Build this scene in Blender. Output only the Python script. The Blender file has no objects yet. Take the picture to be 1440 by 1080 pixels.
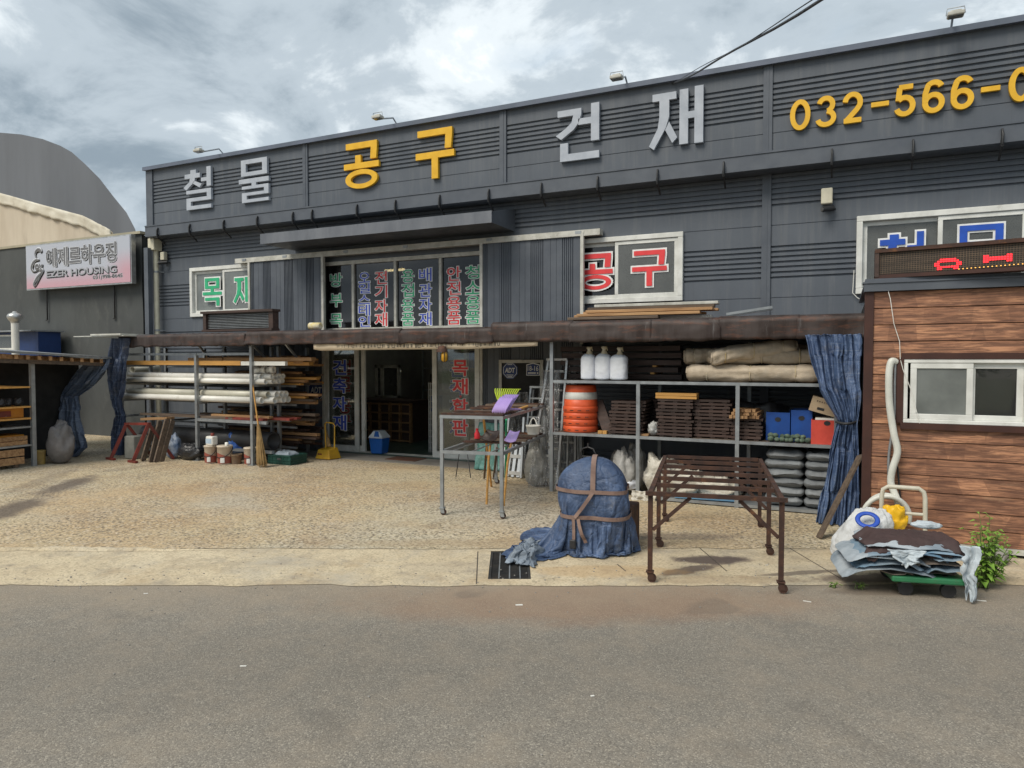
import bpy, math, random
from mathutils import Vector, Matrix, noise
RD = math.radians
random.seed(11)
sc = bpy.context.scene
COL = sc.collection

# ------------------------------------------------------------------ camera
CAM_H, FPX = 1.75, 980.0
YAW, PIT = RD(25.3), math.atan(35 / 980.0)
cd = bpy.data.cameras.new('camera'); cam = bpy.data.objects.new('camera', cd); COL.objects.link(cam)
cd.sensor_width = 36; cd.lens = 36 * FPX / 1440; cd.clip_end = 3000; cd.clip_start = .05
cam.location = (0, 0, CAM_H); cam.rotation_euler = (math.pi / 2 - PIT, 0, YAW)
sc.camera = cam

# ------------------------------------------------------------------ sky
SUN_EL, SUN_AZ = 50, 203     # degrees; azimuth clockwise from +Y
w = bpy.data.worlds.new('World'); sc.world = w; w.use_nodes = True
nt = w.node_tree; nt.nodes.clear(); N = nt.nodes.new; L = nt.links.new
out = N('ShaderNodeOutputWorld'); bg = N('ShaderNodeBackground'); L(bg.outputs[0], out.inputs[0])
sky = N('ShaderNodeTexSky'); sky.sky_type = 'NISHITA'; sky.sun_disc = False
sky.sun_elevation = RD(SUN_EL); sky.sun_rotation = RD(SUN_AZ); sky.air_density = 1.0; sky.dust_density = 2.5
tc = N('ShaderNodeTexCoord'); sep = N('ShaderNodeSeparateXYZ'); L(tc.outputs['Generated'], sep.inputs[0])
def wm(op, a, b=None, clamp=False):
    n = N('ShaderNodeMath'); n.operation = op; n.use_clamp = clamp
    for i, q in enumerate((a, b)):
        if q is None: continue
        if isinstance(q, (int, float)): n.inputs[i].default_value = q
        else: L(q, n.inputs[i])
    return n.outputs[0]
zz = wm('ADD', wm('MAXIMUM', sep.outputs[2], 0.0), .26)
comb = N('ShaderNodeCombineXYZ'); L(wm('DIVIDE', sep.outputs[0], zz), comb.inputs[0]); L(wm('DIVIDE', sep.outputs[1], zz), comb.inputs[1])
comb.inputs[2].default_value = 3.7
def wnoise(scale, detail, rough, off, dist=.0):
    m = N('ShaderNodeMapping'); m.inputs[1].default_value = off; L(comb.outputs[0], m.inputs[0])
    n = N('ShaderNodeTexNoise'); n.inputs['Scale'].default_value = scale; n.inputs['Detail'].default_value = detail
    n.inputs['Roughness'].default_value = rough; n.inputs['Distortion'].default_value = dist; L(m.outputs[0], n.inputs['Vector'])
    return n.outputs[0]
def wramp(fac, stops):
    r = N('ShaderNodeValToRGB'); L(fac, r.inputs[0]); e = r.color_ramp.elements
    while len(e) < len(stops): e.new(.5)
    for i, (p, c) in enumerate(stops): e[i].position = p; e[i].color = (*c, 1)
    r.color_ramp.interpolation = 'EASE'
    return r.outputs[0]
nA = wnoise(1.45, 9, .54, (21.3, 11.7, 0), .25); nB = wnoise(.75, 4, .5, (2.5, 15.2, 0))
cover = wramp(wm('ADD', wm('MULTIPLY', nA, .62), wm('MULTIPLY', nB, .38)), [(.36, (0, 0, 0)), (.47, (1, 1, 1))])
nC = wnoise(2.6, 9, .62, (11.1, 7.7, 0), .4)
# cloud brightness in the sky texture's own (physically bright) units
cl = wramp(wm('ADD', wm('MULTIPLY', nA, .55), wm('MULTIPLY', nC, .45)),
           [(.37, (8.8, 8.9, 8.9)), (.44, (5.8, 6.3, 6.6)), (.505, (3.6, 4.15, 4.6)), (.62, (2.0, 2.5, 2.95))])
mix = N('ShaderNodeMix'); mix.data_type = 'RGBA'; L(cover, mix.inputs['Factor'])
thin = N('ShaderNodeMix'); thin.data_type = 'RGBA'; thin.inputs['Factor'].default_value = .72
thin.inputs['B'].default_value = (3.2, 4.2, 5.1, 1) ; L(sky.outputs[0], thin.inputs['A'])
L(thin.outputs['Result'], mix.inputs['A']); L(cl, mix.inputs['B'])
L(mix.outputs['Result'], bg.inputs['Color']); bg.inputs['Strength'].default_value = .1

# ------------------------------------------------------------------ sun behind thin cloud, exposure
sd = bpy.data.lights.new('sun', 'SUN'); sun = bpy.data.objects.new('sun', sd); COL.objects.link(sun)
sd.energy = 1.9; sd.angle = RD(28); sd.color = (1.0, .93, .82)
_a, _e = RD(SUN_AZ), RD(SUN_EL)
_d = Vector((math.sin(_a) * math.cos(_e), math.cos(_a) * math.cos(_e), math.sin(_e)))
sun.rotation_euler = _d.to_track_quat('Z', 'Y').to_euler(); sun.location = _d * 60
vs = sc.view_settings; vs.view_transform = 'Standard'; vs.look = 'None'; vs.gamma = 1; vs.use_curve_mapping = False
vs.exposure = 0.6
sc.cycles.max_bounces = 7; sc.cycles.transparent_max_bounces = 10; sc.cycles.sample_clamp_indirect = 6

# ------------------------------------------------------------------ surveying: a sight line of the photograph met with a plane of the place
def P(px, py, y=None, z=None, x=None):
    u = (px - 720) / FPX; v = -(py - 540) / FPX
    f = math.cos(PIT) + v * math.sin(PIT); dz = -math.sin(PIT) + v * math.cos(PIT)
    c, s = math.cos(YAW), math.sin(YAW)
    d = (u * c - f * s, u * s + f * c, dz)
    t = y / d[1] if y is not None else ((z - CAM_H) / d[2] if z is not None else x / d[0])
    return Vector((d[0] * t, d[1] * t, CAM_H + d[2] * t))
YF, YS, YC = 10.45, 8.42, 8.25        # facade, rack fronts, canopy fascia
def F(px, py, y=YF): return P(px, py, y=y)

# ------------------------------------------------------------------ mesh building
class MB:
    def __init__(s): s.v = []; s.f = []; s.sm = []
    def add(s, vs_, fs, smooth=False):
        o = len(s.v); s.v += [Vector(q) for q in vs_]
        s.f += [tuple(i + o for i in f) for f in fs]; s.sm += [smooth] * len(fs); return s
    def hexa(s, p):     # 8 points, bottom ring then top ring
        return s.add(p, [(3, 2, 1, 0), (4, 5, 6, 7), (0, 1, 5, 4), (1, 2, 6, 5), (2, 3, 7, 6), (3, 0, 4, 7)])
    def box(s, x0, x1, y0, y1, z0, z1):
        if x0 > x1: x0, x1 = x1, x0
        if y0 > y1: y0, y1 = y1, y0
        if z0 > z1: z0, z1 = z1, z0
        return s.hexa([(x0, y0, z0), (x1, y0, z0), (x1, y1, z0), (x0, y1, z0), (x0, y0, z1), (x1, y0, z1), (x1, y1, z1), (x0, y1, z1)])
    def bar(s, p, q, w_, h_, up=(0, 0, 1)):
        p, q = Vector(p), Vector(q); d = (q - p).normalized(); up = Vector(up)
        if abs(d.dot(up)) > .98: up = Vector((0, 1, 0))
        a = d.cross(up).normalized() * w_ / 2; b = a.cross(d).normalized() * h_ / 2
        return s.hexa([p - a - b, p + a - b, p + a + b, p - a + b, q - a - b, q + a - b, q + a + b, q - a + b])
    def tube(s, path, r, n=8, closed=False, caps=True, smooth=True, flat=1.0):
        path = [Vector(q) for q in path]; m = len(path); rs = r if isinstance(r, (list, tuple)) else [r] * m
        vs_, fs = [], []; prev = None
        for i, q in enumerate(path):
            if closed: d = path[(i + 1) % m] - path[i - 1]
            else: d = path[min(i + 1, m - 1)] - path[max(i - 1, 0)]
            d = d.normalized() if d.length > 1e-9 else Vector((0, 0, 1))
            if prev is None:
                a = d.orthogonal().normalized() if abs(d.z) > .9 else d.cross(Vector((0, 0, 1))).normalized()
            else:
                a = prev - d * prev.dot(d); a = a.normalized() if a.length > 1e-6 else d.orthogonal().normalized()
            prev = a; b = d.cross(a)
            for k in range(n):
                t = 2 * math.pi * k / n; vs_.append(q + a * math.cos(t) * rs[i] + b * math.sin(t) * rs[i] * flat)
        for i in range(m if closed else m - 1):
            j = (i + 1) % m
            for k in range(n): fs.append((i * n + k, i * n + (k + 1) % n, j * n + (k + 1) % n, j * n + k))
        s.add(vs_, fs, smooth)
        if caps and not closed:
            s.add(vs_[:n], [tuple(range(n - 1, -1, -1))]); s.add(vs_[-n:], [tuple(range(n))])
        return s
    def pipe(s, p, q, r, wall, n=18):       # hollow tube, open ends
        p, q = Vector(p), Vector(q); d = (q - p).normalized(); a = d.orthogonal().normalized(); b = d.cross(a)
        vs_ = []
        for c, rr in ((p, r), (q, r), (q, r - wall), (p, r - wall)):
            for k in range(n):
                t = 2 * math.pi * k / n; vs_.append(c + a * math.cos(t) * rr + b * math.sin(t) * rr)
        fs = []
        for i in range(4):
            j = (i + 1) % 4
            for k in range(n): fs.append((i * n + k, i * n + (k + 1) % n, j * n + (k + 1) % n, j * n + k))
        o = len(s.f); s.add(vs_, fs, True)
        for i in list(range(o + n, o + 2 * n)) + list(range(o + 3 * n, o + 4 * n)): s.sm[i] = False
        return s
    def lathe(s, prof, c, n=20, sx=1, sy=1, smooth=True):
        c = Vector(c); vs_, fs = [], []
        for r_, z_ in prof:
            for k in range(n):
                t = 2 * math.pi * k / n; vs_.append(c + Vector((r_ * math.cos(t) * sx, r_ * math.sin(t) * sy, z_)))
        for i in range(len(prof) - 1):
            for k in range(n): fs.append((i * n + k, i * n + (k + 1) % n, (i + 1) * n + (k + 1) % n, (i + 1) * n + k))
        s.add(vs_, fs, smooth)
        s.add(vs_[:n], [tuple(range(n - 1, -1, -1))]); s.add(vs_[-n:], [tuple(range(n))]); return s
    def prism(s, pts, d):
        pts = [Vector(q) for q in pts]; d = Vector(d); n = len(pts)
        return s.add(pts + [q + d for q in pts], [tuple(range(n - 1, -1, -1)), tuple(range(n, 2 * n))] +
                     [(i, (i + 1) % n, (i + 1) % n + n, i + n) for i in range(n)])
    def grid(s, fn, nu, nv, smooth=True, wrap=False):
        vs_ = [fn(i / (nu if wrap else nu - 1), j / (nv - 1)) for j in range(nv) for i in range(nu)]
        fs = [(j * nu + i, j * nu + (i + 1) % nu, (j + 1) * nu + (i + 1) % nu, (j + 1) * nu + i)
              for j in range(nv - 1) for i in range(nu if wrap else nu - 1)]
        return s.add(vs_, fs, smooth)
    def build(s, name, mat, parent=None, bevel=0, thick=0, seg=1):
        M = WM.get(parent.name, Matrix()) if parent else Matrix()
        inv = M.inverted(); me = bpy.data.meshes.new(name)
        me.from_pydata([inv @ q for q in s.v], [], s.f); me.polygons.foreach_set('use_smooth', s.sm)
        me.materials.append(mat); me.update()
        o = bpy.data.objects.new(name, me); COL.objects.link(o)
        if parent: o.parent = parent; WM[o.name] = M
        if thick:
            m = o.modifiers.new('s', 'SOLIDIFY'); m.thickness = thick; m.offset = 0
        if bevel:
            m = o.modifiers.new('b', 'BEVEL'); m.width = bevel; m.segments = seg; m.limit_method = 'ANGLE'; m.angle_limit = RD(40)
        return o
WM = {}
def tag(o, label=None, cat=None, group=None, kind=None):
    if label: o['label'] = label
    if cat: o['category'] = cat
    if group: o['group'] = group
    if kind: o['kind'] = kind
    return o
def thing(name, loc, label, cat, group=None, rz=0):
    o = bpy.data.objects.new(name, None); COL.objects.link(o); o.location = loc; o.rotation_euler = (0, 0, rz)
    o.empty_display_size = .1
    WM[o.name] = Matrix.Translation(Vector(loc)) @ Matrix.Rotation(rz, 4, 'Z')
    return tag(o, label, cat, group)
def one(name, mb, mat, label, cat, group=None, kind=None, **k):     # a thing that is one mesh, its origin at its base
    xs = [q.x for q in mb.v]; ys = [q.y for q in mb.v]; zs = [q.z for q in mb.v]
    c = Vector(((min(xs) + max(xs)) / 2, (min(ys) + max(ys)) / 2, min(zs)))
    for i, q in enumerate(mb.v): mb.v[i] = q - c
    o = mb.build(name, mat, None, **k); o.location = c; WM[o.name] = Matrix.Translation(c)
    return tag(o, label, cat, group, kind)
def copy_tree(o, parent=None):
    c = o.copy(); COL.objects.link(c)
    if parent: c.parent = parent
    for ch in o.children: copy_tree(ch, c)
    return c
def put(o, loc, rz=0, label=None, sc_=None, rx=0, ry=0):
    o.location = loc; o.rotation_euler = (rx, ry, rz)
    if label: o['label'] = label
    if sc_: o.scale = sc_ if isinstance(sc_, (tuple, list)) else (sc_,) * 3
    return o
def struct(name, mb, mat, **k): return tag(mb.build(name, mat, None, **k), kind='structure')
def U(a, b): return random.uniform(a, b)
def fbm(x, y, z, o=4): return noise.fractal(Vector((x, y, z)), 1.0, 2.0, o)

# ------------------------------------------------------------------ materials
def lin(r, g, b):
    f = lambda q: ((q / 255 + .055) / 1.055) ** 2.4 if q > 10 else q / 255 / 12.92
    return (f(r), f(g), f(b))
class NT:
    def __init__(s, name):
        s.m = bpy.data.materials.new(name); s.m.use_nodes = True; s.t = s.m.node_tree
        s.b = s.t.nodes['Principled BSDF']; s.o = s.t.nodes['Material Output']
        s.tc = s.n('ShaderNodeTexCoord'); s.co = s.tc.outputs['Object']
    def n(s, k): return s.t.nodes.new(k)
    def l(s, a, b): s.t.links.new(a, b)
    def val(s, sock, q):
        if q is None: return
        if isinstance(q, (int, float)): sock.default_value = q
        elif isinstance(q, (tuple, list)): sock.default_value = (*q, 1) if len(q) == 3 and sock.type == 'RGBA' else q
        else: s.l(q, sock)
    def map(s, scale=(1, 1, 1), loc=(0, 0, 0), rot=(0, 0, 0), src=None, kind='POINT'):
        m = s.n('ShaderNodeMapping'); m.vector_type = kind; m.inputs[1].default_value = loc; m.inputs[2].default_value = rot; m.inputs[3].default_value = scale
        s.l(src or s.co, m.inputs[0]); return m.outputs[0]
    def noise(s, scale, detail=4, rough=.55, src=None, dist=0):
        n = s.n('ShaderNodeTexNoise'); n.inputs['Scale'].default_value = scale; n.inputs['Detail'].default_value = detail
        n.inputs['Roughness'].default_value = rough; n.inputs['Distortion'].default_value = dist; s.l(src or s.co, n.inputs['Vector']); return n.outputs[0]
    def vor(s, scale, feat='F1', out='Distance', src=None, rnd=1):
        n = s.n('ShaderNodeTexVoronoi'); n.feature = feat; n.inputs['Scale'].default_value = scale; n.inputs['Randomness'].default_value = rnd
        s.l(src or s.co, n.inputs['Vector']); return n.outputs[out]
    def ramp(s, fac, stops, interp='LINEAR'):
        r = s.n('ShaderNodeValToRGB'); s.l(fac, r.inputs[0]); e = r.color_ramp.elements; r.color_ramp.interpolation = interp
        while len(e) < len(stops): e.new(.5)
        for i, (p, c) in enumerate(stops):
            e[i].position = p; e[i].color = (*c, 1) if isinstance(c, (tuple, list)) else (c, c, c, 1)
        return r.outputs[0]
    def mix(s, f, a, b, mode='MIX'):
        m = s.n('ShaderNodeMix'); m.data_type = 'RGBA'; m.blend_type = mode
        s.val(m.inputs['Factor'], f); s.val(m.inputs['A'], a); s.val(m.inputs['B'], b); return m.outputs['Result']
    def math(s, op, a, b=None, clamp=False):
        m = s.n('ShaderNodeMath'); m.operation = op; m.use_clamp = clamp; s.val(m.inputs[0], a)
        if b is not None: s.val(m.inputs[1], b)
        return m.outputs[0]
    def bump(s, h, strength, dist=.01, prev=None):
        b = s.n('ShaderNodeBump'); b.inputs['Strength'].default_value = strength; b.inputs['Distance'].default_value = dist
        s.l(h, b.inputs['Height'])
        if prev: s.l(prev, b.inputs['Normal'])
        return b.outputs[0]
    def blob(s, c, rot, rx, ry, nsc=3, namt=.5, soft=.35):      # an oval stain with a ragged edge, lying flat at world point c
        m = s.map((1 / rx, 1 / ry, 1), tuple(c), (0, 0, rot), kind='TEXTURE') if False else None
        a = s.n('ShaderNodeVectorMath'); a.operation = 'SUBTRACT'; s.l(s.co, a.inputs[0]); a.inputs[1].default_value = (c[0], c[1], 0)
        r = s.n('ShaderNodeVectorRotate'); r.rotation_type = 'Z_AXIS'; r.inputs['Angle'].default_value = -rot; s.l(a.outputs[0], r.inputs['Vector'])
        d = s.n('ShaderNodeVectorMath'); d.operation = 'MULTIPLY'; s.l(r.outputs[0], d.inputs[0]); d.inputs[1].default_value = (1 / rx, 1 / ry, 0)
        ln = s.n('ShaderNodeVectorMath'); ln.operation = 'LENGTH'; s.l(d.outputs[0], ln.inputs[0])
        q = s.math('ADD', ln.outputs['Value'], s.math('MULTIPLY', s.math('SUBTRACT', s.noise(nsc, 6, .65), .5), namt * 2))
        return s.ramp(q, [(1 - soft, 1.0), (1.0, 0.0)], 'EASE')
    def done(s, col=None, rough=None, metal=None, normal=None, spec=None):
        if col is not None: s.val(s.b.inputs['Base Color'], col)
        if rough is not None: s.val(s.b.inputs['Roughness'], rough)
        if metal is not None: s.val(s.b.inputs['Metallic'], metal)
        if spec is not None: s.val(s.b.inputs['Specular IOR Level'], spec)
        if normal is not None: s.l(normal, s.b.inputs['Normal'])
        return s.m
def pm(name, c, c2=None, scl=6, rough=.65, bump=0, bsc=60, metal=0, stretch=(1, 1, 1), rnd=0, spec=.4, dirt=None, lo=.38, hi=.62, bd=.004):
    t = NT(name); src = t.map(stretch); c2 = c2 or tuple(q * .7 for q in c)
    oi = t.n('ShaderNodeObjectInfo')
    if rnd:     # each piece takes its own patch of the grain
        add = t.n('ShaderNodeVectorMath'); add.operation = 'ADD'; t.l(src, add.inputs[0])
        mu = t.n('ShaderNodeMath'); mu.operation = 'MULTIPLY'; t.l(oi.outputs['Random'], mu.inputs[0]); mu.inputs[1].default_value = 37.
        t.l(mu.outputs[0], add.inputs[1]); src = add.outputs[0]
    col = t.mix(t.ramp(t.noise(scl, 7, .6, src), [(lo, 0.), (hi, 1.)]), c, c2)
    if dirt:    # (colour, scale, threshold, amount)
        dm = t.ramp(t.noise(dirt[1], 8, .68, src), [(dirt[2], 0.), (dirt[2] + .13, dirt[3])])
        col = t.mix(dm, col, dirt[0])
    if rnd:
        k = t.math('ADD', t.math('MULTIPLY', oi.outputs['Random'], 2 * rnd), 1 - rnd)
        cc = t.n('ShaderNodeCombineColor'); [t.l(k, cc.inputs[i]) for i in range(3)]
        col = t.mix(1.0, col, cc.outputs[0], 'MULTIPLY')
    nn = t.bump(t.noise(bsc, 5, .6, src), bump, bd) if bump else None
    rr = t.ramp(t.noise(scl * 2.3, 5, .6, src), [(.3, max(0, rough - .08)), (.7, min(1, rough + .1))])
    return t.done(col, rr, metal, nn, spec)
# ------------------------------------------------------------------ material library
M = {}
def mk_siding():
    t = NT('siding_paint'); src = t.map((1, 1, 1))
    c = t.mix(t.ramp(t.noise(.9, 6, .6), [(.35, 0.), (.65, 1.)]), (.084, .096, .114), (.102, .115, .135))
    st = t.ramp(t.noise(5, 7, .7, t.map((1.6, 1, .10))), [(.50, 0.), (.70, .42)])
    c = t.mix(t.ramp(t.noise(7, 7, .7, t.map((1.3, 1, .07), (5, 2, 0))), [(.56, 0.), (.72, .4)]), c, (.060, .062, .066))
    c = t.mix(st, c, (.17, .175, .18))
    oi = t.n('ShaderNodeObjectInfo'); kk = t.math('ADD', t.math('MULTIPLY', oi.outputs['Random'], .14), .93); cc = t.n('ShaderNodeCombineColor'); [t.l(kk, cc.inputs[i]) for i in range(3)]; c = t.mix(1.0, c, cc.outputs[0], 'MULTIPLY')
    em = t.noise(60, 3, .6, t.map((.35, 1, 4)))
    return t.done(c, .48, 0, t.bump(em, .25, .003), .4)
M['siding'] = mk_siding()
M['trim'] = pm('dark_grey_trim', (.082, .093, .112), (.104, .116, .135), 3, .45, .05, 40, spec=.4)
M['trim_l'] = pm('grey_flashing', (.17, .18, .20), (.12, .13, .15), 3, .42, .05, 40, stretch=(1, 1, .3))
M['cap'] = pm('blue_grey_cap', (.13, .15, .20), (.10, .12, .155), 2, .4)
M['vinyl'] = pm('white_vinyl', (.74, .74, .70), (.60, .60, .56), 5, .4, dirt=((.34, .32, .27), 4, .6, .5))
M['alu'] = pm('aluminium', (.55, .55, .54), (.42, .42, .41), 9, .38, metal=.75, dirt=((.25, .23, .2), 7, .6, .5))
M['alu_w'] = pm('cream_aluminium', (.56, .55, .50), (.42, .41, .36), 7, .45, dirt=((.2, .18, .14), 9, .58, .6))
M['cream'] = pm('cream_plastic', (.66, .62, .48), (.56, .52, .40), 6, .45)
M['silver'] = pm('silver_letter', (.44, .47, .52), (.37, .40, .45), 4, .4, spec=.5)
M['yellow'] = pm('yellow_letter', (.80, .46, .03), (.70, .39, .02), 5, .42)
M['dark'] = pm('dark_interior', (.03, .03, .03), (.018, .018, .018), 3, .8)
M['black'] = pm('black_plastic', (.02, .02, .021), (.032, .032, .034), 9, .45)
M['galv'] = pm('galvanised_steel', (.36, .38, .39), (.27, .285, .295), 7, .45, .06, 90, metal=.55, dirt=((.2, .14, .09), 7, .62, .55))
M['rust'] = pm('rusty_steel', (.085, .042, .028), (.045, .026, .021), 9, .75, .35, 90, metal=.15, dirt=((.20, .085, .035), 8, .56, .8), rnd=.08)
M['rustred'] = pm('red_oxide_steel', (.21, .035, .025), (.13, .03, .022), 7, .6, .2, 70, dirt=((.42, .38, .34), 6, .64, .7))
def mk_fascia():
    t = NT('rusty_fascia'); v = t.map((1.2, 1, .16))
    c = t.mix(t.ramp(t.noise(4.5, 8, .65, v), [(.38, 0.), (.6, 1.)]), (.030, .019, .016), (.058, .044, .040))
    c = t.mix(t.ramp(t.noise(7, 8, .7, t.map((.5, 1, 2.2))), [(.52, 0.), (.66, .75)]), c, (.13, .055, .033))
    c = t.mix(t.ramp(t.noise(11, 6, .7, v), [(.62, 0.), (.75, .6)]), c, (.20, .19, .19))
    return t.done(c, .6, 0, t.bump(t.noise(14, 6, .6, t.map((1, 1, .6))), .4, .01), .35)
M['fascia'] = mk_fascia()
def mk_glass(name, tint, film, filmc, rough=.02):
    t = NT(name); fr = t.n('ShaderNodeFresnel'); fr.inputs[0].default_value = 1.5
    tr = t.n('ShaderNodeBsdfTransparent'); tr.inputs[0].default_value = (*tint, 1)
    df = t.n('ShaderNodeBsdfDiffuse'); df.inputs[0].default_value = (*filmc, 1)
    gl = t.n('ShaderNodeBsdfGlossy'); gl.inputs['Roughness'].default_value = rough
    m1 = t.n('ShaderNodeMixShader'); t.l(t.ramp(t.noise(2.5, 5, .6), [(.3, film * .75), (.7, min(1, film * 1.25))]), m1.inputs[0]); t.l(tr.outputs[0], m1.inputs[1]); t.l(df.outputs[0], m1.inputs[2])
    m2 = t.n('ShaderNodeMixShader'); t.l(t.math('MULTIPLY', fr.outputs[0], 1.5, True), m2.inputs[0]); t.l(m1.outputs[0], m2.inputs[1]); t.l(gl.outputs[0], m2.inputs[2])
    t.l(t.bump(t.noise(1.3, 2, .5), .05, .02), gl.inputs['Normal'])
    t.l(m2.outputs[0], t.o.inputs[0]); return t.m
M['glass'] = mk_glass('window_glass', (.82, .85, .84), .06, (.5, .5, .48))
M['film'] = mk_glass('filmed_glass', (.6, .6, .6), .6, (.15, .155, .145), .08)
M['frost'] = mk_glass('frosted_glass', (.6, .6, .6), .75, (.22, .235, .225), .1)
M['darkglass'] = mk_glass('dark_vinyl_glass', (.30, .30, .31), .22, (.05, .05, .055), .05)
def flat(name, c, rough=.5, var=.85): return pm(name, c, tuple(q * var for q in c), 8, rough)
M['d_red'] = flat('red_vinyl', (.80, .06, .065)); M['d_green'] = flat('green_vinyl', (.04, .44, .21)); M['d_blue'] = flat('blue_vinyl', (.06, .11, .60))
M['d_blue2'] = flat('bright_blue_vinyl', (.02, .09, .48)); M['d_white'] = flat('white_vinyl_film', (.86, .86, .84))
M['navy'] = flat('navy_enamel', (.02, .045, .17), .35); M['white'] = flat('white_paint', (.75, .75, .72))
def emit(name, c, s):
    t = NT(name); t.b.inputs['Emission Color'].default_value = (*c, 1); t.b.inputs['Emission Strength'].default_value = s
    return t.done(c, .5)
M['tube'] = emit('fluorescent_tube', (.60, 1.0, .40), 6); M['tube_y'] = emit('warm_tube', (1.0, .82, .40), 8)
M['tube_fill'] = emit('fill_tube', (.95, 1.0, .95), 5); M['led'] = emit('red_led', (1.0, .02, .03), 1.6); M['led_y'] = emit('amber_led', (1.0, .5, .1), 1.0)
M['concrete'] = pm('grey_concrete', (.30, .28, .25), (.24, .225, .2), 2, .85, .3, 80, dirt=((.15, .13, .11), 3, .58, .6))
M['greenfloor'] = pm('green_epoxy', (.05, .09, .075), (.035, .06, .05), 2, .35)
M['wood'] = pm('raw_pine', (.42, .25, .12), (.26, .14, .065), 5, .7, .2, 40, stretch=(.3, 5, 5), rnd=.22, dirt=((.12, .08, .05), 5, .6, .5))
M['wood_old'] = pm('weathered_wood', (.16, .115, .08), (.09, .066, .05), 5, .8, .3, 40, stretch=(.3, 5, 5), rnd=.2)
M['wood_dk'] = pm('brown_stained_wood', (.070, .042, .033), (.038, .024, .02), 5, .6, .2, 40, stretch=(.3, 5, 5), rnd=.18, dirt=((.14, .10, .08), 5, .6, .5))
M['wood_y'] = pm('yellow_pine', (.62, .33, .09), (.48, .25, .07), 5, .65, .15, 40, stretch=(.3, 5, 5), rnd=.12)
M['pvc'] = pm('white_pvc', (.78, .77, .72), (.68, .66, .60), 3, .35, dirt=((.42, .39, .32), 4, .6, .5), rnd=.06)
M['pvc_c'] = pm('cream_pvc', (.60, .58, .48), (.50, .48, .40), 3, .4, dirt=((.3, .27, .2), 4, .58, .5), rnd=.06)
M['pvc_g'] = pm('grey_pvc', (.12, .12, .12), (.09, .09, .088), 3, .45)
M['blackpipe'] = pm('black_corrugated_pipe', (.028, .028, .03), (.04, .04, .042), 4, .45)
M['tarpdark'] = None

# ------------------------------------------------------------------ ground
def G(r, f, z=0):
    c, s = math.cos(YAW), math.sin(YAW); return Vector((r * c - f * s, r * s + f * c, z))
def mk_asphalt():
    t = NT('asphalt')
    big = t.ramp(t.noise(.45, 7, .6), [(.3, 0.), (.7, 1.)])
    c = t.mix(big, (.196, .177, .149), (.250, .225, .189))
    v = t.vor(150, 'F1', 'Color'); bw = t.n('ShaderNodeRGBToBW'); t.l(v, bw.inputs[0])
    c = t.mix(t.ramp(bw.outputs[0], [(.14, .6), (.46, 0.)]), c, (.105, .095, .08))
    c = t.mix(t.ramp(bw.outputs[0], [(.66, 0.), (.88, .65)]), c, (.42, .38, .31))
    c = t.mix(t.ramp(t.noise(38, 6, .7), [(.50, 0.), (.66, .4)]), c, (.14, .125, .104))
    c = t.mix(t.ramp(t.noise(3.1, 9, .72), [(.45, 0.), (.68, .38)]), c, (.33, .27, .20))
    c = t.mix(t.math('MULTIPLY', t.blob(G(.5, 4.95), YAW, 2.2, .55, 2.2, .45, .6), .55), c, (.26, .155, .095))
    c = t.mix(t.math('MULTIPLY', t.blob(G(2.75, 5.15), YAW, .55, .10, 4, .5, .5), .7), c, (.055, .045, .045))
    c = t.mix(t.math('MULTIPLY', t.ramp(t.noise(1.4, 8, .7), [(.56, 0.), (.72, 1.)]), .3), c, (.09, .085, .078))
    sp = t.n('ShaderNodeSeparateXYZ'); t.l(t.co, sp.inputs[0])
    fw = t.math('ADD', t.math('MULTIPLY', sp.outputs[0], -math.sin(YAW)), t.math('MULTIPLY', sp.outputs[1], math.cos(YAW)))
    dust = t.math('ADD', fw, t.math('MULTIPLY', t.math('SUBTRACT', t.noise(2.6, 9, .72), .5), 1.5))
    c = t.mix(t.math('MULTIPLY', t.ramp(t.math('DIVIDE', dust, 10.), [(.45, 0.), (.535, 1.)]), .5), c, (.33, .265, .19))
    lane = t.math('ADD', fw, t.math('MULTIPLY', t.noise(.5, 4, .6), .6)); c = t.mix(t.math('MULTIPLY', t.ramp(t.math('DIVIDE', lane, 10.), [(.33, 0.), (.40, 1.), (.44, 1.), (.50, 0.)], 'EASE'), .22), c, (.13, .118, .10))
    c = t.mix(t.ramp(t.noise(1.1, 3, .4, t.map((1, 1, 1), (3, 8, 0)), .4), [(.66, 0.), (.70, .30)]), c, (.11, .10, .088))
    c = t.mix(t.ramp(t.noise(7, 8, .75), [(.62, 0.), (.74, .35)]), c, (.40, .355, .28))
    h = t.math('ADD', t.math('MULTIPLY', t.vor(150), -1.0), t.noise(130, 4, .7))
    c = t.mix(t.ramp(t.vor(.55, 'DISTANCE_TO_EDGE', 'Distance', t.map((1, 1, 1), (.3, .7, 0))), [(.0, .0), (.0, .0)]), c, c) if False else c
    nb = t.bump(t.noise(16, 6, .7), .2, .012); nb = t.bump(h, .4, .005, nb)
    return t.done(c, .88, 0, nb, .25)
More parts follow.
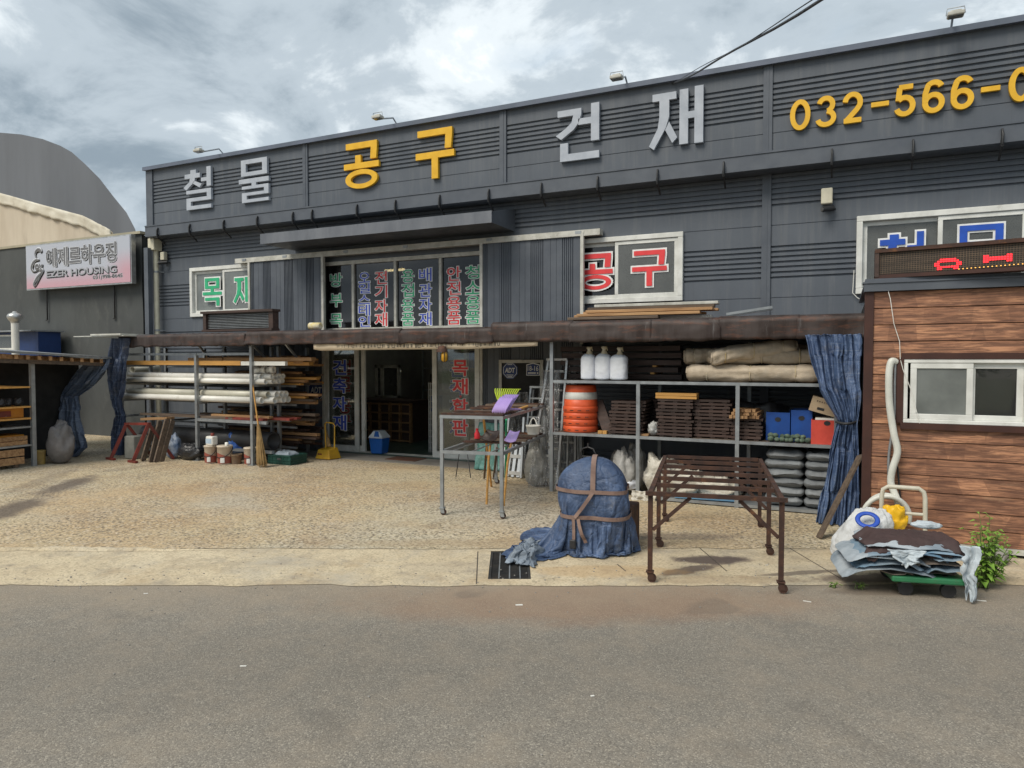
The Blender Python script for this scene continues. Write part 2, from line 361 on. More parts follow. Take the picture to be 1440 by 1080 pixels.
def mk_yard():
    t = NT('exposed_aggregate_concrete')
    c = t.mix(t.ramp(t.noise(.55, 6, .6), [(.3, 0.), (.7, 1.)]), (.51, .415, .255), (.59, .50, .345))
    c = t.mix(t.ramp(t.noise(.28, 5, .6, t.map((1, 1, 1), (1.5, 6.2, 0))), [(.42, 0.), (.60, .8)]), c, (.50, .345, .19))
    c = t.mix(t.ramp(t.noise(.34, 6, .6, t.map((1, 1, 1), (7.7, 2.2, 0))), [(.48, 0.), (.62, .6)]), c, (.44, .41, .345))
    v = t.vor(46, 'F1', 'Color'); bw = t.n('ShaderNodeRGBToBW'); t.l(v, bw.inputs[0])
    worn = t.ramp(t.noise(.9, 5, .6), [(.30, .35), (.55, 1.)])
    c = t.mix(t.math('MULTIPLY', t.ramp(bw.outputs[0], [(.2, .55), (.5, 0.)]), worn), c, (.23, .20, .155))
    c = t.mix(t.math('MULTIPLY', t.ramp(bw.outputs[0], [(.62, 0.), (.9, .5)]), worn), c, (.60, .56, .48))
    pit = t.ramp(t.noise(36, 4, .62), [(.52, 0.), (.60, 1.)])
    c = t.mix(t.math('MULTIPLY', t.math('MULTIPLY', pit, worn), .85), c, (.12, .102, .078))
    c = t.mix(t.ramp(t.noise(1.1, 8, .7, t.map((1, 1, 1), (4, 1, 0))), [(.54, 0.), (.7, .42)]), c, (.32, .20, .105))
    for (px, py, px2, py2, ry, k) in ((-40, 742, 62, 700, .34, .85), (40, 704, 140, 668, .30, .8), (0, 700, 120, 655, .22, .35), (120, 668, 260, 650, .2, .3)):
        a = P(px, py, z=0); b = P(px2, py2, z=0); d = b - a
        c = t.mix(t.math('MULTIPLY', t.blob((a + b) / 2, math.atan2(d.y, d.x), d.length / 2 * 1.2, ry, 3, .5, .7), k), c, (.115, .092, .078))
    c = t.mix(t.math('MULTIPLY', t.blob(G(.4, 6.5), YAW, 2.6, .22, 4, .5, .6), .6), c, (.36, .27, .17))
    c = t.mix(t.math('MULTIPLY', t.blob(G(1.6, 6.75), YAW, .9, .18, 4, .5, .6), .6), c, (.16, .125, .10))
    c = t.mix(t.ramp(t.noise(.8, 8, .75, t.map((1, 1, 1), (2.4, 9.1, 0))), [(.58, 0.), (.70, .5)]), c, (.20, .165, .125))
    h = t.math('SUBTRACT', t.math('MULTIPLY', t.vor(46), -.6), pit)
    nb = t.bump(t.noise(9, 5, .6), .2, .02); nb = t.bump(h, .55, .008, nb)
    return t.done(c, .9, 0, nb, .2)
def mk_apron():
    t = NT('pale_concrete')
    c = t.mix(t.ramp(t.noise(.8, 7, .62), [(.32, 0.), (.68, 1.)]), (.54, .44, .29), (.63, .535, .375))
    c = t.mix(t.ramp(t.noise(48, 6, .72), [(.48, 0.), (.62, .62)]), c, (.25, .205, .14))
    c = t.mix(t.ramp(t.noise(4.2, 9, .72), [(.47, 0.), (.64, .5)]), c, (.36, .285, .19))
    c = t.mix(t.ramp(t.noise(2.3, 9, .75, t.map((1, 1, 1), (9, 3, 0))), [(.50, 0.), (.64, .55)]), c, (.27, .235, .19))
    c = t.mix(t.ramp(t.noise(.9, 9, .75, t.map((1, 1, 1), (4, 13, 0))), [(.52, 0.), (.66, .5)]), c, (.40, .37, .31))
    c = t.mix(t.ramp(t.noise(6.5, 9, .78, t.map((1, 1, 1), (1, 3, 0))), [(.60, 0.), (.70, .5)]), c, (.17, .14, .105))
    c = t.mix(t.ramp(t.noise(22, 4, .6), [(.60, 0.), (.69, .55)]), c, (.15, .125, .095))
    c = t.mix(t.ramp(t.noise(1.7, 8, .7), [(.54, 0.), (.7, .45)]), c, (.36, .25, .14))
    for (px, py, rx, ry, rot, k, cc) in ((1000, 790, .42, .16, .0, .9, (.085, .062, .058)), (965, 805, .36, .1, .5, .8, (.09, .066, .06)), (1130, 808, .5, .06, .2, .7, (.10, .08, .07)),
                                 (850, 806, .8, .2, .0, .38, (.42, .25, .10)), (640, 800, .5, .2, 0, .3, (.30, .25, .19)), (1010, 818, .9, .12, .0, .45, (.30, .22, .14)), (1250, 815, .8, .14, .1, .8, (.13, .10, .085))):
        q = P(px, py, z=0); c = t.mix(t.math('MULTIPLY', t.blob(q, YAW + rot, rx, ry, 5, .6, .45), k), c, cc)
    nb = t.bump(t.noise(40, 6, .7), .3, .008); nb = t.bump(t.noise(5, 4, .6), .2, .02, nb)
    return t.done(c, .88, 0, nb, .25)
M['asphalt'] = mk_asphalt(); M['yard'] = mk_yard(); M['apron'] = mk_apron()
M['jointdirt'] = pm('joint_dirt', (.10, .08, .06), (.06, .05, .04), 9, .9)
EDGE = 5.285; LIP = 6.31
def strip(z, f0, f1, r0=-70, r1=70, n=560, j0=0, j1=0):       # ragged-edged sheet running along the road
    mb = MB(); a, b = [], []
    for i in range(n + 1):
        r = r0 + (r1 - r0) * i / n
        a.append(G(r, f0 + j0 * fbm(r * 2.3, f0, 1.3), z)); b.append(G(r, f1 + j1 * fbm(r * 2.3, f1, 4.1), z))
    return mb.add(a + b, [(i, i + 1, n + 2 + i, n + 1 + i) for i in range(n)])
mb = MB(); mb.add([(-1500, -1500, -.5), (1500, -1500, -.5), (1500, 1500, -.5), (-1500, 1500, -.5)], [(0, 1, 2, 3)])
struct('ground', mb, M['asphalt'])
struct('road', strip(.012, -9, EDGE + .12), M['asphalt'])
struct('verge', strip(.006, -60, -8.9), pm('rough_grass_verge', (.07, .10, .03), (.12, .11, .06), 2, .95, .5, 30))
ap = MB()
g0, g1, h0, h1 = -.19, .15, 5.44, 6.24
def quadstrip(mb, r0, r1, f0, f1, z, n, j0=0):
    a = [G(r0 + (r1 - r0) * i / n, f0 + (j0 * fbm((r0 + (r1 - r0) * i / n) * 2.6, f0, 9.) if j0 else 0), z) for i in range(n + 1)]
    b = [G(r0 + (r1 - r0) * i / n, f1, z) for i in range(n + 1)]
    mb.add(a + b, [(i, i + 1, n + 2 + i, n + 1 + i) for i in range(n)])
quadstrip(ap, -70, g0, EDGE, LIP + .05, .016, 400, .05); quadstrip(ap, g1, 70, EDGE, LIP + .05, .016, 400, .05)
quadstrip(ap, g0, g1, EDGE, h0, .016, 6, .0); quadstrip(ap, g0, g1, h1, LIP + .05, .016, 4)
o_apron = struct('pavement', ap, M['apron'])
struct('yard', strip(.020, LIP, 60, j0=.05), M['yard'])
# joints cut across the apron
for (p0, p1) in (((977, 767), (1022, 806)), ((1103, 769), (1185, 818)), ((672, 778), (670, 824)), ((868, 796), (880, 806))):
    a, b = P(*p0, z=.0), P(*p1, z=.0); j = MB(); j.bar(a + Vector((0, 0, .016)), b + Vector((0, 0, .016)), .009, .003)
    jo = j.build('joint', M['jointdirt'], o_apron)
# mortar lip on the left between yard and pavement
mb = MB()
def lipf(u, v):
    r = -7 + u * 4.35; wdt = (.07 * (1 - .5 * u) + .03 * fbm(r * 3, 0, 2)) * min(1, .15 + (1 - u) * 5); k = math.sin(math.pi * v) * min(1, (1 - u) * 5) * (.7 + .5 * abs(fbm(r * 1.7, 3, 3)))
    return G(r, LIP - .02 + (v - .5) * 2 * wdt + .03 * fbm(r * 2, 1, 1) - .05 * (u - .5), .018 + k * (.032 + .016 * fbm(r * 5, v, 3)))
mb.grid(lipf, 120, 7); struct('kerb_lip', mb, M['apron'])
# smoother doorstep strip along the shop front
mb = MB(); mb.box(-9.3, -3.2, 9.62, 10.38, -.05, .027); struct('doorstep', mb, M['concrete'])
mb = MB(); mb.box(-9.2, -4.9, 10.24, 10.40, -.05, .040); struct('threshold', mb, M['greenfloor'])
# drain
dr = thing('drain_grate', G((g0 + g1) / 2, (h0 + h1) / 2, -.3), 'black steel drain grate set in the pale pavement by the road', 'drain')
dm_ = MB()
def gb(mb, r0, r1, f0, f1, z0, z1):
    mb.hexa([G(r0, f0, z0), G(r1, f0, z0), G(r1, f1, z0), G(r0, f1, z0), G(r0, f0, z1), G(r1, f0, z1), G(r1, f1, z1), G(r0, f1, z1)])
M['grate'] = pm('grate_steel', (.035, .036, .037), (.06, .055, .05), 9, .6, metal=.4, dirt=((.13, .07, .04), 5, .62, .6))
fr = MB()
for q in ((g0, g1, h0, h0 + .03), (g0, g1, h1 - .03, h1), (g0, g0 + .02, h0 + .03, h1 - .03), (g1 - .02, g1, h0 + .03, h1 - .03)): gb(fr, *q, -.06, .011)
fr.build('frame', M['grate'], dr)
pit = MB()
for q in ((g0, g1, h0, h1, -.34, -.30), (g0 - .02, g0, h0, h1, -.3, -.02), (g1, g1 + .02, h0, h1, -.3, -.02), (g0, g1, h0 - .02, h0, -.3, -.02), (g0, g1, h1, h1 + .02, -.3, -.02)): gb(pit, *q)
pit.build('pit', M['dark'], dr)
nb_ = 26
b0 = MB(); gb(b0, g0 + .02, g1 - .02, -.006, .006, -.03, .006)
for i in range(nb_):
    f_ = h0 + .03 + (h1 - h0 - .06) * (i + .5) / nb_; q = MB(); gb(q, g0 + .02, g1 - .02, f_ - .005, f_ + .005, -.035, .004); q.build('bar', M['grate'], dr)
for k in range(1, 4):
    r_ = g0 + (g1 - g0) * k / 4; q = MB(); gb(q, r_ - .005, r_ + .005, h0 + .03, h1 - .03, -.03, .009); q.build('cross_bar', M['galv'], dr)

# ------------------------------------------------------------------ lettering
_tc = {}
def glyph(body, shear=0.):
    k = (body, shear)
    if k not in _tc:
        c = bpy.data.curves.new('t', 'FONT'); c.body = body; c.shear = shear; c.resolution_u = 3
        o = bpy.data.objects.new('t', c); COL.objects.link(o); bpy.context.view_layer.update()
        me = bpy.data.meshes.new_from_object(o.evaluated_get(bpy.context.evaluated_depsgraph_get()))
        vv = [(v.co.x, v.co.y) for v in me.vertices]; ff = [tuple(p.vertices) for p in me.polygons]; cnt = {}
        key = [(round(a, 5), round(b, 5)) for a, b in vv]
        for f in ff:
            for a, b in zip(f, f[1:] + f[:1]):
                e = tuple(sorted((key[a], key[b]))); cnt[e] = cnt.get(e, 0) + 1
        _tc[k] = (vv, ff, [e for e, n in cnt.items() if n == 1 and e[0] != e[1]])
        bpy.data.objects.remove(o); bpy.data.curves.remove(c); bpy.data.meshes.remove(me)
    return _tc[k]
def ribbons(edges, hw):        # strips along the contour that thicken a stroke by hw each way
    out_ = []
    for (ax, ay), (bx_, by_) in edges:
        dx, dy_ = bx_ - ax, by_ - ay; l_ = math.hypot(dx, dy_); dx, dy_ = dx / l_ * hw, dy_ / l_ * hw; ex, ey = dx * .75, dy_ * .75
        out_.append([(ax - ex - dy_, ay - ey + dx), (ax - ex + dy_, ay - ey - dx), (bx_ + ex + dy_, by_ + ey - dx), (bx_ + ex - dy_, by_ + ey + dx)])
    return out_
def text(parent, name, body, x0, x1, z0, z1, y, mat, depth=.003, off=.03, outline=None, omat=None, shear=0.):
    """letters facing -Y, fitted to a box on the plane y; depth > 5 mm makes them solid"""
    vb, fb, eb = glyph(body, shear); us = [q[0] for q in vb]; ws = [q[1] for q in vb]
    u0, u1, w0, w1 = min(us) - off, max(us) + off, min(ws) - off, max(ws) + off
    mp = lambda q, yy: (x0 + (q[0] - u0) / (u1 - u0) * (x1 - x0), yy, z0 + (q[1] - w0) / (w1 - w0) * (z1 - z0))
    def lay(hw, yb, nm, mt, dp):
        mb = MB(); st_ = .00022
        if dp > .005:
            n = len(vb); mb.add([mp(q, yb - dp) for q in vb], fb); mb.add([mp(q, yb - dp) for q in vb] + [mp(q, yb) for q in vb], [])
            for (a, b) in eb: mb.add([mp(a, yb), mp(b, yb), mp(b, yb - dp), mp(a, yb - dp)], [(0, 1, 2, 3)])
        else: mb.add([mp(q, yb) for q in vb], fb)
        if hw > 0:
            for i, r4 in enumerate(ribbons(eb, hw)):
                k = st_ * (1 + i % 6)
                if dp > .005: mb.prism([mp(q, yb - k) for q in r4], (0, -dp, 0))
                else: mb.add([mp(q, yb - k) for q in r4], [(0, 1, 2, 3)])
        return mb.build(nm, mt, parent)
    if outline:
        lay(off + outline, y, name + '_outline', omat or M['d_white'], 0); y -= .0026
    return lay(off, y, name, mat, depth)
def ptext(parent, name, body, px0, px1, py0, py1, y, mat, **k):   # box given by where the letter is seen in the photograph
    a = P(px0, py1, y=y); b = P(px1, py0, y=y); pc = (px0 + px1) / 2
    zt, zb = P(pc, py0, y=y).z, P(pc, py1, y=y).z
    return text(parent, name, body, a.x, b.x, zb, zt, y, mat, **k)
# ================================================================== the hardware store
X0, X1 = F(209, 237).x, 6.0
ZT = 5.87
store = thing('hardware_store', (-5.8, YF, 0), 'long dark grey ribbed metal-clad hardware store with big raised letters', 'building')
RIBS = [(5.10, 5.62), (3.87, 4.38), (2.86, 3.36), (1.86, 2.36), (.86, 1.36), (-.14, .36)]
SEAMS = [4.90, 3.62, 2.61, 1.61, .61]
def prof(z0, z1):
    pts = [(0, 0.)]; pts = []
    for a, b in RIBS:
        n = 7; p = (b - a) / n
        for i in range(n):
            s = a + i * p
            pts += [(s + .014, 0), (s + .022, .026), (s + .040, .026), (s + .048, 0)]
    for s in SEAMS: pts += [(s - .006, 0), (s - .003, .008), (s + .003, .008), (s + .006, 0)]
    pts.sort(); q = [(z, y) for z, y in pts if z0 + .001 < z < z1 - .001]
    return [(z0, 0)] + q + [(z1, 0)]
def siding(mb, x0, x1, z0, z1, y):
    p = prof(z0, z1); vs_, fs = [], []
    for z, d in p: vs_ += [(x0, y + d, z), (x1, y + d, z)]
    for i in range(len(p) - 1): fs.append((2 * i, 2 * i + 1, 2 * i + 3, 2 * i + 2))
    mb.add(vs_, fs)
J = [F(430, 210).x, F(708, 200).x, F(1080, 150).x, 3.15]
# openings (x0,x1,z0,z1)
W1 = (F(269, 400).x, F(366, 400).x, F(269, 446).z, F(269, 377.5).z)
DO = (F(453, 400).x, F(684, 400).x, -.2, F(460, 366).z + .10)
W2 = (F(792, 380).x, F(961, 380).x, F(961, 423).z, F(961, 326).z)
W3 = (F(1204, 360).x, F(1455, 330).x, F(1204, 414).z, F(1204, 305).z)
OPN = [W1, DO, W2, W3]
GZ1, GZ0, GY = F(209, 318, 10.1).z, F(207, 333, 10.1).z, 10.1
def wall_bays(z0, z1, opens, y):
    bays = [X0] + J + [X1]
    for i in range(len(bays) - 1):
        a, b = bays[i] + .0, bays[i + 1]; mb = MB()
        cuts = sorted({a, b} | {q for o in opens for q in o[:2] if a < q < b})
        for c0, c1 in zip(cuts, cuts[1:]):
            m = (c0 + c1) / 2; hs = sorted([(o[2], o[3]) for o in opens if o[0] < m < o[1]])
            z = z0
            for h0_, h1_ in hs:
                if h0_ > z: siding(mb, c0, c1, z, h0_, y)
                z = h1_
            if z < z1: siding(mb, c0, c1, z, z1, y)
        mb.build('wall_panel', M['siding'], store)
wall_bays(GZ1 - .12, ZT, [], YF); wall_bays(-.1, GZ1 - .12, OPN, YF)
for x in J[:3]:
    for z0_, z1_ in ((GZ1, ZT), (.02, GZ1)):
        if x < -4 and z0_ < 1: continue
        m = MB(); m.box(x - .06, x + .06, YF - .028, YF + .01, z0_, z1_ - .005); m.box(x - .012, x + .012, YF - .034, YF - .02, z0_, z1_ - .006); m.build('joint_trim', M['trim'], store)
m = MB(); m.box(X0 - .06, X0 + .14, YF - .03, YF + .2, -.05, ZT - .004); m.build('corner_trim', M['trim'], store)
m = MB(); m.prism([(X0 - .09, YF - .09, ZT - .045), (X0 - .09, YF - .09, ZT + .03), (X0 - .09, YF + .3, ZT + .05), (X0 - .09, YF + .3, ZT)], (X1 - X0 + .1, 0, 0)); m.build('parapet_cap', M['cap'], store)
# body behind the front: side, back and roof
m = MB(); m.box(X0 - .05, X0 + .06, YF + .21, 24, -.1, 5.6); m.box(X1, X1 + .1, YF, 24, -.1, 5.6); m.box(X0, X1, 24, 24.1, -.1, 5.6); m.build('side_wall', M['trim'], store)
m = MB(); m.box(X0 - .05, X1 + .1, YF + .3, 24.1, 5.605, 5.7); m.build('roof', M['trim'], store)
# eave gutter: a folded channel
gx0, gx1 = F(204, 325, GY).x, X1
gut = MB(); gut.prism([(gx0, YF, GZ1 + .03), (gx0, GY + .02, GZ1 + .0), (gx0, GY, GZ1 - .015), (gx0, GY, GZ0), (gx0, GY + .06, GZ0 - .012), (gx0, YF, GZ0 + .0)], (gx1 - gx0, 0, 0))
gut.box(gx0, gx1, GY - .012, GY + .03, GZ1 - .012, GZ1 + .012)
gut = gut.build('gutter', M['trim'], store)
for px, py in ((223, 330), (268, 322), (316, 316), (363, 311), (413, 303), (440, 300), (503, 292), (557, 286), (619, 280), (688, 271), (762, 262), (841, 252), (925, 242), (1018, 231), (1170, 213), (1284, 200), (1409, 186)):
    x = P(px, py, y=GY).x; m = MB()
    m.bar((x, GY - .016, GZ1 - .06), (x, GY - .03, GZ0 + .02), .022, .022); m.bar((x, GY - .03, GZ0 + .03), (x, GY - .02, GZ0 - .05), .03, .035)
    m.bar((x, GY - .015, GZ0 - .04), (x, GY + .16, GZ0 - .17), .022, .022); m.tube([(x, GY - .022, GZ1 - .06), (x + .004, GY - .05, (GZ0 + GZ1) / 2 - .02), (x, GY - .04, GZ0 - .03)], [.006, .014, .012], 6)
    m.build('gutter_bracket', M['black'], gut)
# interior: floor, ceiling, back wall shelving
m = MB(); m.box(X0 + .07, X1, YF + .05, 23.9, -.1, .03); m.build('floor', M['greenfloor'], store)
m = MB(); m.box(-10.8, -10.7, YF + .3, 17, .03, 4.5); m.box(-3.2, -3.1, YF + .3, 17, .03, 4.5); m.box(-10.7, -3.2, 16.9, 17, .03, 4.5); m.build('inner_wall', pm('dingy_plaster', (.34, .33, .30), (.27, .26, .24), 2, .8), store)
# hood over the glazed front
hy = 9.58; hx0, hx1 = -9.57, -4.88
zl1, zl0 = P(691, 297.5, y=hy).z, P(691, 312, y=hy).z; wz1, wz0 = F(724, 294).z, F(724, 326).z
m = MB(); m.prism([(hx0, hy, zl0), (hx0, hy, zl1), (hx0, YF - .005, wz1), (hx0, YF - .005, wz0), (hx0, hy + .05, zl0 - .004)], (hx1 - hx0, 0, 0))
hood = m.build('hood', M['trim'], store)
m = MB(); m.box(hx0 - .012, hx1 + .012, hy - .014, hy - .002, zl0 - .012, zl1 + .006); m.box(hx0 - .012, hx1 + .012, hy - .014, hy + .06, zl1 + .006, zl1 + .014)
m.build('hood_flashing', M['trim_l'], hood)
# door track
ty = YF - .14; tz = F(660, 341, ty).z; tx0, tx1 = F(333, 364, ty).x, F(845, 318, ty).x
m = MB(); m.box(tx0, tx1, ty - .05, YF - .03, tz - .04, tz + .045); m.box(tx0, tx1, ty - .056, ty - .05, tz - .05, tz - .02); track = m.build('door_track', M['alu_w'], store)
for x in (tx0 + .25, tx0 + 1.3, -8.2, -6.9, tx1 - 1.9, tx1 - .35):
    m = MB(); m.box(x - .05, x + .05, ty - .062, ty - .052, tz - .015, tz + .03); m.build('bracket', M['galv'], track)
# ---- windows
def window(w_, mull, y=YF, open_right=False, pm_=('film', 'film'), fw=.075):
    x0, x1, z0, z1 = w_; m = MB()
    for q in ((x0, x1, z0, z0 + fw), (x0, x1, z1 - fw, z1), (x0, x0 + fw, z0 + fw, z1 - fw), (x1 - fw, x1, z0 + fw, z1 - fw)):
        m.box(q[0], q[1], y - .05, y + .06, q[2], q[3])
    win = m.build('window', M['vinyl'], store, bevel=.006)
    for i, (a, b) in enumerate(((x0 + fw, mull + .03), (mull - .03, x1 - fw))):
        yy = y + .012 + (.026 if i == 0 else 0) - (0.0); s = .055; m = MB(); c0, c1 = z0 + fw + .002, z1 - fw - .002
        for q in ((a, b, c0, c0 + s), (a, b, c1 - s, c1), (a, a + s, c0 + s, c1 - s), (b - s, b, c0 + s, c1 - s)): m.box(q[0], q[1], yy - .02 - (.022 if i else 0), yy + .004 - (.022 if i else 0), q[2], q[3])
        sash = m.build('sash', M['vinyl'], win, bevel=.004)
        m = MB(); gy = yy - .008 - (.022 if i else 0); m.box(a + s, b - s, gy, gy + .005, c0 + s, c1 - s); m.build('pane', M[pm_[i]], win)
    return win
w1 = window(W1, F(316, 400).x, pm_=('frost', 'frost')); w2 = window(W2, F(868, 380).x, pm_=('darkglass', 'film')); w3 = window(W3, F(1322, 340).x, pm_=('film', 'film'))
LY = YF - .03
def ring(cx, cz, rx, rz, wx, wz, n=28):
    o_ = [(cx + rx * math.cos(2 * math.pi * i / n), cz + rz * math.sin(2 * math.pi * i / n)) for i in range(n)]
    i_ = [(cx + (rx - wx) * math.cos(2 * math.pi * i / n), cz + (rz - wz) * math.sin(2 * math.pi * i / n)) for i in range(n)]
    return [[o_[i], o_[(i + 1) % n], i_[(i + 1) % n], i_[i]] for i in range(n)]
def rc(a, b, c_, d): return [[(a, c_), (b, c_), (b, d), (a, d)]]
def dg(*pts): return [list(pts)]
RIEUL = lambda t: rc(.1, .99, .41 * t, .5 * t) + rc(.84, .99, .30 * t, .41 * t) + rc(.1, .99, .21 * t, .30 * t) + rc(.1, .26, .095 * t, .21 * t) + rc(.1, .99, 0, .095 * t)
STROKES = {
 '철': [rc(.26, .46, .88, .97), rc(.05, .60, .77, .88), dg((.24, .77), (.42, .77), (.40, .68), (.10, .49), (0, .56), (.22, .69)), dg((.40, .70), (.66, .60), (.58, .52), (.33, .645)), rc(.84, .99, .53, 1), rc(.64, .84, .66, .75), RIEUL(.95)],
 '물': [rc(.08, .95, .90, 1), rc(.08, .95, .62, .71), rc(.08, .24, .71, .90), rc(.79, .95, .71, .90), rc(0, 1, .45, .555), rc(.43, .58, .385, .45), RIEUL(.77)],
 '공': [rc(.06, .95, .85, .98), dg((.78, .85), (.95, .85), (.93, .60), (.76, .60)), rc(.33, .49, .545, .71), rc(0, 1, .42, .545), ring(.5, .195, .46, .205, .155, .10)],
 '목': [rc(.12, .88, .89, 1), rc(.12, .88, .62, .72), rc(.12, .28, .72, .89), rc(.72, .88, .72, .89), rc(.42, .58, .50, .62), rc(0, 1, .39, .50), rc(.12, .88, .19, .295), rc(.71, .88, 0, .19)],
 '구': [rc(.05, .95, .87, 1), dg((.78, .87), (.95, .87), (.92, .585), (.76, .585)), rc(0, 1, .415, .545), rc(.42, .585, 0, .415)],
 '건': [rc(.04, .58, .83, .945), dg((.40, .83), (.58, .83), (.52, .68), (.40, .56), (.12, .41), (0, .49), (.22, .60), (.36, .70)), rc(.80, .98, .32, 1), rc(.515, .80, .64, .755), rc(.10, .28, .13, .335), rc(.10, .98, 0, .13)],
 '재': [rc(.06, .50, .84, .965), dg((.19, .84), (.37, .84), (.37, .55), (.31, .36), (.09, .0), (0, .07), (.16, .36), (.19, .55)), dg((.37, .46), (.52, .17), (.43, .08), (.30, .32)), rc(.56, .715, .04, .98), rc(.715, .83, .47, .585), rc(.83, .985, .03, 1)],
}
def sign_letter(parent, ch, x0, x1, z0, z1, y, dp, mat):
    m = MB(); k = 0
    for st_ in STROKES[ch]:
        for poly in st_:
            m.prism([(x0 + u * (x1 - x0), y, z0 + v * (z1 - z0)) for u, v in poly], (0, -dp, 0))
    m.build('letter', mat, parent)
def grow(poly, d, sx, sz):
    c_ = [(u * sx, v * sz) for u, v in poly]; n = len(c_); A = sum(c_[i][0] * c_[(i + 1) % n][1] - c_[(i + 1) % n][0] * c_[i][1] for i in range(n)); sg_ = 1 if A > 0 else -1; out_ = []
    for i in range(n):
        p, q, r_ = c_[i - 1], c_[i], c_[(i + 1) % n]; n1 = Vector((q[1] - p[1], p[0] - q[0])).normalized() * sg_; n2 = Vector((r_[1] - q[1], q[0] - r_[0])).normalized() * sg_
        m_ = (n1 + n2); m_ = m_ / max(.35, m_.dot(m_)) * 2; l_ = min(m_.length, 1.6); m_ = m_.normalized() * l_; out_.append(((q[0] + m_.x * d), (q[1] + m_.y * d)))
    return out_
def wl(win, ch, bx_, col, d=.026):
    a_, b_ = P(bx_[0], bx_[3], y=LY), P(bx_[1], bx_[2], y=LY); pc = (bx_[0] + bx_[1]) / 2; zt_, zb_ = P(pc, bx_[2], y=LY).z, P(pc, bx_[3], y=LY).z; sx, sz = b_.x - a_.x, zt_ - zb_
    m1, m2 = MB(), MB(); k = 0
    for st_ in STROKES[ch]:
        for poly in st_:
            k += 1; m1.add([(a_.x + u, LY - .0003 * k, zb_ + v) for u, v in grow(poly, d, sx, sz)], [tuple(range(len(poly)))])
            m2.add([(a_.x + u * sx, LY - .013, zb_ + v * sz) for u, v in poly], [tuple(range(len(poly)))])
    m1.build('letter_outline', M['d_white'], win); m2.build('letter', M[col], win)
wl(w1, '목', (286, 312, 391, 430), 'd_green'); wl(w1, '재', (329, 358, 389, 426), 'd_green')
wl(w2, '공', (814, 862, 356, 407), 'd_red'); wl(w2, '구', (889, 938, 352, 402), 'd_red')
wl(w3, '철', (1233, 1300, 327, 402), 'd_blue2', .024); wl(w3, '물', (1342, 1415, 316, 396), 'd_blue2', .024)
# ---- upper glazing
uy = YF + .06; uz1 = F(674, 352.5).z; ux0, ux1 = DO[0], DO[1]; uz0 = 2.25
glz = MB()
for q in ((ux0, ux1, uz1 - .07, uz1), (ux0, ux1, uz0, uz0 + .08)): glz.box(q[0], q[1], uy - .05, uy + .03, q[2], q[3])
cols = [ux0, F(495, 400).x, F(554.5, 400).x, F(618, 400).x, ux1 - .05]
for x in cols: glz.box(x - .022, x + .03, uy - .05, uy + .03, uz0 + .08, uz1 - .07)
glz = glz.build('glazing', M['alu_w'], store, bevel=.004); tag(glz, 'white framed upper glazing with coloured Korean lettering')
m = MB(); m.box(ux0, ux1, uy - .02, uy + .08, uz1 + .002, DO[3]); m.build('header_panel', M['trim'], store)
for a, b in zip(cols, cols[1:]):
    m = MB(); m.box(a + .03, b - .022, uy - .004, uy + .004, uz0 + .08, uz1 - .07); m.build('pane', M['darkglass'], glz)
def c3(x0, x1, y0, y1): return (340 + x0 / 4, 340 + x1 / 4, 280 + y0 / 4, 280 + y1 / 4)
GLY = uy - .008
for s, xa, xb, ys, col in (('방부목', 498, 565, ((418, 492), (532, 605), (645, 718)), 'd_green'),
    ('오일스테인', 658, 722, ((412, 470), (474, 530), (540, 590), (594, 655), (658, 718)), 'd_blue'),
    ('전기자재', 750, 818, ((405, 478), (485, 555), (565, 638), (640, 715)), 'd_red'),
    ('용접용품', 900, 970, ((397, 468), (475, 550), (558, 632), (640, 712)), 'd_green'),
    ('배관자재', 998, 1068, ((388, 462), (475, 550), (558, 630), (637, 710)), 'd_blue'),
    ('안전용품', 1155, 1232, ((380, 460), (465, 538), (548, 622), (630, 705)), 'd_red'),
    ('청소용품', 1260, 1342, ((373, 448), (460, 535), (545, 620), (628, 700)), 'd_green')):
    for ch, (ya, yb) in zip(s, ys): ptext(glz, 'letter', ch, *c3(xa, xb, ya, yb), GLY, M[col], depth=.002, off=.008, outline=.045)
# ---- beam, shop doors
m = MB(); m.box(ux0, ux1, YF - .02, YF + .12, 2.06, 2.245); m.build('lintel', M['trim'], store)
dy = YF - .02; dz0, dz1 = .045, 2.055
def leaf(xa, xb, y, fw=.075, bot=.10, pane='glass'):
    m = MB()
    for q in ((xa, xb, dz0, dz0 + bot), (xa, xb, dz1 - .08, dz1), (xa, xa + fw, dz0 + bot, dz1 - .08), (xb - fw, xb, dz0 + bot, dz1 - .08)): m.box(q[0], q[1], y - .025, y + .025, q[2], q[3])
    d = m.build('glass_door', M['vinyl'], store, bevel=.004)
    m = MB(); m.box(xa + fw, xb - fw, y - .003, y + .003, dz0 + bot, dz1 - .08); m.build('pane', M[pane], d); return d
xa, xb, xc, xd, xe, xf = [F(q, 600).x for q in (461, 507, 513.5, 611, 619, 677)]
dl = leaf(xa, xb, dy - .03, .08); dl2 = leaf(xa + .05, xc, dy + .04, .08, pane='glass'); drr = leaf(xd, xf, dy - .03, .09, pane='glass')
dr2 = leaf(xd - .02, xe + .55, dy + .04, .08)
m = MB(); m.box(ux0, ux1, dy - .09, dy + .09, .028, .044); m.build('sill', M['vinyl'], store)
for x in (F(451.5, 560).x, F(458.5, 560).x):
    m = MB(); m.box(x - .035, x + .035, dy - .1, dy - .03, .03, 2.06); m.build('post', M['galv'], store)
def c6(x0, x1, y0, y1): k = 5.685; return (440 + x0 / k, 440 + x1 / k, 470 + y0 / k, 470 + y1 / k)
for ch, ya, yb in zip('건축자재', (205, 350, 497, 645), (325, 470, 612, 768)): ptext(dl, 'letter', ch, *c6(160, 268, ya, yb), dy - .04, M['d_blue'], depth=.002, off=.026, outline=.035)
